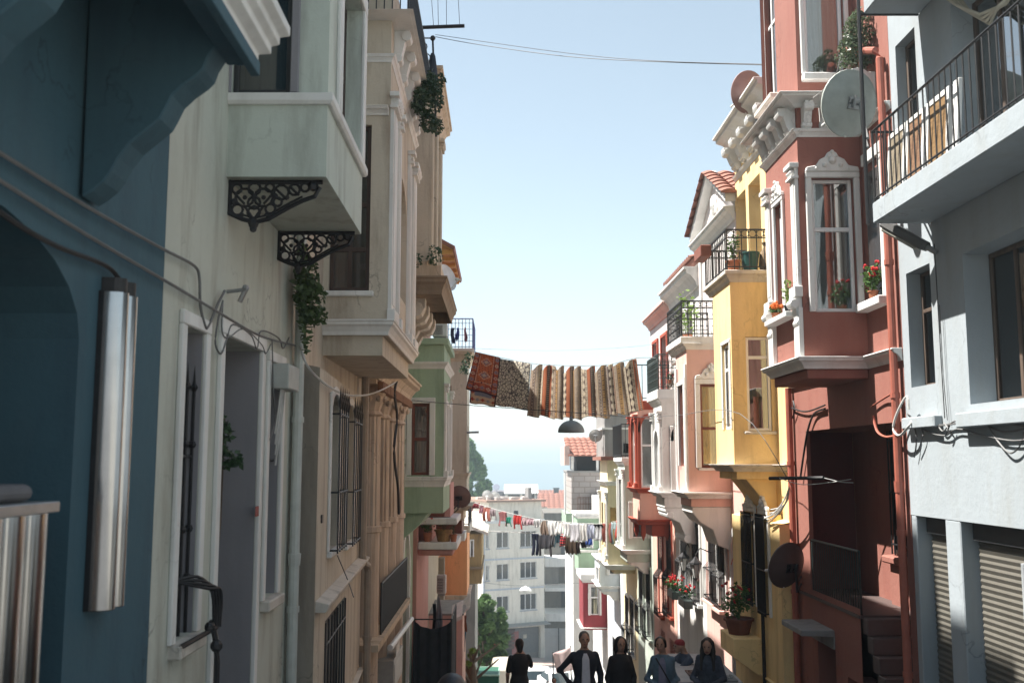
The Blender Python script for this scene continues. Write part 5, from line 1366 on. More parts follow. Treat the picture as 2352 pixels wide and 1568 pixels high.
zz = baybox(h, RT, 38.2, 40.2, .75, 1382, (1282, 1288, 1345, 1352, 1358, 1380), PBLUE, WHITE, (1398, 1320, 1420, 1295), (1378, 1338, 1372, 1300))
low_windows(h, RT, 37.2, 41.2, [(38.2, 39.0, -8.6, -6.6), (39.6, 40.4, -8.8, -6.8)], WHITE, 0)
h = thing('row_house', 'white house with a maroon boarded bay low over the street', 'house', RT(43, 0, -11), GR)
shell(h, RT, 41.2, 45.4, -11.4, -2.2, stucco('chalk_white', (.78, .78, .76), .25), [], 0, 8)
zz = baybox(h, RT, 42.9, 45.0, 1.0, 1337, (1318, 1333, 1440, 1443, 1446, 1460), MAROON, WHITE, (1356, 1412, 1376, 1345), None, corbel=False, cur=LACE)
h = thing('row_house', 'white house with a mint bay next to the old block walled house', 'house', RT(47, 0, -12), GR)
shell(h, RT, 45.4, 49.5, -12.2, -1.6, stucco('chalk_white', (.78, .78, .76)), [], 0, 8)
GRN2 = stucco('soft_green_stucco', (.32, .45, .32), .25)
zz = baybox(h, RT, 46.0, 48.4, .98, 1324, (1178, 1186, 1262, 1268, 1315, 1325), GRN2, WHITE, (1336, 1258, 1358, 1205), None, corbel=False, cur=LACE)
# old block-walled house
h = thing('row_house', 'old house with a bare block wall, open dark attic and orange tile roof', 'house', RT(52, 0, -13), GR)
def blockmat():
    m, nt, b, L = basemat('bare_blocks'); v = objvec(nt)
    br = nn(nt, 'ShaderNodeTexBrick'); br.inputs['Scale'].default_value = 1; br.inputs['Brick Width'].default_value = .55; br.inputs['Row Height'].default_value = .28; br.inputs['Mortar Size'].default_value = .025
    br.inputs['Color1'].default_value = (.42, .39, .37, 1); br.inputs['Color2'].default_value = (.34, .32, .31, 1); br.inputs['Mortar'].default_value = (.2, .17, .15, 1)
    mp = nn(nt, 'ShaderNodeMapping'); mp.inputs['Rotation'].default_value = (rad(90), 0, 0); tc = nn(nt, 'ShaderNodeTexCoord'); L(tc.outputs['Object'], mp.inputs[0]); L(mp.outputs[0], br.inputs['Vector'])
    L(mixrgb(nt, noise(nt, v, 3, 5), br.outputs['Color'], (.3, .26, .24), 'MIX'), b.inputs['Base Color']); b.inputs['Roughness'].default_value = .9; return m
Z = lambda y: RT.pd(1320, y, 50)[1]
bay(h, RT, 50, 56, -5, .95, Z(1178), Z(1083), blockmat())
MB(RT).box(49.9, 56, -5, .98, Z(1085), Z(1081)).build('floor_edge', CEMENT, h)
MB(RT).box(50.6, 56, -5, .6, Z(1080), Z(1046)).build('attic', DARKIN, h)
mb = MB(RT)
for d_ in (.9, -.35, -.9): mb.box(50.0, 50.12, d_ - .06, d_ + .06, Z(1081), Z(1046))
mb.build('post', WHITE, h)
tiles('roof', h, r(49.7, 1.15, Z(1047)), r(49.7, -2.5, Z(1047)), r(53, 1.15, Z(1018) + .35), r(53, -2.5, Z(1018) + .35), 12, 6, ROOFT)
MB(RT).box(49.8, 53, 1.05, 1.3, Z(1068), Z(1024)).build('gable_wall', stucco('pink_plaster', (.55, .4, .35), .4), h)
MB(RT).box(50, 56, -5, .9, -13.2, Z(1178) - .001).build('wall', stucco('chalk_white', (.78, .78, .76)), h)
grille(h, lambda a, b, c: RT(49.95 - b, a, c), (-1.05, 0), (.9, 0), (0.1, 1.7, Z(1172), Z(1140)), .04, 12, .012, plain('rusty_iron', (.16, .07, .05), .8), (.05, .5, .95))
bay(h, RT, 50.5, 54, 0, 1.2, Z(1262), Z(1180), GRN2)
mb = MB(RT); mb.tube([(49.6, 1.3, Z(1085)), (49.6, 1.3, Z(1180))], .05, 6); mb.build('drainpipe', stucco('white_pipe_far', (.7, .7, .68)), h)
t = MB(RT); 
for k in range(9):
    t.poly([(49.8, -.5 - .1 * k, Z(1180) + .02 * math.sin(k)), (49.8, -.6 - .1 * k, Z(1180) + .02 * math.sin(k + 1)), (49.55 + .06 * math.sin(k * 1.7 + 1.7), -.65 - .1 * k, Z(1225)), (49.55 + .06 * math.sin(k * 1.7), -.42 - .1 * k, Z(1225))])
o = t.build('blanket', plain('pale_grey_blanket', (.42, .46, .45), .9)); tag(o, 'pale grey blanket hanging over the ledge of the old block walled house', 'blanket')
o.modifiers.new('s', 'SOLIDIFY').thickness = .02
dish('pale satellite dish on the flat roof left of the cement upper storey', at(1368, 1000, 34), .22, (.1, .9, .3), plain('pale_dish', (.5, .5, .48), .5))
# ------------------------------------------------------------------ LEFT SIDE, further down
h = thing('row_house', 'sage green house with a white trimmed box bay', 'house', LT(24, 0, -6.5), 'terraced houses of the left row')
shell(h, LT, 21.8, 26.8, -7.0, 8.3, GREEN, [], -.1, 8)
Z = lambda y: LT.pd(1015, y, 23.0)[1]
b0, b1, bd = 23.0, 25.9, .9
nw = nh(LT, b0, -.1, 944, 1091, 987, 926)
bay(h, LT, b0, b1, -.1, bd, Z(1178), Z(792), GREEN, near=[nw], front=[(.5, 1.1, Z(1090), Z(926)), (1.7, 2.3, Z(1090), Z(926))], depth=.1)
window(h, LT, (b0, -.1), (b0, bd), nw, (1, 0), .08, WOODR, 1, (.5,), .07, GLASS, curtain=LACE, trim=.05, trimm=WHITE, trimw=.13)
for a in (.5, 1.7): window(h, LT, (b0, bd), (b1, bd), (a, a + .6, Z(1090), Z(926)), (0, -1), .08, WOODR, 1, (.5,), .06, GLASS, trim=.05, trimm=WHITE, trimw=.1)
cornice(h, LT, baypath(b0, b1, -.1, bd), Z(1118), Z(1094), .1, WHITE, 'moulding'); cornice(h, LT, baypath(b0, b1, -.1, bd), Z(847), Z(831), .1, WHITE, 'moulding')
MB(LT).box(b0 - .08, b1 + .1, -.09, bd + .1, Z(791.5), Z(777)).build('bay_roof', GREEN, h, bevel=.01)
mb = MB(LT); mb.extr([(b0 + .1, -.09, Z(1178)), (b0 + .1, .55, Z(1178)), (b0 + .1, .35, Z(1205)), (b0 + .1, -.09, Z(1245))], (b1 - b0 - .2, 0, 0)); mb.build('corbel', GREEN, h)
for a, b in ((b0 + .02, b0 + .3), (b1 - .3, b1 - .02)): pilaster(h, LT, a, b, bd, .05, Z(1094), Z(880), WHITE)
MB(lambda a, b, c: LT(b0 - b, a, c)).box(-.08, .06, 0, .05, Z(1094), Z(830)).build('pilaster', WHITE, h, bevel=.008)
pipe(h, LT, [(21.9, .05, Z(815)), (21.9, .05, -7)], .07, plain('green_pipe', (.16, .2, .14), .6))
n = 10
mb = MB(LT); cs = 24.2
for k in range(n):
    a0, a1 = PI * k / n, PI * (k + 1) / n
    q = lambda a, rr: (cs - rr * math.cos(a), -.098, -2.7 + rr * 1.3 * math.sin(a))
    mb.extr([q(a0, .8), q(a1, .8), q(a1, .98), q(a0, .98)], (0, .08, 0))
mb.box(cs - .98, cs - .8, -.098, -.02, -6.8, -2.7); mb.box(cs + .8, cs + .98, -.098, -.02, -6.8, -2.7)
mb.build('arch_surround', WHITE, h)
MB(LT).box(cs - .78, cs + .78, -.099, -.09, -6.8, -2.7).build('door', plain('olive_door', (.07, .08, .05), .6), h)
def ac(label, p, w, d, hh, face=1):
    p = Vector(p); t = thing('air_conditioner', label, 'air conditioner', p, 'air conditioning units')
    MB().box(p.x - w / 2, p.x + w / 2, p.y - d / 2, p.y + d / 2, p.z, p.z + hh).build('casing', plain('ac_white', (.55, .55, .53), .5), t, bevel=.015)
    mb = MB(); c = (p.x, p.y - d / 2 - .004, p.z + hh / 2)
    for k in range(9): mb.box(p.x - w * .42, p.x + w * .2, p.y - d / 2 - .012, p.y - d / 2 - .002, p.z + hh * (.12 + .085 * k), p.z + hh * (.12 + .085 * k) + hh * .03)
    mb.build('grille', IRON, t)
    mb = MB(); mb.box(p.x - w * .4, p.x + w * .4, p.y - d * .2, p.y + d * .2, p.z - .06, p.z - .002); mb.build('bracket', GREYM, t)
ac('white air conditioner standing on the flat roof of the green bay', at(1011, 774, 25.5), .38, .4, .33)
h = thing('row_house', 'low house of dusky pink plaster with a flower balcony beside the green bay', 'house', LT(29, 0, -8), 'terraced houses of the left row')
shell(h, LT, 26.8, 31.2, -8.4, 4.6, PINKL, [], 0, 8)
Z = lambda y: LT.pd(1020, y, 27.0)[1]
MB(LT).box(27.0, 29.6, .001, 1.06, Z(1262), Z(1245)).build('balcony_slab', WHITE, h, bevel=.03, seg=2)
MB(LT).box(27.05, 29.5, .001, .95, Z(1276), Z(1262)).build('balcony_base', PINKL, h, bevel=.05, seg=2)
MB(LT).box(27.1, 29.6, .001, 1.05, Z(1205), Z(1189)).build('upper_slab', WHITE, h, bevel=.03, seg=2)
MB(LT).box(27.3, 29.4, .001, .85, Z(1188), Z(1110)).build('oriel', PINKL, h)
MB(lambda a, b, c: LT(27.3 - b, a, c)).box(.1, .7, 0, .03, Z(1187), Z(1135)).build('window', WOODR, h)
MB(LT).box(27.5, 29.2, .001, .35, Z(1244), Z(1206)).build('back_panel', PINKL, h)
potplant('red geranium in a clay pot on the dusky pink balcony', LT(27.25, .25, Z(1245)), .12, .24, .22, .45, 140, LEAF, TERRA, REDFL, 9, .08)
potplant('wide striped bowl with a bare twisted plant on the dusky pink balcony', LT(27.3, .68, Z(1245)), .24, .32, .2, .2, 24, LEAFD, plain('banded_clay', (.28, .16, .06), .7, 0, .5, 3), None, 0, .06)
potplant('small dark plant pot at the outer end of the dusky pink balcony', LT(27.2, .95, Z(1245)), .1, .2, .14, .35, 30, LEAFD, TERRA, None, 0, .06)
# roof with orange timber eave
p = lambda x, y, Y: tuple(at(x, y, Y))
zr = LT.pw(1040, 580, .9)[1]
mb = MB(LT); mb.extr([(26.2, .95, zr - .02), (26.2, -2.5, zr + 1.9), (26.2, -2.5, zr + 2.0), (26.2, .98, zr + .08)], (5.0, 0, 0)); mb.build('roof', ROOFT, h)
mb = MB(LT)
for k in range(6): mb.box(26.4 + k * .9, 26.5 + k * .9, .02, .9, zr - .1, zr + .02)
mb.extr([(26.25, .02, zr + .48), (26.25, .92, zr - .03), (26.25, .92, zr - .005), (26.25, .02, zr + .5)], (4.9, 0, 0)); mb.build('eave', wood('orange_timber', (.5, .25, .07), (.62, .33, .1)), h)
MB(LT).box(26.85, 31.1, -.5, .01, 4.6, zr + .5).build('gable_wall', ROSE, h)
dish('pale satellite dish under the orange timber eave of the left row', at(1027, 637, 25.5), .36, (.75, -.5, .25), plain('white_dish', (.6, .6, .6), .45), IRON, LT(25.2, .3, 4.6))
h = thing('row_house', 'tall beige house with a slim bay and a blue black railed roof balcony', 'house', LT(33.5, 0, -9), 'terraced houses of the left row')
shell(h, LT, 31.2, 36.2, -9.6, 3.4, BEIGE, [], 0, 8)
Z = lambda y: LT.pd(1070, y, 33.0)[1]
hs = [(.28, .58, Z(1070), Z(975)), (.28, .58, Z(940), Z(885))]
bay(h, LT, 33.0, 35.6, 0, 1.1, Z(1172), Z(812), BEIGE, near=hs, front=[(.5, 1.0, Z(1070), Z(975)), (1.5, 2.0, Z(1070), Z(975))])
for q in hs: window(h, LT, (33.0, 0), (33.0, 1.1), q, (1, 0), .08, WOODR, 1, (.6,), .05, GLASS)
cornice(h, LT, baypath(33.0, 35.6, 0, 1.1), Z(1172), Z(1160), .2, BEIGE, 'moulding'); cornice(h, LT, baypath(33.0, 35.6, 0, 1.1), Z(830), Z(806), .2, SAND, 'cornice')
cornice(h, LT, baypath(33.0, 35.6, 0, 1.1), Z(1100), Z(1085), .08, BEIGE, 'moulding')
MB(LT).box(32.8, 35.9, .001, 1.32, Z(805.5), Z(801)).build('balcony_slab', STONE, h)
MB(LT).box(33.1, 35.5, .001, 1.0, Z(1195), Z(1173)).build('bay_foot', SAND, h)
railing(h, LT, [(32.9, .35), (32.9, 1.28), (35.8, 1.28)], Z(801), 1.0, .12, .012, plain('blue_black_iron', (.045, .05, .17), .5), False, curls=False)
mb = MB(LT); z_ = Z(801)
for k in range(4): mb.tube([(32.9, .35, z_ + .25 + .2 * k), (32.9, 1.28, z_ + .25 + .2 * k)], .008, 4)
mb.build('rail_bars', plain('blue_black_iron', (.045, .05, .17), .5), h)
CL = {}
def cmat(c, name=None):
    key = name or 'cloth_%02x%02x%02x' % tuple(int(x * 255) for x in c)
    return clothmat(key, c, .5)
def garment(label, kind, x0, x1, y0, y1, Y, c, cat='garment', mat=None, wave=.03, group='washing on the lines'):
    """washing pegged at its top edge: x0..x1, y0 (line) .. y1 (lowest) in photo rows at street depth Y"""
    Yf = Y if callable(Y) else (lambda x: Y)
    A, B = at(x0, y0, Yf(x0)), at(x1, y0, Yf(x1)); low = at((x0 + x1) / 2, y1, Yf((x0 + x1) / 2)); H = (A.z + B.z) / 2 - low.z
    n = 22; m = 12; rng = random.Random(label)
    ph = rng.uniform(0, 6)
    def span(u):
        e = .05 * math.sin(u * 19 + ph)
        if kind == 'trousers':
            if abs(u - .5) < .07: return (0, .3)
            return (0, .97 + e * .5)
        if kind == 'shirt':
            if u < .2 or u > .8: return (.03 if kind else 0, 1.0 + e * .3)
            return (0, .66 + e * .4)
        if kind == 'dress': return (.0, .95 + e)
        return (0, .94 + e)
    mb = MB()
    def P(u, v):
        taper = 1.
        if kind == 'dress': taper = .35 + .65 * min(1, v * 1.6)
        if kind == 'shirt' and (u < .2 or u > .8) and v > .5: taper = 1 + .15 * (v - .5)
        uu = .5 + (u - .5) * taper
        q = A.lerp(B, uu); w = wave * math.sin(u * 14 + ph + v * 1.5) * (.4 + v) + .05 * v * math.sin(ph * 3 + u * 3)
        return (q.x + .02 * math.sin(v * 5 + ph), q.y + w, q.z - H * v - .015 * abs(math.sin(u * PI * 2)) * (1 - v))
    for i in range(n):
        u0, u1 = i / n, (i + 1) / n; s = span((u0 + u1) / 2)
        for j in range(m):
            a, b = s[0] + (s[1] - s[0]) * j / m, s[0] + (s[1] - s[0]) * (j + 1) / m
            mb.poly([P(u0, a), P(u1, a), P(u1, b), P(u0, b)])
    o = mb.build('garment' if cat == 'garment' else cat.replace(' ', '_'), mat or cmat(c), smooth=True)
    md = o.modifiers.new('s', 'SOLIDIFY'); md.thickness = .012
    return tag(o, label, cat, group)
for lb, kd, a, b, y0, y1, c in (('dark blue towel drying on the left balcony rail, nearest the house', 'sheet', 1036, 1044, 752, 790, (.02, .03, .08)), ('slim blue garment on the left balcony rail', 'dress', 1046, 1055, 752, 782, (.04, .07, .3)), ('pinkish garment on the left balcony rail', 'dress', 1066, 1073, 752, 785, (.45, .25, .3))):
    garment(lb, kd, a, b, y0, y1, 32.8, c)
mb = MB(); 
for x, y in ((1070, 835), (1066, 850), (1078, 820)): leafblob(mb, at(x, y, 32.7), .16, .15, .2, 60, .1)
tag(mb.build('creeper', LEAFD, weld=False), 'dark creeper hanging under the left balcony beside the kilim', 'creeper')
mb = MB(); mb.tube([p(1072, 993, 33), p(1100, 992, 33)], .04, 6); tag(mb.build('iron_rod', GREYM), 'short grey rod sticking out of the slim beige bay', 'rod')
dish('large brown satellite dish on an arm in front of the beige bay on the left', at(1056, 1140, 30), .34, (.2, .93, .3), plain('brown_dish2', (.17, .115, .095), .5), IRON, LT(30.2, .5, at(1030, 1190, 30).z))
Z = lambda y: LT.pd(1060, y, 35.0)[1]
MB(LT).box(34.4, 36.0, .001, .9, Z(1222), Z(1162)).build('timber_oriel', WOODR, h)
MB(LT).box(34.3, 36.1, .001, 1.0, Z(1238), Z(1222)).build('oriel_sill', WHITE, h)
h = thing('row_house', 'bright orange rendered bay house with a black curled balcony rail', 'house', LT(38.5, 0, -10), 'terraced houses of the left row')
shell(h, LT, 36.2, 41.5, -10.8, -1.2, ORANGE, [], 0, 8)
Z = lambda y: LT.pd(1060, y, 37.5)[1]
bay(h, LT, 37.5, 40.5, 0, .98, Z(1392), Z(1222), ORANGE)
cornice(h, LT, baypath(37.5, 40.5, 0, .98), Z(1380), Z(1366), .12, STONE, 'moulding')
MB(LT).box(37.3, 40.7, .001, 1.08, Z(1221.5), Z(1206)).build('balcony_slab', STONE, h)
railing(h, LT, [(37.4, .0), (37.4, 1.04), (40.6, 1.04)], Z(1206), .68, .16, .016, IRON, True)
mb = MB(LT); z_ = Z(1394)
mb.tube([(37.7, 0, z_ - .05), (37.7, .9, z_ - .05)], .03, 5); mb.ring((37.7, .3, z_ - .25), (1, 0, 0), (0, 0, 1), .16, .025, 12, 5); mb.ring((37.7, .3, z_ - .25), (1, 0, 0), (0, 0, 1), .07, .02, 10, 4); mb.tube([(37.7, .0, z_ - .55), (37.7, .5, z_ - .3), (37.7, .9, z_ - .08)], .025, 5)
mb.build('iron_bracket', IRON, h)
MB(LT).box(36.22, 36.9, .001, .2, -10, -3.4).build('side_wall', BEIGE_SHADE, h)
# lower pink lean-to, awnings, dark tarp stall
s_ = 31.5; Z = lambda y: LT.pd(1045, y, s_)[1]
t = thing('lean_to', 'narrow salmon pink outbuilding under the orange bay', 'outbuilding', LT(32.5, .6, -8))
MB(LT).box(s_, 34.5, .001, LT.pd(1062, 1480, s_)[0], -8.6, Z(1412)).build('wall', ROSE, t)
MB(LT).box(s_ - .05, 34.6, .0, LT.pd(1063, 1480, s_)[0] + .03, Z(1412) + .001, Z(1408)).build('roof', CEMENT, t)
def awning(label, P0, P1, drop, mat):
    P0, P1 = Vector(P0), Vector(P1); mb = MB(); n = 14
    back = Vector((0, .7, .35))
    for k in range(n):
        a, b = P0.lerp(P1, k / n), P0.lerp(P1, (k + 1) / n)
        mb.poly([tuple(a), tuple(b), tuple(b + back), tuple(a + back)])
        mb.poly([tuple(a), tuple(b), tuple(b - Vector((0, 0, drop * .6))), tuple((a + b) / 2 - Vector((0, 0, drop))), tuple(a - Vector((0, 0, drop * .6)))])
    o = mb.build('awning', mat); o.modifiers.new('s', 'SOLIDIFY').thickness = .015
    return tag(o, label, 'awning')
AW = plain('white_canvas', (.72, .7, .67), .9)
awning('white scalloped awning over the salmon pink outbuilding', at(1036, 1424, 30.8), at(1061, 1412, 30.8), .14, AW)
awning('smaller white awning tilted up beside the salmon pink outbuilding', at(1062, 1408, 33), at(1079, 1392, 33), .06, AW)
garment('blue cloth hanging on the wall beneath the smaller awning', 'sheet', 1059, 1069, 1412, 1500, 33.4, (.05, .17, .26), 'cloth', group='cloths by the outbuilding')
garment('rust coloured cloth hanging beside the blue cloth', 'sheet', 1067, 1072, 1412, 1450, 33.2, (.4, .12, .05), 'cloth', group='cloths by the outbuilding')
t = thing('market_stall', 'dark fabric walled stall in front of the dusky pink house', 'stall', LT(26, .5, -6.4))
s0 = 25.6; d0, d1 = .05, LT.pd(1036, 1500, s0)[0]; z0, z1 = gz(s0), LT.pd(1030, 1426, s0)[1]
mb = MB(LT); n = 16
T = lambda a, b, c: LT(a, b, c)
def sheet(mb, A, B, zt, zb_, sag=.1, wv=.03):
    A, B = Vector(A), Vector(B)
    for k in range(n):
        q = []
        for u in (k / n, (k + 1) / n):
            c = A.lerp(B, u); w = wv * math.sin(u * 23); q.append((c.x + w, c.y + w * .5, zt - sag * 4 * u * (1 - u)))
        mb.poly([q[0], q[1], (q[1][0] + .02, q[1][1], zb_), (q[0][0] + .02, q[0][1], zb_)])
sheet(mb, (s0, d0), (s0, d1), z1, z0 - .1, .18); sheet(mb, (s0, d1), (s0 + 2.6, d1), z1, z0 - .4, .05)
o = mb.build('fabric', plain('black_netting', (.018, .02, .024), .9, 0, .5, 5), t); o.modifiers.new('s', 'SOLIDIFY').thickness = .01
mb = MB(LT); 
for a, b in ((s0, d0), (s0, d1), (s0 + 2.6, d1)): mb.tube([(a, b, z0 - .3), (a, b, z1 + .06)], .02, 6)
mb.tube([(s0, d0, z1 + .05), (s0, d1, z1 + .05), (s0 + 2.6, d1, z1 + .05)], .018, 6); mb.build('poles', IRON, t)
ac('grey air conditioner on the dim wall above the dark fabric stall', at(1014, 1362, 29.2), .26, .3, .52)
garment('white robe with a red collar hanging above the dark stall', 'dress', 1000, 1016, 1368, 1470, 27.5, (.42, .4, .44), 'robe', group='clothes outside the dusky pink house')
garment('long black coat hanging above the dark stall', 'sheet', 994, 1001, 1385, 1475, 27.9, (.012, .012, .016), 'coat', group='clothes outside the dusky pink house')
# old house
h = thing('old_house', 'crumbling mustard and brick house with a pale tile roof left of the white apartments', 'house', LT(49, .5, -12))
Z = lambda y: LT.pd(1100, y, 47)[1]; D1 = LT.pd(1106, 1350, 47)[0]
bay(h, LT, 47, 53, -4, D1, Z(1340), Z(1226), stucco('mustard_wall', (.36, .25, .12), .7, .9, .4, dirtc=(.12, .1, .07)), near=[nh(LT, 47, -4, 1079, 1278, 1089, 1238)])
MB(LT).box(47.05, 53, -4, D1 - .15, Z(1300), Z(1284)).build('brick_band', plain('rough_brick', (.22, .09, .06), .9, 0, .4, 10, .8), h)
MB(LT).box(46.8, 53, -4, D1 + .05, Z(1306), Z(1300.5)).build('ledge', stucco('sooty_stone', (.26, .2, .14)), h)
MB(LT).box(47.1, 53, -4, D1 - .3, -13, Z(1340.5)).build('wall', CEMENT, h)
w = MB(lambda a, b, c: LT(47 + b, a, c)); q = nh(LT, 47, -4, 1079, 1278, 1089, 1238)
w.box(q[0] - 4, q[0] - 3.94, -.03, .03, q[2], q[3]); w.box(q[1] - 4.06, q[1] - 4, -.03, .03, q[2], q[3]); w.box(q[0] - 4, q[1] - 4, -.031, .03, q[3] - .06, q[3]); w.build('window_frame', PVC, h)
mb = MB(LT); mb.extr([(46.7, D1 + .3, Z(1228)), (46.7, D1 + .3, Z(1222)), (46.7, -4, Z(1222) + 2.2), (46.7, -4, Z(1222) + 1.9)], (6, 0, 0)); mb.build('roof', stucco('pale_roof', (.5, .45, .4), .6), h)
MB(LT).box(41.5, 47, -6, -.2, -12, -3.5).build('rear_house', CEMENT, None)
o = bpy.data.objects['rear_house']; tag(o, 'plain cement rear wall between the orange and the mustard house', 'wall'); o.name = 'rear_wall'
# ------------------------------------------------------------------ END OF THE STREET
h = thing('apartment_block', 'white four storey apartment block with a roller shutter at the street end', 'apartment block', at(1180, 1500, 88))
APT = stucco('apartment_white', (.84, .79, .69), .35, .85, .2, dirtc=(.4, .36, .28))
TH = rad(27); FP = at(1112, 1300, 87); FU, FN = Vector((math.cos(TH), math.sin(TH), 0)), Vector((-math.sin(TH), math.cos(TH), 0))
def bp(px, py, w=0.):
    r_ = ray(px, py); q = FP + FN * w; t_ = q.dot(FN) / r_.dot(FN); d_ = r_ * t_ - FP
    return d_.dot(FU), d_.z + FP.z
BT = lambda u, w, z: Vector((FP.x, FP.y, 0)) + FU * u + FN * w + Vector((0, 0, z))
u_ = lambda px, py=1300: bp(px, py)[0]
z_at = lambda px, py: bp(px, py)[1]
LW = u_(1250)
ZT, ZB, ZG = z_at(1130, 1196), z_at(1180, 1442), z_at(1215, 1499)
holes = []
for a, b, rows_ in ((1116, 1124, ((1222, 1260), (1297, 1333), (1371, 1406))), (1141, 1169, ((1221, 1258), (1294, 1331), (1368, 1404))), (1195, 1233, ((1218, 1256), (1289, 1327), (1362, 1400)))):
    for r0, r1 in rows_:
        m_ = (a + b) / 2; holes.append((u_(a, r0), u_(b, r0), z_at(m_, r1), z_at(m_, r0)))
mb = MB(BT)
mb.panel((0, 0), (LW, 0), ZB, ZT, holes, (0, 1), .2)
for u0 in (0, LW): mb.poly([(u0, 0, ZB if u0 else ZG - 1), (u0, 12, ZB), (u0, 12, ZT), (u0, 0, ZT)])
mb.poly([(0, 0, ZT), (LW, 0, ZT), (LW, 12, ZT), (0, 12, ZT)]); mb.build('wall', APT, h)
for k, q in enumerate(holes):
    n = 1 if q[1] - q[0] < .7 else (2 if q[1] - q[0] < 1.6 else 3)
    window(h, BT, (0, 0), (LW, 0), q, (0, 1), .15, PVC, n, (), .06, glassmat('dark_glass', (.35, .38, .42), .03), curtain=(CURT, LACE, PURP)[k % 3 if k not in (6, 7) else 0], cpart=(.35, .5, 1, .45, .3, .6, .5, 1, .3)[k], sill=(.06, .08), sillm=plain('blue_grey_sill', (.4, .43, .47), .6))
zp_ = z_at(1190, 1152); ua = u_(1128)
B_ = lambda nm, m_, *a: MB(BT).box(*a).build(nm, m_, h)
B_('penthouse', APT, ua, LW - .002, .5, 9, ZT + .001, zp_)
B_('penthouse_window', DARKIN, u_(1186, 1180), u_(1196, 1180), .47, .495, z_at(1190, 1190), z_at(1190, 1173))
B_('roof_edge', stucco('roof_edge_brown', (.32, .2, .15), .5), ua - .4, LW + .25, .1, 9.2, zp_ + .001, zp_ + .16)
B_('floor_band', WHITE, -.02, LW + .02, -.12, .1, ZT - .22, ZT + .05)
for y in (1282, 1351): B_('floor_band', plain('pale_blue_band', (.5, .54, .6), .7), .02, LW - .02, -.03, -.001, z_at(1180, y) - .07, z_at(1180, y) + .07)
MB(BT).tube([(-.08, -.1, ZT - .1), (-.08, -.1, ZG)], .08, 8).build('drainpipe', plain('blue_grey_pipe', (.42, .46, .52), .5), h)
B_('shop_back', CEMENT, .1, LW, .4, 6, ZG - .8, ZB)
mb = MB(BT); slat_sheet(mb, u_(1186, 1470), u_(1241, 1470), .3, ZG, ZB, .12); mb.build('roller_shutter', plain('grey_shutter', (.2, .205, .21), .5, .2), h)
B_('pillar', APT, u_(1242, 1470), LW, -.02, .5, ZG - .5, ZB)
B_('notice', plain('pale_notice', (.6, .57, .48), .8), u_(1205, 1460), u_(1213, 1460), .26, .29, z_at(1209, 1466), z_at(1209, 1457))
mb = MB(BT); zc_ = z_at(1180, 1436); mb.extr([(-.1, -.8, zc_), (-.1, .3, zc_ + .1), (-.1, .3, zc_ + .22), (-.1, -.8, zc_ + .06)], (LW + .3, 0, 0)); mb.build('shop_canopy', GREYM, h)
B_('shop_front', plain('dark_shop', (.014, .013, .013), .6), u_(1118, 1470), u_(1185, 1470), .2, .3, ZG, ZB - .1)
B_('shop_awning', plain('red_awning', (.45, .03, .03), .8), u_(1122, 1466), u_(1152, 1466), -.5, .15, z_at(1137, 1470), z_at(1137, 1462))
B_('chimney', CEMENT, u_(1228, 1140), u_(1236, 1140), 1.2, 1.9, zp_ + .16, zp_ + 1.2)
mb = MB(BT)
for k in range(40):
    a, w = random.uniform(ua + .2, LW - 1), random.uniform(.6, 4); mb.box(a, a + random.uniform(.2, .9), w, w + random.uniform(.2, .6), zp_ + .162, zp_ + .2 + random.uniform(.03, .22))
tag(mb.build('roof_rubble', stucco('roof_rubble_mat', (.62, .56, .52), .6)), 'scattered broken tiles and slabs on the apartment roof', 'rubble', kind='stuff')
for k, (a, b) in enumerate(((1225, 1138), (1232, 1136), (1156, 1140))):
    q = at(a, 1150, 92); mb = MB(); mb.tube([tuple(q - Vector((0, 0, .5))), tuple(at(a, b - 8, 92))], .03, 5); mb.tube([tuple(at(a - 4, b - 4, 92)), tuple(at(a + 4, b - 4, 92))], .02, 4); mb.tube([tuple(at(a - 3, b, 92)), tuple(at(a + 3, b, 92))], .02, 4)
    tag(mb.build('roof_aerial', IRON), ('thin roof aerial on the apartment roof beside the chimney', 'thin roof aerial at the right edge of the apartment roof', 'thin roof aerial near the dishes on the apartment roof')[k], 'aerial', 'roof aerials')
mb = MB(BT)
for k in range(5): mb.box(u_(1141, 1470), u_(1166, 1470), -1.3, -1.1, z_at(1150, 1484 - k * 9), z_at(1150, 1478 - k * 9))
mb.box(u_(1144, 1480), u_(1149, 1480), -1.1, -1.0, ZG, z_at(1150, 1440)); tag(mb.build('slatted_board', WOODD), 'brown slatted board stand in front of the shop at the street end', 'board stand')
o = MB(BT); o.box(u_(1168, 1470), u_(1171, 1470), -.9, -.8, ZG, z_at(1170, 1448)); o.box(u_(1166, 1470), u_(1181, 1470), -.85, -.8, ZG + .15, z_at(1170, 1446)); tag(o.build('rug_display', plain('patterned_textile', (.28, .1, .09), .9, 0, .7, 7)), 'hanging patterned textile beside the shop door at the street end', 'textile')
garment('red textile displayed at the shop front at the street end', 'sheet', 1128, 1153, 1477, 1500, 85.5, (.42, .05, .05), 'textile', group='textiles of the shop')
for k, (x, y, r_) in enumerate(((1120, 1138, .5), (1137, 1141, .5))):
    dish(('round satellite dish on the apartment roof, nearest the tall tree', 'round satellite dish on the apartment roof, right of the dish by the tree')[k], at(x, y, 89), r_, (.3, .9, .3), plain('pale_dish', (.5, .5, .48), .5), None, None, False)
FY = 88.0
XR_ = at(1250, 1300, FY).x
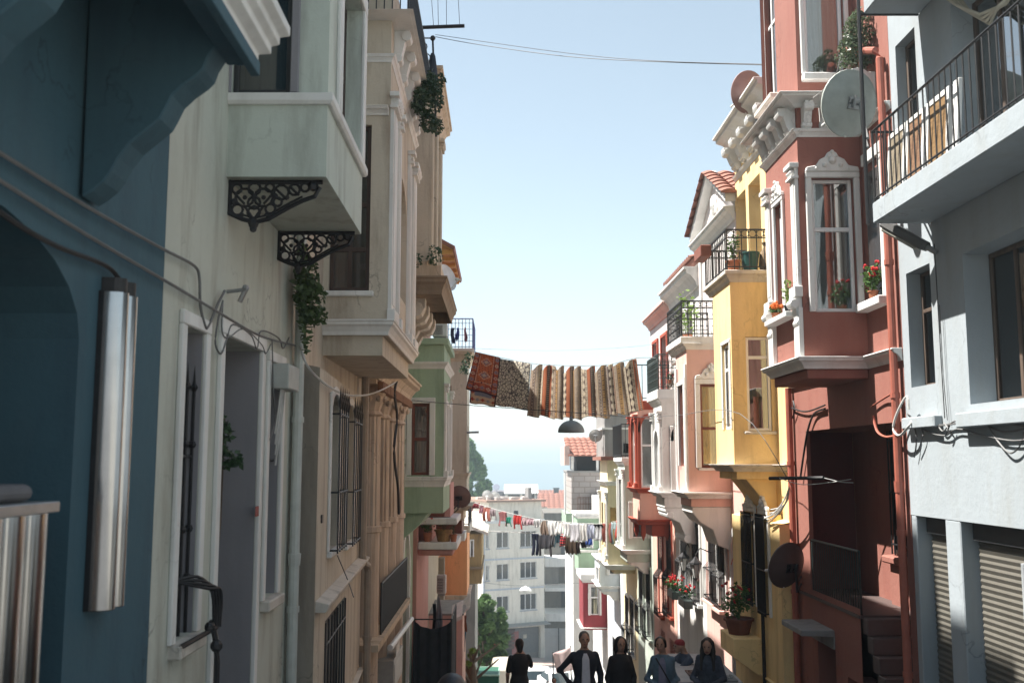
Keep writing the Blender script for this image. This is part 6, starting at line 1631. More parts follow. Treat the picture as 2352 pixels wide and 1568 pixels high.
# neighbouring concrete building with slabs
h = thing('concrete_building', 'unfinished grey concrete building with bare balcony slabs right of the apartments', 'building', at(1280, 1500, 92))
X0, X1 = XR_ + .25, at(1325, 1300, 94).x
z9 = lambda py: at(1176, py, 94).z
MB().box(X0, X1, 96, 106, -19, z9(1180)).build('wall', stucco('raw_concrete', (.17, .155, .135), .6, .9, .4), h)
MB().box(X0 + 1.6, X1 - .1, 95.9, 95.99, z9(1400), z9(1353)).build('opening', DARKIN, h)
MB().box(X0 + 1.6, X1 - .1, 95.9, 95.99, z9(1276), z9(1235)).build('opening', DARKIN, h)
for a, b in ((1278, 1297), (1402, 1420), (1345, 1352)): MB().box(X0 - .02, X1, 92.4, 95.99, z9(b), z9(a)).build('balcony_slab', stucco('chalk_white', (.78, .78, .76)), h)
MB().box(X0, X0 + 1.3, 95.0, 95.99, z9(1345), z9(1298)).build('parapet', CEMENT, h)
t = thing('corrugated_fence', 'pale grey corrugated metal hoarding beside the roller shutter', 'fence', at(1283, 1498, 87))
mb = MB(); XA, XB = at(1251, 1470, 87).x, at(1322, 1470, 87).x; n = 70
for k in range(n):
    a, b = XA + (XB - XA) * k / n, XA + (XB - XA) * (k + 1) / n
    ya, yb = 87 + .06 * (k % 2), 87 + .06 * ((k + 1) % 2)
    mb.poly([(a, ya, -18), (b, yb, -18), (b, yb, at(1280, 1442, 87).z), (a, ya, at(1280, 1442, 87).z)])
o = mb.build('sheets', plain('galvanised', (.42, .43, .43), .5, .2, .1, 2), t); o.modifiers.new('s', 'SOLIDIFY').thickness = .02
MB().box(at(1283, 1470, 86.9).x - .04, at(1283, 1470, 86.9).x + .04, 86.8, 86.95, -18, at(1280, 1440, 87).z).build('post', IRON, t)
# roofs behind
def farhouse(label, px0, px1, yw, ye, yr, Y, wallm, dep=8, hip=True):
    A, B = at(px0, ye, Y), at(px1, ye, Y); zt = at(px0, yr, Y).z
    t = thing('distant_house', label, 'house', (A.x, Y, -20), 'houses beyond the street end')
    MB().box(A.x, B.x, Y, Y + dep, -24, A.z).build('wall', wallm, t)
    n = max(6, int((B.x - A.x) / .5))
    rise = zt + (zt - A.z) * .2
    tiles('roof', t, (A.x - .3, Y - .3, A.z), (B.x + .3, Y - .3, A.z), (A.x - .3, Y + dep * .5, rise), (B.x + .3, Y + dep * .5, rise), n, 9, ROOFT, .08)
    MB().extr([(A.x - .3, Y + dep * .5, rise), (A.x - .3, Y + dep, A.z), (A.x - .3, Y + dep * .5, A.z)], (B.x - A.x + .6, 0, 0)).build('rear_roof', ROOFT, t)
    mb = MB()
    for k in range(3):
        u = A.x + (B.x - A.x) * (.2 + .3 * k); mb.box(u, u + 1, Y - .03, Y - .005, A.z - 1.7, A.z - .6)
    mb.build('window', DARKIN, t)
farhouse('orange tiled house directly right of the apartment roof', 1246, 1320, 1230, 1178, 1142, 125, stucco('apartment_white', (.84, .79, .69)))
farhouse('low orange tiled house further behind with a dark chimney', 1225, 1330, 1200, 1146, 1130, 160, BEIGE)
mb = MB(); a = at(1278, 1146, 160); mb.box(a.x - .4, a.x + .4, 160, 160.8, a.z - 3, a.z + 1.6); mb.box(a.x - .5, a.x + .5, 159.9, 160.9, a.z + 1.6, a.z + 1.8); tag(mb.build('chimney_stack', plain('black_stack', (.03, .03, .035), .8)), 'dark chimney standing at the low distant orange roof', 'chimney')
t = thing('roof_shed', 'white roofed open shed on the roofs beyond the apartment block', 'shed', at(1200, 1145, 110))
A, B = at(1158, 1132, 110), at(1236, 1132, 110)
MB().extr([(A.x, 109.6, A.z), (A.x, 112, A.z + .9), (A.x, 114.4, A.z), (A.x, 114.4, A.z - .12), (A.x, 109.6, A.z - .12)], (B.x - A.x, 0, 0)).build('roof', stucco('chalk_white', (.78, .78, .76)), t)
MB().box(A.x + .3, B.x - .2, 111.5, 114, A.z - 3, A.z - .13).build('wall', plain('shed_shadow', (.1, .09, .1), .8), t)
mb = MB()
for k in range(3): mb.box(A.x + .1 + (B.x - A.x - .5) * k / 2, A.x + .4 + (B.x - A.x - .5) * k / 2, 109.8, 110.1, A.z - 3, A.z - .13)
mb.build('post', WHITE, t)
MB().box(A.x - 1.5, B.x + 1, 109.7, 110.3, A.z - 3.2, A.z - 1.5).build('parapet', BEIGE, t)
t = tag(MB().box(at(1112, 1150, 135).x, at(1165, 1150, 135).x, 135, 142, -24, at(1112, 1128, 135).z).build('distant_block', plain('dark_flat_roof', (.16, .15, .17), .8)), 'dark flat roofed building left of the white shed', 'building')
for k in range(2):
    tt = at((1118, 1140)[k], 1118, 134); mb = MB(); mb.lathe(tuple(tt), [(.02, -.12), (.45, .05), (.42, .06)], 16, (0, -.9, .4)); mb.tube([tuple(tt), tuple(tt - Vector((0, 0, .9)))], .04, 5)
    tag(mb.build('satellite_dish', plain('blue_grey_dish', (.3, .32, .4), .5)), ('tiny distant satellite dish nearest the tall tree', 'tiny distant satellite dish second from the tall tree')[k], 'satellite dish', 'distant dishes')
# trees
def tree(label, base, top, px_rows, Y, n, size, leafm, group='trees at the street end', depth=.8, name='broadleaf_tree'):
    base = Vector(base); t = thing(name, label, 'tree', base, group)
    mb = MB(); tp = Vector(top); mb.tube([tuple(base), tuple(base.lerp(tp, .4)), tuple(base.lerp(tp, .9))], [.3, .2, .05], 8)
    rng = random.Random(label)
    for _ in range(12):
        f = rng.uniform(.25, .8); q = base.lerp(tp, f); mb.tube([tuple(q), tuple(q + Vector((rng.uniform(-1.2, 1.2), rng.uniform(-1, 1), rng.uniform(.6, 1.6))) * .9)], [.07, .02], 5)
    mb.build('trunk', BARK, t)
    mb = MB()
    for x, y, w, hh in px_rows:
        c = at(x, y, Y); k = Y / F
        leafblob(mb, c + Vector((0, rng.uniform(-.6, .6), 0)), w * k, w * k * depth, hh * k, n, size, rng, .15)
    mb.build('crown', leafm, t, weld=False)
rng = random.Random(5)
rows = []
for k in range(110):
    y = rng.uniform(1015, 1225); f = (y - 1010) / 205
    xr = 1080 + 50 * min(1, f * 1.7) - (8 if f > .8 else 0); x = rng.uniform(1046, xr)
    rows.append((x, y, rng.uniform(8, 15), rng.uniform(9, 15)))
tree('tall dense green tree behind the slim beige bay', at(1076, 1500, 104), at(1074, 1015, 104), rows, 104, 190, .5, leafmat('leaf_tall', (.05, .125, .04), (.12, .21, .07)))
rows = []
for k in range(90):
    y = rng.uniform(1372, 1535); f = (y - 1365) / 165
    w = 22 + 24 * math.sin(min(1, f * 1.1) * PI * .75) 
    rows.append((1112 + rng.uniform(-w, w) + 8 * f, y, rng.uniform(7, 13), rng.uniform(6, 11)))
for k in range(14): rows.append((1090 + k * .8 + rng.uniform(-5, 5), 1440 + k * 8, 10, 9))
for k in range(6): rows.append((1150 + k * 1.5, 1400 + k * 4, 7, 5))
tree('bushy fir like tree at the corner below the street', at(1112, 1590, 62), at(1110, 1375, 62), rows, 62, 170, .3, leafmat('leaf_fir', (.035, .08, .03), (.10, .17, .05)), name='bushy_tree')
rows = [(1097, 1500 + 6 * k, 7, 8) for k in range(9)]
tree('yellow green shrub in front of the salmon pink outbuilding', at(1085, 1600, 40), at(1086, 1500, 40), [(1080 + rng.uniform(-8, 10), 1490 + 9 * k, 6, 6) for k in range(9)], 40, 60, .16, LEAFL, name='shrub_tree')
rows = [(1310 + rng.uniform(-8, 10), 1180 + 8 * k, 6, 6) for k in range(5)]
tree('light green tree between the concrete building and the old block house', at(1305, 1260, 100), at(1304, 1180, 100), rows, 100, 60, .3, LEAFL)
# ------------------------------------------------------------------ hung rugs
def rug(label, top, bot, Y, nu, nv, mats, pat, folds=0., nf=8, cat='rug', group='rugs hung over the street', name='hung_rug', pinch=0.):
    """cloth hung between the top polyline and the bottom polyline (photo points), pattern pat(u, v) -> material index"""
    def along(pl, u):
        L = [0.]
        for a, b in zip(pl, pl[1:]): L.append(L[-1] + math.hypot(b[0] - a[0], b[1] - a[1]))
        t = u * L[-1]
        for k in range(len(pl) - 1):
            if t <= L[k + 1] + 1e-9:
                f = (t - L[k]) / max(1e-9, L[k + 1] - L[k]); return (pl[k][0] + (pl[k + 1][0] - pl[k][0]) * f, pl[k][1] + (pl[k + 1][1] - pl[k][1]) * f)
        return pl[-1]
    mb = MB(); g = []
    for i in range(nu + 1):
        u = i / nu; col = []
        a, b = along(top, u), along(bot, u)
        fu = u * nf * 2 * PI + (1.1 * math.sin(u * 17) + .8 * math.sin(u * 41 + 1) if pinch else 0)
        w = math.sin(fu)
        a = (a[0], a[1] + pinch * (.75 + .4 * math.sin(u * 23)) * (.5 - .5 * math.cos(fu)) ** 2); b = (b[0], b[1] + (2.5 * math.sin(u * 31) + 2 * math.cos(fu) if pinch else 1.2 * math.sin(u * 9)))
        for j in range(nv + 1):
            v = j / nv
            q = at(a[0] + (b[0] - a[0]) * v, a[1] + (b[1] - a[1]) * v, Y(a[0]) if callable(Y) else Y)
            q = q + Vector((folds * .35 * math.cos(fu) * (1 if pinch else .5), folds * w * (1 - .35 * v) + .02 * math.sin(v * 6 + u * 5), 0))
            mb.v.append(q); col.append(len(mb.v) - 1)
        g.append(col)
    for i in range(nu):
        for j in range(nv):
            mb.cur = pat((i + .5) / nu, (j + .5) / nv); mb.face((g[i][j], g[i + 1][j], g[i + 1][j + 1], g[i][j + 1]))
    o = mb.build(name, mats, smooth=True); md = o.modifiers.new('s', 'SOLIDIFY'); md.thickness = .012
    return tag(o, label, cat, group)
RY = lambda x: 30.5 - (x - 1085) / 385 * 6.5
wool = lambda nm, c: clothmat('wool_' + nm, c, .5, .2, 30)
KR, KC, KD, KG, KO = wool('brick', (.40, .09, .05)), wool('cream', (.62, .52, .38)), wool('dark', (.08, .035, .04)), wool('grey', (.30, .33, .37)), wool('orange', (.54, .20, .08))
def star(u, v, cu, cv, r, s=1.6):
    a, b = abs(u - cu), abs(v - cv) * s; return a + b < r or max(a, b) < r * .62
def kilim(u, v):
    if u < .03 or u > .97 or v > .97: return 2
    bw = .2
    if u < bw or u > 1 - bw or v > .78:
        if abs(u - bw) < .012 or abs(u - 1 + bw) < .012 or abs(v - .78) < .008: return 2
        n = 5
        if v > .78: cu, cv = (int(u * n) + .5) / n, .875; k = int(u * n)
        else: k = int(v / .78 * 5); cv = (k + .5) / 5 * .78; cu = bw / 2 if u < .5 else 1 - bw / 2
        if star(u, v, cu, cv, .03): return 0
        if star(u, v, cu, cv, .085): return 1 if k % 2 else 3
        return 0 if k % 2 else 4
    for cv in (.2, .55):
        d = abs(u - .5) / .26 + abs(v - cv) / .15
        if d < .25: return 1
        if d < .45: return 3
        if d < .62: return 0
        if d < .8: return 1
        if d < .95: return 4
    if (int(u * 34) * 7 + int(v * 46) * 5) % 11 == 0: return 2
    if abs(u - bw - .03) < .012 or abs(1 - u - bw - .03) < .012 or abs(v - .74) < .008: return 1
    return 4
rug('red and orange kilim with two cream diamonds, leftmost on the rug line', [(1092, 808), (1150, 822)], [(1070, 893), (1142, 911)], RY, 44, 52, [KR, KC, KD, KG, KO], kilim, .02, 1.5)
def back_(u, v):
    if u < .04 or u > .96 or v > .95: return 2
    if v > .55 or u < .18 or u > .82:
        k = int(u * 5); cu = (k + .5) / 5; cv = .75 if v > .55 else (int(v * 4) + .5) / 4
        if star(u, v, cu, cv, .045, 1): return 0 if k % 2 == 0 else 3
        if star(u, v, cu, cv, .09, 1): return 3 if k % 2 else 0
        return 1
    return 3
rug('cream back layer of the kilim showing star motifs below the red kilim', [(1081, 880), (1142, 900)], [(1079, 925), (1138, 934)], (lambda x: RY(x) + .12), 40, 26, [KR, KC, KD, KG, KO], back_, .015, 1.5)
def floralmat():
    m, nt, b, L = basemat('floral_wool'); v = objvec(nt)
    vo = nn(nt, 'ShaderNodeTexVoronoi', feature='DISTANCE_TO_EDGE'); vo.inputs['Scale'].default_value = 9; L(v, vo.inputs['Vector'])
    v2 = nn(nt, 'ShaderNodeTexVoronoi'); v2.inputs['Scale'].default_value = 9; L(v, v2.inputs['Vector'])
    col = mixrgb(nt, ramp(nt, vo.outputs['Distance'], .07, .12), (.12, .105, .105), (.66, .62, .51))
    col = mixrgb(nt, ramp(nt, v2.outputs['Distance'], .14, .2), (.14, .12, .12), col)
    L(col, b.inputs['Base Color']); b.inputs['Roughness'].default_value = .95
    t = nn(nt, 'ShaderNodeBsdfTranslucent'); L(col, t.inputs[0]); mx = nn(nt, 'ShaderNodeMixShader'); mx.inputs[0].default_value = .5
    L(b.outputs[0], mx.inputs[1]); L(t.outputs[0], mx.inputs[2]); L(mx.outputs[0], nt.nodes['Material Output'].inputs[0]); return m
rug('black and cream floral rug in the middle of the rug line', [(1148, 823), (1219, 835)], [(1138, 930), (1212, 942)], RY, 20, 16, [floralmat()], lambda u, v: 0, .02, 1.2)
S1_, S2_, S3_, S4_, S5_, S6_ = wool('sand', (.54, .43, .31)), wool('taupe', (.30, .25, .23)), wool('ochre', (.52, .33, .13)), wool('brown', (.11, .065, .05)), wool('rust', (.52, .19, .09)), wool('ivory', (.68, .60, .47))
seq = [2, 0, 1, 0, 5, 3, 5, 4, 6, 4, 3, 0, 1, 2, 0, 5, 1, 3, 4, 6, 0]
def stripes(u, v):
    q = u * 52; k = int(q); f = q - k; c = seq[k % len(seq)]
    if f < .1: return 3
    if c == 6:
        d = abs(f - .5) + abs((v * 26) % 1 - .5); return 5 if d < .35 else (3 if d < .7 else 4)
    if c in (0, 5):
        if abs(f - .5) < .25 and (v * 34) % 1 < .45: return 3 if c == 5 else 1
    if c == 1:
        d = math.hypot(f - .5, ((v * 15) % 1 - .5) * .9); return 3 if d < .24 else (0 if d < .36 else 1)
    if c == 3:
        return 5 if abs(f - .5) < .28 + .2 * math.sin(v * 40) else 3
    if c == 2 and abs(f - .5) < .3 and (v * 22) % 1 < .4: return 3
    return c
tp = [(1219, 834), (1245, 838), (1290, 840), (1340, 841), (1390, 838), (1430, 831), (1462, 822)]
bt = [(1209, 954), (1250, 958), (1300, 962), (1350, 960), (1400, 957), (1440, 950), (1479, 940)]
rug('long striped kilim gathered in many folds, widest on the rug line', tp, bt, RY, 372, 78, [S1_, S2_, S3_, S4_, S5_, S6_], stripes, .11, 10.5, 'rug', pinch=15.)
LA, LB = LT(32.9, 1.2, LT.pd(1084, 806, 32.9)[1]), RT(23.2, .85, RT.pd(1482, 822, 23.2)[1])
cable('thin washing line carrying the hung rugs', [LA] + [at(x, y, RY(x)) for x, y in ((1092, 808), (1150, 821), (1219, 834), (1290, 839), (1340, 840), (1400, 837), (1462, 822))] + [LB], .008, CABLE, name='rug_line', cat='line')
# pendant lamp over the street
t = thing('pendant_lamp', 'dark green dome street lamp hanging below the striped kilim', 'lamp', at(1312, 992, 24))
c = at(1312, 992, 24); k = 24 / F
el = [(30.5 * math.cos(q * PI / 22), 27 * math.sin(q * PI / 22)) for q in range(11)]
MB().lathe(tuple(c), [(u * k, v * k) for u, v in el] + [(4 * k, 33 * k), (1 * k, 36 * k)] + [(max(.5, u - 1) * k, (v - 1) * k) for u, v in el[::-1]], 28).build('shade', plain('lamp_green', (.14, .16, .165), .5), t, smooth=True)
MB().ball(tuple(c + Vector((0, 0, 6 * k))), .07, 8).build('bulb', plain('bulb', (.6, .6, .55), .2), t)
MB().tube([tuple(c + Vector((0, 0, 34 * k))), tuple(c + Vector((0, 0, 45 * k)))], .012, 5, local=False).build('hook', IRON, t)
top = c + Vector((0, 0, 45 * k))
cable('dark span wire holding the green dome lamp across the street', [LT(21.5, .3, LT.pw(925, 904, .3)[1]), at(1075, 930, 23.5), top, at(1470, 958, 23.9), RT(23.6, .8, RT.pw(1490, 952, .8)[1])], .009, CABLEB)
t = thing('pendant_lamp', 'white dome street lamp hanging in front of the apartment block', 'lamp', at(1207, 1357, 55))
c = at(1207, 1357, 55); k = 55 / F
MB().lathe(tuple(c), [(14 * k, 0), (13 * k, 4 * k), (9 * k, 8 * k), (3 * k, 10 * k), (1 * k, 12 * k), (8 * k, 7 * k), (13.5 * k, 0)], 20).build('shade', plain('lamp_white', (.7, .7, .7), .4), t, smooth=True)
cable('span wire of the white dome lamp', [LT(50, 1.2, at(1100, 1335, 50).z), at(1150, 1342, 54), c + Vector((0, 0, 12 * k)), at(1260, 1342, 52), RT(46, .9, at(1325, 1338, 46).z)], .012, CABLE)
# ------------------------------------------------------------------ washing lines
cv = lambda x, y: ((1800 + x / 3.1357) / 1.7415, (1850 + y / 3.1357) / 1.7415)
PK, PK2, WH = (.7, .36, .35), (.66, .32, .35), (.88, .88, .88)
L1 = [('rose pink top bunched at the left end of the upper washing line', 'shirt', 215, 290, 490, 605, PK2), ('crimson and black bundle next to the left end of the upper washing line', 'sheet', 288, 370, 500, 575, (.4, .08, .1)),
 ('small pink vest between the crimson bundle and the salmon leggings', 'sheet', 368, 416, 530, 640, (.55, .3, .35)), ('salmon pink leggings on the upper washing line', 'trousers', 410, 505, 556, 738, (.62, .27, .22)),
 ('white and mauve top with a dark collar beside the salmon leggings', 'shirt', 505, 575, 580, 712, (.5, .42, .45)), ('dusty rose jersey with hanging sleeves beside the green top', 'shirt', 615, 712, 610, 792, (.5, .23, .24)),
 ('small emerald green top on the upper washing line', 'shirt', 704, 766, 676, 800, (.05, .38, .28)), ('bright red jersey with hanging sleeves on the upper washing line', 'shirt', 798, 897, 652, 832, (.62, .06, .055)),
 ('pale pink sheet directly right of the red jersey', 'sheet', 895, 972, 684, 790, (.7, .55, .57)), ('pale pink netting cloth, second to the right of the red jersey', 'sheet', 972, 1052, 695, 785, (.68, .5, .55)),
 ('white cloth between the pale pink cloths and the brown gathered skirt', 'sheet', 1052, 1138, 706, 815, WH), ('brown and white gathered skirt above the navy trousers', 'dress', 1128, 1232, 722, 908, (.4, .31, .25)),
 ('white shirt right of the brown gathered skirt', 'sheet', 1230, 1330, 728, 920, WH), ('white cloth above the teal top', 'sheet', 1330, 1422, 738, 900, WH), ('white cloth above the brown cloth', 'sheet', 1420, 1502, 748, 940, WH),
 ('large white sheet with a rounded hem, longest white piece on the line', 'sheet', 1500, 1632, 756, 1002, (.76, .76, .8)), ('white vest over the small black garment', 'sheet', 1630, 1722, 762, 992, WH), ('bluish white shirt left of the black shouldered top', 'sheet', 1718, 1812, 766, 962, (.62, .66, .78)),
 ('white top with black and blue shoulders on the upper washing line', 'sheet', 1808, 1916, 766, 985, (.7, .72, .75)), ('rust brown trousers near the right end of the upper washing line', 'trousers', 1908, 2016, 755, 1002, (.42, .14, .11)),
 ('pale mint trousers near the right end of the upper washing line', 'trousers', 2014, 2106, 745, 1026, (.5, .62, .64)), ('vivid orange red top at the right end of the upper washing line', 'sheet', 2080, 2126, 722, 960, (.8, .09, .03))]
Yw = lambda x: 40.8 - (x - 1070) / 360 * 7.8
for lb, kd, a, b, y0, y1, c in L1:
    (x0, t0), (x1, t1) = cv(a, y0), cv(b, y1); garment(lb, kd, x0, x1, t0, t1, Yw, c)
x0, t0 = cv(1808, 766); x1, t1 = cv(1916, 812)
garment('black shoulder band of the white top on the upper washing line', 'sheet', x0, x1, t0, t1, (lambda x: Yw(x) - .06), (.02, .02, .025))
cable('upper washing line across the lower street', [LT(40.6, 1.04, at(1078, 1158, 40.6).z)] + [at(*cv(x, y), Yw(cv(x, y)[0])) for x, y in ((300, 500), (560, 580), (850, 655), (1100, 708), (1300, 730), (1600, 755), (1850, 765), (2100, 735))] + [RT(31, .8, at(1440, 1205, 31).z)], .01, CABLEW, name='washing_line', cat='line')
L2 = [('navy blue trousers, leftmost on the lower washing line', 'trousers', 1028, 1116, 884, 1166, (.018, .024, .06)), ('charcoal jersey with spread sleeves on the lower washing line', 'shirt', 1114, 1268, 894, 1168, (.085, .085, .1)),
 ('grey top between the charcoal jersey and the teal top', 'sheet', 1250, 1312, 898, 1062, (.17, .17, .19)), ('teal blue top with one hanging sleeve', 'shirt', 1310, 1386, 888, 1060, (.04, .1, .13)),
 ('brown cloth on the lower washing line', 'sheet', 1446, 1582, 926, 1156, (.11, .075, .05)), ('dark brown cloth behind the edge of the brown cloth', 'sheet', 1580, 1630, 985, 1146, (.05, .03, .027)),
 ('small black garment below the white vest', 'sheet', 1640, 1706, 988, 1070, (.014, .014, .016)), ('royal blue garment at the right end of the lower washing line', 'dress', 1700, 1792, 936, 1034, (.05, .11, .36))]
Y2 = lambda x: 38.6 - (x - 1220) / 150 * 2.6
for lb, kd, a, b, y0, y1, c in L2:
    (x0, t0), (x1, t1) = cv(a, y0), cv(b, y1); garment(lb, kd, x0, x1, t0, t1, Y2, c)
m, nt, b_, L = basemat('red_black_stripes'); w = nn(nt, 'ShaderNodeTexWave', wave_type='BANDS', bands_direction='Z'); w.inputs['Scale'].default_value = 3.2; L(objvec(nt), w.inputs['Vector'])
L(mixrgb(nt, ramp(nt, w.outputs['Fac'], .45, .5), (.03, .03, .035), (.5, .05, .05)), b_.inputs['Base Color'])
x0, t0 = cv(1384, 884); x1, t1 = cv(1450, 1052)
garment('red and black striped jumper on the lower washing line', 'sheet', x0, x1, t0, t1, Y2, None, mat=m)
cable('lower washing line with the dark clothes', [LT(41, .9, at(1105, 1216, 41).z), at(*cv(960, 878), 38)] + [at(*cv(x, y), Y2(cv(x, y)[0])) for x, y in ((1040, 884), (1250, 895), (1500, 915), (1790, 940))] + [RT(34, .95, at(1395, 1240, 34).z)], .01, CABLEW, name='washing_line', cat='line')
# ------------------------------------------------------------------ cables
def W_(s, px, py, d=.04): s_, z_ = s.pw(px, py, d); return s(s_, d, z_)
cable('upper dark cable running along the blue and off-white walls', [W_(LT, -60, 322), W_(LT, 0, 352), W_(LT, 200, 475), W_(LT, 380, 575), W_(LT, 400, 585), W_(LT, 448, 612), W_(LT, 458, 640), W_(LT, 460, 700), W_(LT, 470, 745), W_(LT, 478, 750), W_(LT, 500, 700), W_(LT, 516, 668)], .011, CABLE)
cable('middle cable stretched along the blue and off-white walls to the drainpipe', [W_(LT, -60, 378), W_(LT, 0, 415), W_(LT, 200, 540), W_(LT, 385, 648), W_(LT, 510, 722), W_(LT, 600, 772), W_(LT, 690, 796)], .011, CABLE)
cable('low cable draped over the blue arch to the metal cover', [W_(LT, -40, 460), W_(LT, 0, 488), W_(LT, 60, 528), W_(LT, 140, 570), W_(LT, 230, 604), W_(LT, 262, 625), W_(LT, 285, 660)], .014, CABLEB)
cable('loops of thin cable dangling over the doorway of the off-white house', [W_(LT, 512, 690), W_(LT, 500, 740), W_(LT, 495, 790), W_(LT, 508, 812), W_(LT, 520, 780), W_(LT, 535, 745), W_(LT, 575, 768), W_(LT, 590, 800), W_(LT, 600, 760), W_(LT, 640, 776), W_(LT, 650, 800), W_(LT, 664, 775)], .008, CABLE,
      extra=[[W_(LT, 512, 690), W_(LT, 510, 760), W_(LT, 525, 775), W_(LT, 560, 755), W_(LT, 600, 790), W_(LT, 610, 812), W_(LT, 622, 790)], [W_(LT, 625, 780, .06), W_(LT, 628, 900, .06), W_(LT, 632, 960, .06), W_(LT, 620, 1010, .06)]])
cable('pale cable from the drainpipe along the beige house to the columns', [W_(LT, 690, 796, .1), W_(LT, 706, 840, .32), W_(LT, 745, 880, .32), W_(LT, 790, 905, .32), W_(LT, 830, 908, .32), W_(LT, 865, 900, .3), W_(LT, 905, 880, .3), W_(LT, 912, 870, .3)], .014, CABLEW)
cable('black cable drooping down beside the sandstone columns', [W_(LT, 912, 872, .3), W_(LT, 906, 905, .3), W_(LT, 912, 960, .3), W_(LT, 905, 1040, .3), W_(LT, 914, 1120, .3), W_(LT, 916, 1180, .3)], .025, CABLEB)
cable('thin pale cable on the sill wall of the beige house', [W_(LT, 775, 1275, .3), W_(LT, 790, 1310, .3), W_(LT, 800, 1335, .3), W_(LT, 812, 1370, .45)], .007, CABLE)
cb = [W_(RT, 2400, 990), W_(RT, 2340, 975), W_(RT, 2280, 970), W_(RT, 2200, 972), W_(RT, 2150, 976), W_(RT, 2100, 962), W_(RT, 2085, 950)]
cable('tangled cable bundle on the ice blue wall', cb, .011, CABLE, extra=[
    [W_(RT, 2400, 1000), W_(RT, 2330, 1012), W_(RT, 2260, 1000), W_(RT, 2200, 985), W_(RT, 2170, 1000), W_(RT, 2130, 990), W_(RT, 2090, 962)], [W_(RT, 2352, 985), W_(RT, 2300, 990), W_(RT, 2240, 965), W_(RT, 2190, 968), W_(RT, 2165, 990), W_(RT, 2150, 960)],
    [W_(RT, 2270, 975), W_(RT, 2290, 1010), W_(RT, 2320, 1040), W_(RT, 2345, 1020), W_(RT, 2352, 990)], [W_(RT, 2098, 965), W_(RT, 2105, 1010), W_(RT, 2100, 1050)], [W_(RT, 2110, 965), W_(RT, 2120, 1000), W_(RT, 2106, 1040)], [W_(RT, 2168, 970, .06), W_(RT, 2178, 985, .06), W_(RT, 2172, 1000, .06), W_(RT, 2182, 975, .06)]])
cable('two thin vertical wires down the ice blue wall', [W_(RT, 2146, 560), W_(RT, 2160, 800), W_(RT, 2170, 960)], .005, CABLEB, extra=[[W_(RT, 2158, 700), W_(RT, 2166, 850), W_(RT, 2176, 965)]])
cable('grey cable loop beside the red drainpipe', [W_(RT, 2088, 940, .12), W_(RT, 2082, 910, .12), W_(RT, 2060, 950, .12), W_(RT, 2052, 985, .12), W_(RT, 2066, 1000, .12), W_(RT, 2086, 980, .12), W_(RT, 2098, 960, .06)], .014, CABLEW)
cable('red painted cable looping over the porch of the brick red house', [W_(RT, 2005, 955), W_(RT, 2015, 990), W_(RT, 2035, 1003), W_(RT, 2060, 1000, .1)], .016, PIPER, extra=[[W_(RT, 2000, 935), W_(RT, 2030, 915), W_(RT, 2056, 900, .1)]])
cable('dark cable hanging down in front of the red porch', [W_(RT, 1895, 938), W_(RT, 1870, 950), W_(RT, 1855, 990), W_(RT, 1845, 1050), W_(RT, 1838, 1100)], .016, IRON, extra=[[W_(RT, 1815, 935), W_(RT, 1850, 945), W_(RT, 1895, 930)], [W_(RT, 1822, 920), W_(RT, 1826, 940), W_(RT, 1820, 960)]])
bun = [[W_(RT, 1812, 1122, .3), W_(RT, 1800, 1150, .3), W_(RT, 1780, 1175, .3), W_(RT, 1755, 1190, .3), W_(RT, 1715, 1192, .3)]]
for k in range(5):
    bun.append([W_(RT, 1812, 1118 + 4 * k, .3), W_(RT, 1808 - 3 * k, 1150 + 5 * k, .3), W_(RT, 1790 - 4 * k, 1165 + 7 * k, .3), W_(RT, 1770 - 2 * k, 1170 + 8 * k, .3)])
for k in range(3): bun.append([W_(RT, 1760, 1188, .3), W_(RT, 1740, 1195 - 6 * k, .3), W_(RT, 1722, 1180 + 9 * k, .3), W_(RT, 1702, 1186 + 4 * k, .3)])
cable('messy pale cable bundle under the yellow bay', bun[0], .012, CABLEW, extra=bun[1:])
cable('thin cable from the yellow house across the rose and white bays', [W_(RT, 1820, 1118, .3), W_(RT, 1700, 950, .75), W_(RT, 1560, 953, .85), W_(RT, 1500, 958, .85)], .006, CABLE)
mb = MB(); a, b = at(1768, 1098, 14.2), at(1892, 1097, 13.4); mb.tube([tuple(a), tuple(b)], .028, 6)
tag(mb.build('iron_bar', IRON), 'thin black bar across the front of the red porch', 'bar')
cable('thin wires trailing from the black bar to the red porch', [b, at(1930, 1106, 13.3), at(1960, 1108, 13.2)], .006, CABLEW, extra=[[at(1790, 1098, 14), at(1840, 1112, 13.7), at(1900, 1108, 13.4), at(1955, 1100, 13.2)]])
cable('orange cable in the arched doorway of the rose house', [W_(RT, 1702, 1195, .05), W_(RT, 1690, 1260, .05), W_(RT, 1676, 1305, .05)], .008, plain('orange_cable', (.6, .1, .03), .5))
cable('high thin cable across the street from the parasol to the red bay', [at(1000, 85, 17), at(1100, 103, 17), at(1300, 130, 16), at(1500, 142, 15), at(1760, 150, 14)], .006, CABLE, extra=[[at(1000, 80, 17), at(1300, 122, 16), at(1500, 140, 15), at(1755, 148, 14)]])
cable('pale cable from the red bay to the dish by the balcony', [at(1795, 262, 12.7), at(1850, 236, 12.0), at(1890, 208, 11.6), at(1918, 175, 11.3), at(1930, 130, 11.2)], .006, CABLEW)
cable('faint high wire above the rug line', [at(1086, 800, 30), at(1250, 805, 28), at(1400, 800, 26), at(1510, 790, 24)], .004, CABLE)
dish('large grey green satellite dish at the end of the balcony, seen from behind', at(1950, 238, 10.75), .365, (-.35, .90, .28), plain('grey_green_dish', (.36, .39, .36), .5), GREYM, RT(10.25, BD, zt + .72))
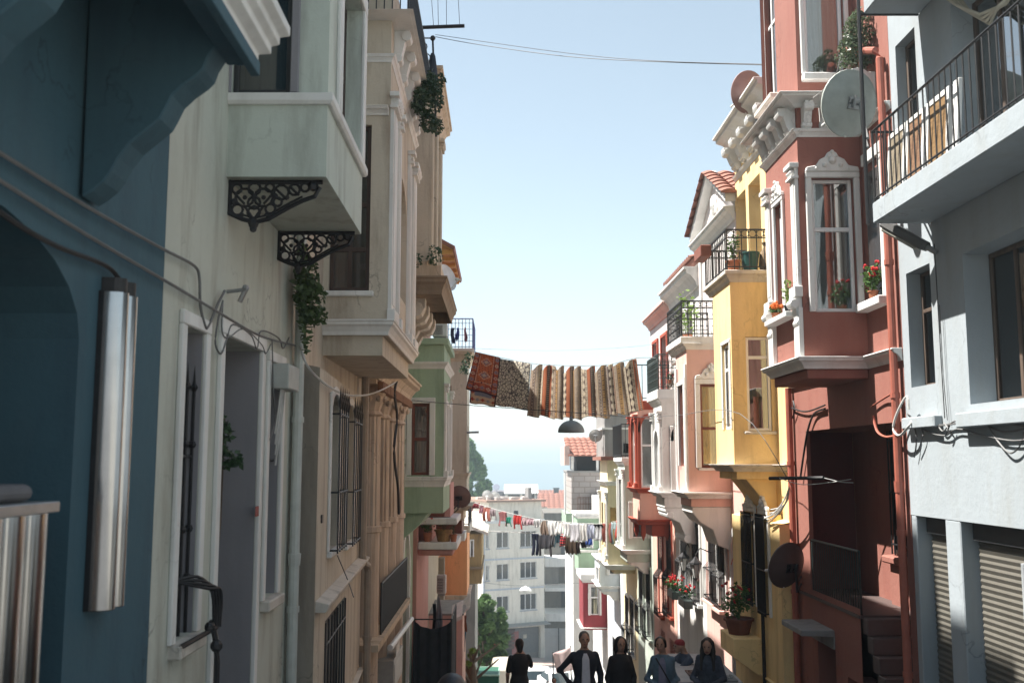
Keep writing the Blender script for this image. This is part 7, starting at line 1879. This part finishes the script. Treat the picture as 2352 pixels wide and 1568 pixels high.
dish('brown satellite dish half hidden behind the upper red bay', at(1718, 212, 16.6), .36, (-.45, .85, .25), plain('brown_dish3', (.25, .16, .15), .5), IRON, RT(16.2, .2, 5.6))
# ------------------------------------------------------------------ people
SKIN = plain('skin', (.40, .24, .17), .55, 0, .08)
def limb(mb, pts, rs, n=10):
    mb.tube(pts, rs, n, local=False)
    for p_, r_ in zip(pts, rs): mb.ball(tuple(p_), r_, n, local=False)
def loft(mb, secs, n=20):
    """elliptic sections (x, y, z, rx, ry)"""
    rings = []
    for x, y, z, rx, ry in secs:
        ring = []
        for j in range(n):
            a = 2 * PI * j / n
            mb.v.append(Vector((x + rx * math.cos(a), y + ry * math.sin(a), z))); ring.append(len(mb.v) - 1)
        rings.append(ring)
    for A, B in zip(rings, rings[1:]):
        for j in range(n): mb.face((A[j], A[(j + 1) % n], B[(j + 1) % n], B[j]))
    mb.face(rings[0][::-1]); mb.face(rings[-1])
def person(label, pos, yaw, H, arms, look=(0, 0), lean=0., top=None, topm=None, legm=None, hairm=None, hair='short', shirt=None, shirtm=None, coat=False, female=False, sleeve=1., cap=None, walk=.12, group='people in the street', bag=None, phone=None):
    """figure facing -Y before yaw; arms = ((elbow, wrist) for its right (-x), (elbow, wrist) for its left (+x)) in metres for a 1.75 m body"""
    k = H / 1.75; t = thing('person', label, 'person', pos, group); t.rotation_euler = (0, 0, yaw)
    P0 = Vector(pos); t['_loc'] = (0, 0, 0)
    sw = .15 if female else .178; hw = .155 if female else .15
    L = lambda z: lean * max(0, z - .95) * -1
    def q(x, y, z): return Vector((x * k, (y + L(z)) * k, (z - (abs(lean) * max(0, z - .95) ** 2 * .6)) * k))
    def sec(x, y, z, rx, ry): v = q(x, y, z); return (v.x, v.y, v.z, rx * k, ry * k)
    ry = .115
    torso = [sec(0, 0, .86, hw, .11), sec(0, 0, .95, hw + .015, .12), sec(0, 0, 1.08, hw - .02, .10), sec(0, 0, 1.25, hw + .015, .115), sec(0, 0, 1.36, sw - .005, .105), sec(0, .005, 1.42, sw - .045, .088), sec(0, .01, 1.47, .085, .07), sec(0, .01, 1.50, .065, .06)]
    nz, hz = look
    hc = q(nz * .3, -.035 + .02 + (-.05 if hz < 0 else 0), 1.635 + (hz * .1))
    def head(mb):
        limb(mb, [q(0, .01, 1.44), q(0, -.005, 1.55)], [.058 * k, .054 * k])
        mb.ball(tuple(hc + Vector((0, .008, .015)) * k), (.08 * k, .098 * k, .108 * k), 14, local=False)
        f = Vector((math.sin(nz), -math.cos(nz), hz * .6)).normalized(); r_ = Vector((math.cos(nz), math.sin(nz), 0))
        mb.ball(tuple(hc + f * .035 * k - Vector((0, 0, .055)) * k), (.055 * k, .058 * k, .058 * k), 12, local=False)
        limb(mb, [hc + f * .085 * k + Vector((0, 0, .018)) * k, hc + f * .112 * k - Vector((0, 0, .018)) * k], [.009 * k, .016 * k], 6)
        for s in (-1, 1): mb.ball(tuple(hc + r_ * s * .077 * k - Vector((0, 0, .005)) * k), (.012 * k, .02 * k, .03 * k), 8, local=False)
        return f, r_
    body = MB(); loft(body, torso); f, r_ = head(body)
    legs = []
    for s in (-1, 1):
        dy = walk * s
        a, b, c = q(s * .085, 0, .9), q(s * .09, -.03 + dy * .35, .5), q(s * .095, dy + (.02 if dy > 0 else 0), .085)
        legs.append((a, b, c)); limb(body, [a, b, c], [.082 * k, .056 * k, .038 * k])
        limb(body, [c - Vector((0, -.02, .03)) * k, c + Vector((0, -.15, -.05)) * k], [.042 * k, .032 * k])
    hands = []
    for s, (e, w) in zip((-1, 1), arms):
        sh = q(s * (sw - .01), .01, 1.395); e_, w_ = q(*e), q(*w); hands.append((s, sh, e_, w_))
        limb(body, [sh, e_, w_], [.05 * k, .04 * k, .027 * k])
        d = (w_ - e_).normalized(); up = Vector((0, 0, 1)); sd = d.cross(Vector((0, 1, .2))).normalized()
        pl = sd.cross(d).normalized()
        palm = w_ + d * .05 * k
        limb(body, [w_, palm], [.028 * k, .036 * k], 8); body.ball(tuple(palm + d * .02 * k), (.04 * k, .03 * k, .036 * k), 8, local=False)
        for i in range(4):
            o = palm + sd * (i - 1.5) * .02 * k + d * .03 * k; ln = (.062, .074, .07, .055)[i] * k
            limb(body, [o, o + d * ln * .55 + pl * .008 * k, o + d * ln * .9 + pl * .035 * k], [.0105 * k, .0095 * k, .0085 * k], 6)
        limb(body, [palm - d * .02 * k + sd * .03 * k * -s, palm + d * .02 * k - sd * s * .058 * k, palm + d * .045 * k - sd * s * .06 * k], [.012 * k, .011 * k, .009 * k], 6)
    body.build('body', SKIN, t, remesh=.0095)
    mb = MB()
    for s in (-1, 1): mb.ball(tuple(hc + f * .086 * k + r_ * s * .032 * k + Vector((0, 0, .018)) * k), .0105 * k, 8, local=False)
    if hz >= -.5: mb.build('eyes', plain('eye_dark', (.02, .015, .012), .3), t)
    mb = MB(); limb(mb, [hc + f * .088 * k - r_ * .022 * k - Vector((0, 0, .058)) * k, hc + f * .093 * k - Vector((0, 0, .06)) * k, hc + f * .088 * k + r_ * .022 * k - Vector((0, 0, .058)) * k], [.005, .008, .005], 6); mb.build('mouth', plain('lips', (.25, .08, .07), .5), t)
    # clothes
    mb = MB(); g = 1.14 if coat else 1.1
    low = .55 if coat else .84
    secs = [(x, y, z, rx * g + .012 * k, ry_ * g + .014 * k) for x, y, z, rx, ry_ in torso[:-1]]
    secs[0] = (*secs[0][:2], low * k, secs[0][3] * (1.15 if coat else 1.02), secs[0][4] * (1.2 if coat else 1.05))
    loft(mb, secs); v = secs[-1]; mb.ball((v[0], v[1], v[2]), (.085 * k, .08 * k, .035 * k), 10, local=False)
    for s, sh, e_, w_ in hands:
        wl = e_.lerp(w_, .88) if sleeve >= 1 else sh.lerp(e_, .75)
        pts = [sh, e_, wl] if sleeve >= 1 else [sh, wl]
        limb(mb, pts, [.064 * k, .055 * k, .045 * k][:len(pts)] if sleeve >= 1 else [.064 * k, .06 * k])
    mb.build('jacket' if not female or coat else 'top', topm, t, remesh=.012)
    if shirtm is not None:
        mb = MB(); y_ = -.125
        a, b = q(0, -.128, 1.43), q(0, -.15, .92)
        mb.box(-.001, .001, 0, .001, 0, .001); mb.v = []; mb.f = []; mb.m = []
        cols = [(-.055, 1.43), (.055, 1.43), (.075, 1.2), (.07, .86), (-.06, .86), (-.05, 1.2)]
        for z0_, z1_, w0, w1 in ((.86, 1.02, .068, .066), (1.02, 1.2, .066, .06), (1.2, 1.36, .06, .055), (1.36, 1.45, .055, .03)):
            dep = lambda z: -(.152 if z < 1.35 else .14 - (z - 1.36) * .55)
            p4 = [q(-w0, dep(z0_), z0_), q(w0, dep(z0_), z0_), q(w1, dep(z1_), z1_), q(-w1, dep(z1_), z1_)]
            mid = [v_ + Vector((0, .05, 0)) * k for v_ in p4]
            i = len(mb.v); mb.v += p4 + mid
            for fc in ((0, 1, 2, 3), (7, 6, 5, 4), (0, 4, 5, 1), (3, 2, 6, 7), (0, 3, 7, 4), (1, 5, 6, 2)): mb.face([i + x for x in fc])
        mb.build('shirt', shirtm, t, bevel=.01)
    mb = MB(); loft(mb, [sec(0, 0, .80, hw + .018, .125), sec(0, 0, .95, hw + .028, .132), sec(0, 0, 1.02, hw + .01, .12)])
    for a, b, c in legs: limb(mb, [a, b, c + Vector((0, 0, .02)) * k], [.1 * k, .072 * k, .058 * k])
    mb.build('trousers', legm, t, remesh=.014)
    mb = MB()
    for a, b, c in legs: limb(mb, [c - Vector((0, -.03, .035)) * k, c + Vector((0, -.16, -.045)) * k], [.05 * k, .042 * k])
    mb.build('shoes', plain('dark_shoes', (.03, .028, .027), .6), t)
    # hair
    mb = MB()
    up = Vector((0, 0, 1))
    mb.ball(tuple(hc - f * .022 * k + Vector((0, 0, .034)) * k), (.088 * k, .098 * k, .098 * k), 14, local=False)
    if hair in ('long', 'medium'):
        n_ = -f; ln = .42 if hair == 'long' else .24
        limb(mb, [hc + n_ * .05 * k + up * .03 * k, hc + n_ * .075 * k - up * ln * .5 * k, hc + n_ * .06 * k - up * ln * k], [.085 * k, .085 * k, .06 * k])
        for s in (-1, 1): limb(mb, [hc + r_ * s * .06 * k + n_ * .01 * k + up * .05 * k, hc + r_ * s * .085 * k - up * .07 * k, hc + r_ * s * (.09 if hair == 'long' else .085) * k - up * ln * .8 * k + f * (.05 if hair == 'long' else 0) * k], [.045 * k, .04 * k, .025 * k])
    if hair == 'bun': mb.ball(tuple(hc - f * .08 * k + up * .09 * k), .05 * k, 10, local=False); limb(mb, [hc - f * .06 * k, hc - f * .06 * k - up * .1 * k], [.075 * k, .05 * k])
    if hair == 'bob':
        for s in (-1, 1): limb(mb, [hc + r_ * s * .055 * k + up * .06 * k, hc + r_ * s * .075 * k - up * .02 * k], [.04 * k, .03 * k])
        limb(mb, [hc - f * .055 * k + up * .02 * k, hc - f * .05 * k - up * .07 * k], [.075 * k, .055 * k])
    if hair != 'cap': mb.build('hair', hairm, t, remesh=.011)
    if cap is not None:
        mb = MB(); mb.ball(tuple(hc + up * .045 * k - f * .01 * k), (.088 * k, .096 * k, .075 * k), 14, local=False); mb.build('cap', cap, t, remesh=.011)
    if bag is not None:
        mb = MB(); s = 1
        mb.tube([q(-.1, -.12, 1.44), q(0.02, -.15, 1.25), q(.16, -.15, 1.0), q(.2, -.05, .85)], .012, 6, local=False); mb.build('bag_strap', bag, t)
    if phone is not None:
        c = (hands[0][3] + hands[1][3]) / 2 + Vector((0, -.07, .02)) * k
        mb = MB(); mb.box(c.x - .1, c.x + .1, c.y - .06, c.y + .02, c.z - .008, c.z + .008); mb.build('notebook', phone, t)
    return t
HAIRD, HAIRG = plain('dark_hair', (.012, .009, .008), .5, 0, .3, 30), plain('grey_hair', (.09, .085, .08), .6, 0, .3, 30)
JEANS, DKP = plain('denim', (.06, .09, .15), .85, 0, .2, 20), plain('dark_trousers', (.02, .02, .025), .85)
def gp(px, Y): return (at(px, 1500, Y).x, Y, gz(Y))
person('man in an open navy jacket over a white t-shirt, hands at his hips', gp(1342, 16.0), .1, 1.77, (((-.37, .08, 1.17), (-.22, -.04, .98)), ((.26, .04, 1.1), (.24, -.05, .84))), topm=plain('navy_jacket', (.014, .017, .028), .75, 0, .3, 15), legm=DKP, hairm=HAIRG, shirtm=plain('white_tee', (.62, .64, .7), .9))
person('woman in a long black coat with shoulder length dark hair', gp(1425, 16.3), .22, 1.70, (((-.215, .03, 1.1), (-.2, -.03, .84)), ((.225, .0, 1.1), (.19, -.08, .85))), topm=plain('black_coat', (.013, .012, .014), .8, 0, .3, 15), legm=DKP, hairm=HAIRD, hair='medium', coat=True, female=True)
person('woman in a pale denim jacket with cropped dark hair holding her hands together', gp(1522, 16.0), -.22, 1.69, (((-.26, .03, 1.08), (-.06, -.22, 1.02)), ((.22, .05, 1.08), (.04, -.2, .95))), look=(-.1, 0), topm=plain('denim_jacket', (.10, .165, .22), .85, 0, .25, 12), legm=DKP, hairm=HAIRD, hair='bob', female=True, shirtm=plain('lilac_shirt', (.2, .2, .28), .9), bag=plain('dark_strap', (.02, .02, .022), .7))
person('long haired woman in a grey blue sweater looking down at a notebook', gp(1627, 15.6), -.35, 1.71, (((-.25, .0, 1.1), (-.1, -.25, 1.03)), ((.24, -.04, 1.12), (.1, -.28, 1.06))), look=(0, -.35), topm=plain('grey_blue_sweater', (.055, .068, .092), .95, 0, .4, 16), legm=DKP, hairm=HAIRD, hair='long', female=True, phone=plain('slate_book', (.05, .06, .07), .5))
person('man in a red cap and blue jacket bending over a table, seen in profile', gp(1580, 17.4), -1.3, 1.74, (((-.24, -.25, 1.2), (-.2, -.42, .98)), ((.22, -.25, 1.2), (.16, -.44, .98))), look=(0, -.15), lean=.14, topm=plain('blue_jacket', (.05, .075, .12), .85, 0, .3, 12), legm=DKP, hairm=HAIRD, hair='cap', cap=plain('red_cap', (.28, .03, .035), .8))
person('person in a black t-shirt seen from behind with one hand raised to the face', gp(1193, 19.6), PI + .25, 1.72, (((-.27, -.12, 1.2), (-.1, -.27, 1.5)), ((.24, .02, 1.1), (.2, -.16, .9))), topm=plain('black_tee', (.012, .012, .014), .85), legm=JEANS, hairm=HAIRD, hair='bun', sleeve=.4)
person('small child with dark hair in front of the parked white car', gp(1272, 22.6), .2, 1.0, (((-.27, .02, 1.12), (-.24, -.05, .86)), ((.27, .02, 1.12), (.25, -.04, .86))), topm=plain('child_top', (.1, .1, .13), .85), legm=JEANS, hairm=HAIRD, hair='bob', female=True)
t = thing('trestle_table', 'pale display table with trays in front of the rose house', 'table', gp(1590, 16.8), None)
a = Vector(gp(1590, 16.6)); zt_ = at(1590, 1562, 16.0).z
MB().box(a.x - .35, a.x + .65, 15.9, 18.2, zt_ - .03, zt_).build('tabletop', plain('grey_board', (.4, .41, .42), .7), t, bevel=.005)
for x in (a.x - .3, a.x + .6):
    for y in (16, 18.1): MB().box(x - .02, x + .02, y - .02, y + .02, gz(y), zt_ - .031).build('leg', IRON, t)
for k, (lb, x, y, c) in enumerate((('tray of small brown trinkets on the pale table', .05, 16.5, (.14, .09, .07)), ('tray of grey stones on the pale table nearest the woman', .42, 16.1, (.2, .22, .22)), ('open pale book on the pale table by the bending man', .1, 17.4, (.5, .5, .5)))):
    tt = thing('display_tray', lb, 'tray', (a.x + x, y, zt_)); x0 = a.x + x
    MB().box(x0 - .16, x0 + .16, y - .2, y + .2, zt_ + .001, zt_ + .025).build('base', plain('tray_%d' % k, c, .7), tt, bevel=.004)
    mb = MB()
    for i in range(14): mb.ball((x0 + random.uniform(-.12, .12), y + random.uniform(-.16, .16), zt_ + .035), .022, 6)
    mb.build('goods', plain('goods_%d' % k, tuple(min(1, v * 1.6) for v in c), .5, 0, .5, 40), tt)
# ------------------------------------------------------------------ vehicles
TYRE, CG, CHROME = plain('tyre', (.02, .02, .02), .9), plain('car_glass', (.02, .03, .035), .06), plain('chrome', (.6, .6, .6), .2, 1)
def car(label, pos, yaw, paint, L=4.2, Wd=1.7, H=1.42, van=False):
    t = thing('parked_car', label, 'van' if van else 'car', pos, 'cars parked at the crossing'); t.rotation_euler = (0, 0, yaw); t['_loc'] = (0, 0, 0)
    w = Wd / 2
    if van: pr = [(-L / 2, .35), (-L / 2, .9), (-L / 2 + .25, 1.05), (-L / 2 + .75, H - .05), (-L / 2 + 1.0, H), (L / 2 - .15, H), (L / 2, H - .12), (L / 2, .35)]
    else: pr = [(-L / 2, .35), (-L / 2, .62), (-L / 2 + .12, .75), (-L / 2 + 1.05, .9), (-L / 2 + 1.75, H - .04), (-L / 2 + 2.1, H), (L / 2 - 1.3, H - .02), (L / 2 - .62, .98), (L / 2 - .05, .92), (L / 2, .8), (L / 2, .35)]
    mb = MB()                                 # nose at -y
    def wid(z): return w if z < .95 else w - (z - .95) * .28
    n = 6; rows = []
    for y, z in pr:
        ww = wid(z); rows.append([mb.V((x * ww, y + (abs(x) ** 2) * (.1 if y < 0 else -.1), z - (abs(x) ** 3) * .04)) for x in (-1, -.8, -.4, 0, .4, .8, 1)])
    for A, B in zip(rows, rows[1:]):
        for j in range(6): mb.face((A[j], A[j + 1], B[j + 1], B[j]))
    mb.face([r[0] for r in rows]); mb.face([r[-1] for r in rows][::-1]); mb.face(rows[0][::-1]); mb.face(rows[-1])
    mb.build('body', paint, t, bevel=.04, seg=2)
    i0, i1 = (2, 3) if van else (3, 4)
    def glass(name, a, b, m0=.12, m1=.1):
        (ya, za), (yb, zb_) = a, b; mb = MB()
        na = Vector((0, -(zb_ - za), (yb - ya))); na.normalize(); na = na * .012
        if na.z < 0: na = -na
        if yb < ya: na = Vector((0, abs(na.y), na.z))
        else: na = Vector((0, -abs(na.y), abs(na.z)))
        P = lambda x, f: (x * wid(za + (zb_ - za) * f), ya + (yb - ya) * f + na.y + (abs(x) ** 2) * (.1 if ya < 0 else -.1), za + (zb_ - za) * f + na.z - abs(x) ** 3 * .04)
        for x0, x1 in ((-.86, -.4), (-.4, 0), (0, .4), (.4, .86)): mb.poly([P(x0, m0), P(x1, m0), P(x1, 1 - m1), P(x0, 1 - m1)])
        mb.build(name, CG, t)
    glass('windscreen', pr[i0], pr[i1]); 
    if not van: glass('rear_window', pr[7], pr[6])
    for s in (-1, 1):
        mb = MB(); zz = (.98, H - .12)
        y0, y1 = (-L / 2 + 1.0, L / 2 - .4) if van else (-L / 2 + 1.55, L / 2 - .95)
        x0, x1 = s * (wid(zz[0]) + .004), s * (wid(zz[1]) - .015)
        mb.poly([(x0, y0, zz[0]), (x0, y1 + .2, zz[0]), (x1, y1 - .15, zz[1]), (x1, y0 + .42, zz[1])]); mb.build('side_window', CG, t)
        MB().ball((s * (w + .08), -L / 2 + 1.5, 1.0), (.09, .06, .06), 8).build('mirror', plain('mirror_black', (.03, .03, .03), .4), t)
        MB().ball((s * (w - .22), -L / 2 + .1, .68), (.17, .07, .075), 10).build('headlight', plain('lamp_lens', (.6, .62, .65), .1), t)
        for y in (-L / 2 + .85, L / 2 - .8):
            wh = MB(); wh.lathe((s * (w - .09), y, .31), [(.2, -.1), (.3, -.09), (.31, 0), (.3, .09), (.2, .1)], 20, (1, 0, 0)); wh = wh.build('wheel', TYRE, t)
            MB().lathe((s * (w + .005), y, .31), [(.02, 0), (.19, 0), (.19, .01), (.02, .02)], 14, (s, 0, 0)).build('rim', CHROME, wh)
    MB().box(-.45, .45, -L / 2 - .03, -L / 2 + .05, .42, .58).build('grille', plain('mirror_black', (.03, .03, .03), .4), t)
    return t
WP, CP_ = plain('white_paint', (.72, .72, .72), .25, 0, .03), plain('cream_paint', (.55, .5, .42), .3, 0, .03)
car('white saloon car parked nose towards the viewer behind the person taking a photo', (1.40, 58.0, gz(58) + .05), 0, WP)
car('cream white van parked left of the saloon car', (-.48, 59.5, gz(59.5) + .08), PI, CP_, 4.4, 1.72, 1.75, True)
car('white hatchback beside the pink cloth screen', (2.6, 54, gz(54)), .25, WP, 3.9, 1.65, 1.46)
t = thing('cloth_screen', 'pale pink cloth screen on poles beside the man in the navy jacket', 'screen', at(1292, 1568, 46))
P4 = [at(1270, 1500, 46), at(1310, 1485, 46), at(1318, 1538, 46), at(1278, 1545, 46)]
mb = MB(); n = 10
for i in range(n):
    for j in range(6):
        f_ = lambda u, v: tuple(P4[0].lerp(P4[1], u).lerp(P4[3].lerp(P4[2], u), v) + Vector((0, .06 * math.sin(u * 6 + v * 2), 0)))
        mb.poly([f_(i / n, j / 6), f_((i + 1) / n, j / 6), f_((i + 1) / n, (j + 1) / 6), f_(i / n, (j + 1) / 6)])
o = mb.build('cloth', plain('pale_pink_canvas', (.55, .43, .42), .9, 0, .12, 3), t, smooth=True); o.modifiers.new('s', 'SOLIDIFY').thickness = .015
mb = MB()
for a in (P4[0], P4[1]): mb.tube([tuple(a + Vector((0, .05, .05))), (a.x + .05, a.y + .06, gz(46))], .025, 6)
mb.build('pole', IRON, t)
t = thing('green_skip', 'low green metal container with a pale rim at the crossing', 'container', at(1120, 1568, 52))
a, b = at(1090, 1548, 52), at(1146, 1548, 52)
MB().extr([(a.x, 52, gz(52)), (a.x, 53.6, gz(52)), (a.x, 53.8, a.z), (a.x, 51.8, a.z)], (b.x - a.x, 0, 0)).build('tub', plain('green_steel', (.03, .11, .07), .5, 0, .2, 4), t, bevel=.02)
mb = MB(); mb.tube([(a.x, 51.8, a.z), (b.x, 51.8, a.z), (b.x, 53.8, a.z), (a.x, 53.8, a.z), (a.x, 51.8, a.z)], .05, 6); mb.build('rim', plain('pale_green_rim', (.35, .5, .42), .5), t)
t = thing('covered_scooter', 'scooter under a dark rain cover at the lower edge by the stall', 'scooter', gp(1040, 17.5))
c = Vector(gp(1040, 17.5)); zt_ = at(1040, 1536, 17.5).z; Hh = zt_ - c.z
mb = MB(); n = 14; rows = []
for i, (y, hh, ww) in enumerate(((-.85, .55, .2), (-.7, .8, .27), (-.45, .97, .36), (-.25, 1.0, .36), (0, .86, .28), (.35, .8, .25), (.7, .76, .22), (.85, .5, .16))):
    row = []
    for j in range(n + 1):
        a = PI * j / n; row.append(mb.V((c.x + ww * math.cos(a) * (1.05 + .05 * math.sin(j * 2.1 + i)), c.y + y, c.z + .1 + (Hh * hh - .1) * math.sin(a) ** .6)))
    rows.append(row)
for A, B in zip(rows, rows[1:]):
    for j in range(n): mb.face((A[j], A[j + 1], B[j + 1], B[j]))
mb.face(rows[0]); mb.face(rows[-1][::-1]); mb.build('cover', plain('dark_rain_cover', (.022, .03, .045), .45, 0, .3, 5, .3), t, smooth=True)
for y in (-.6, .6): MB().lathe((c.x, c.y + y, gz(c.y + y) + .22), [(.12, -.05), (.21, -.04), (.22, 0), (.21, .04), (.12, .05)], 16, (1, 0, 0)).build('wheel', TYRE, t)
for o in bpy.data.objects:
    if '_loc' in o: del o['_loc']
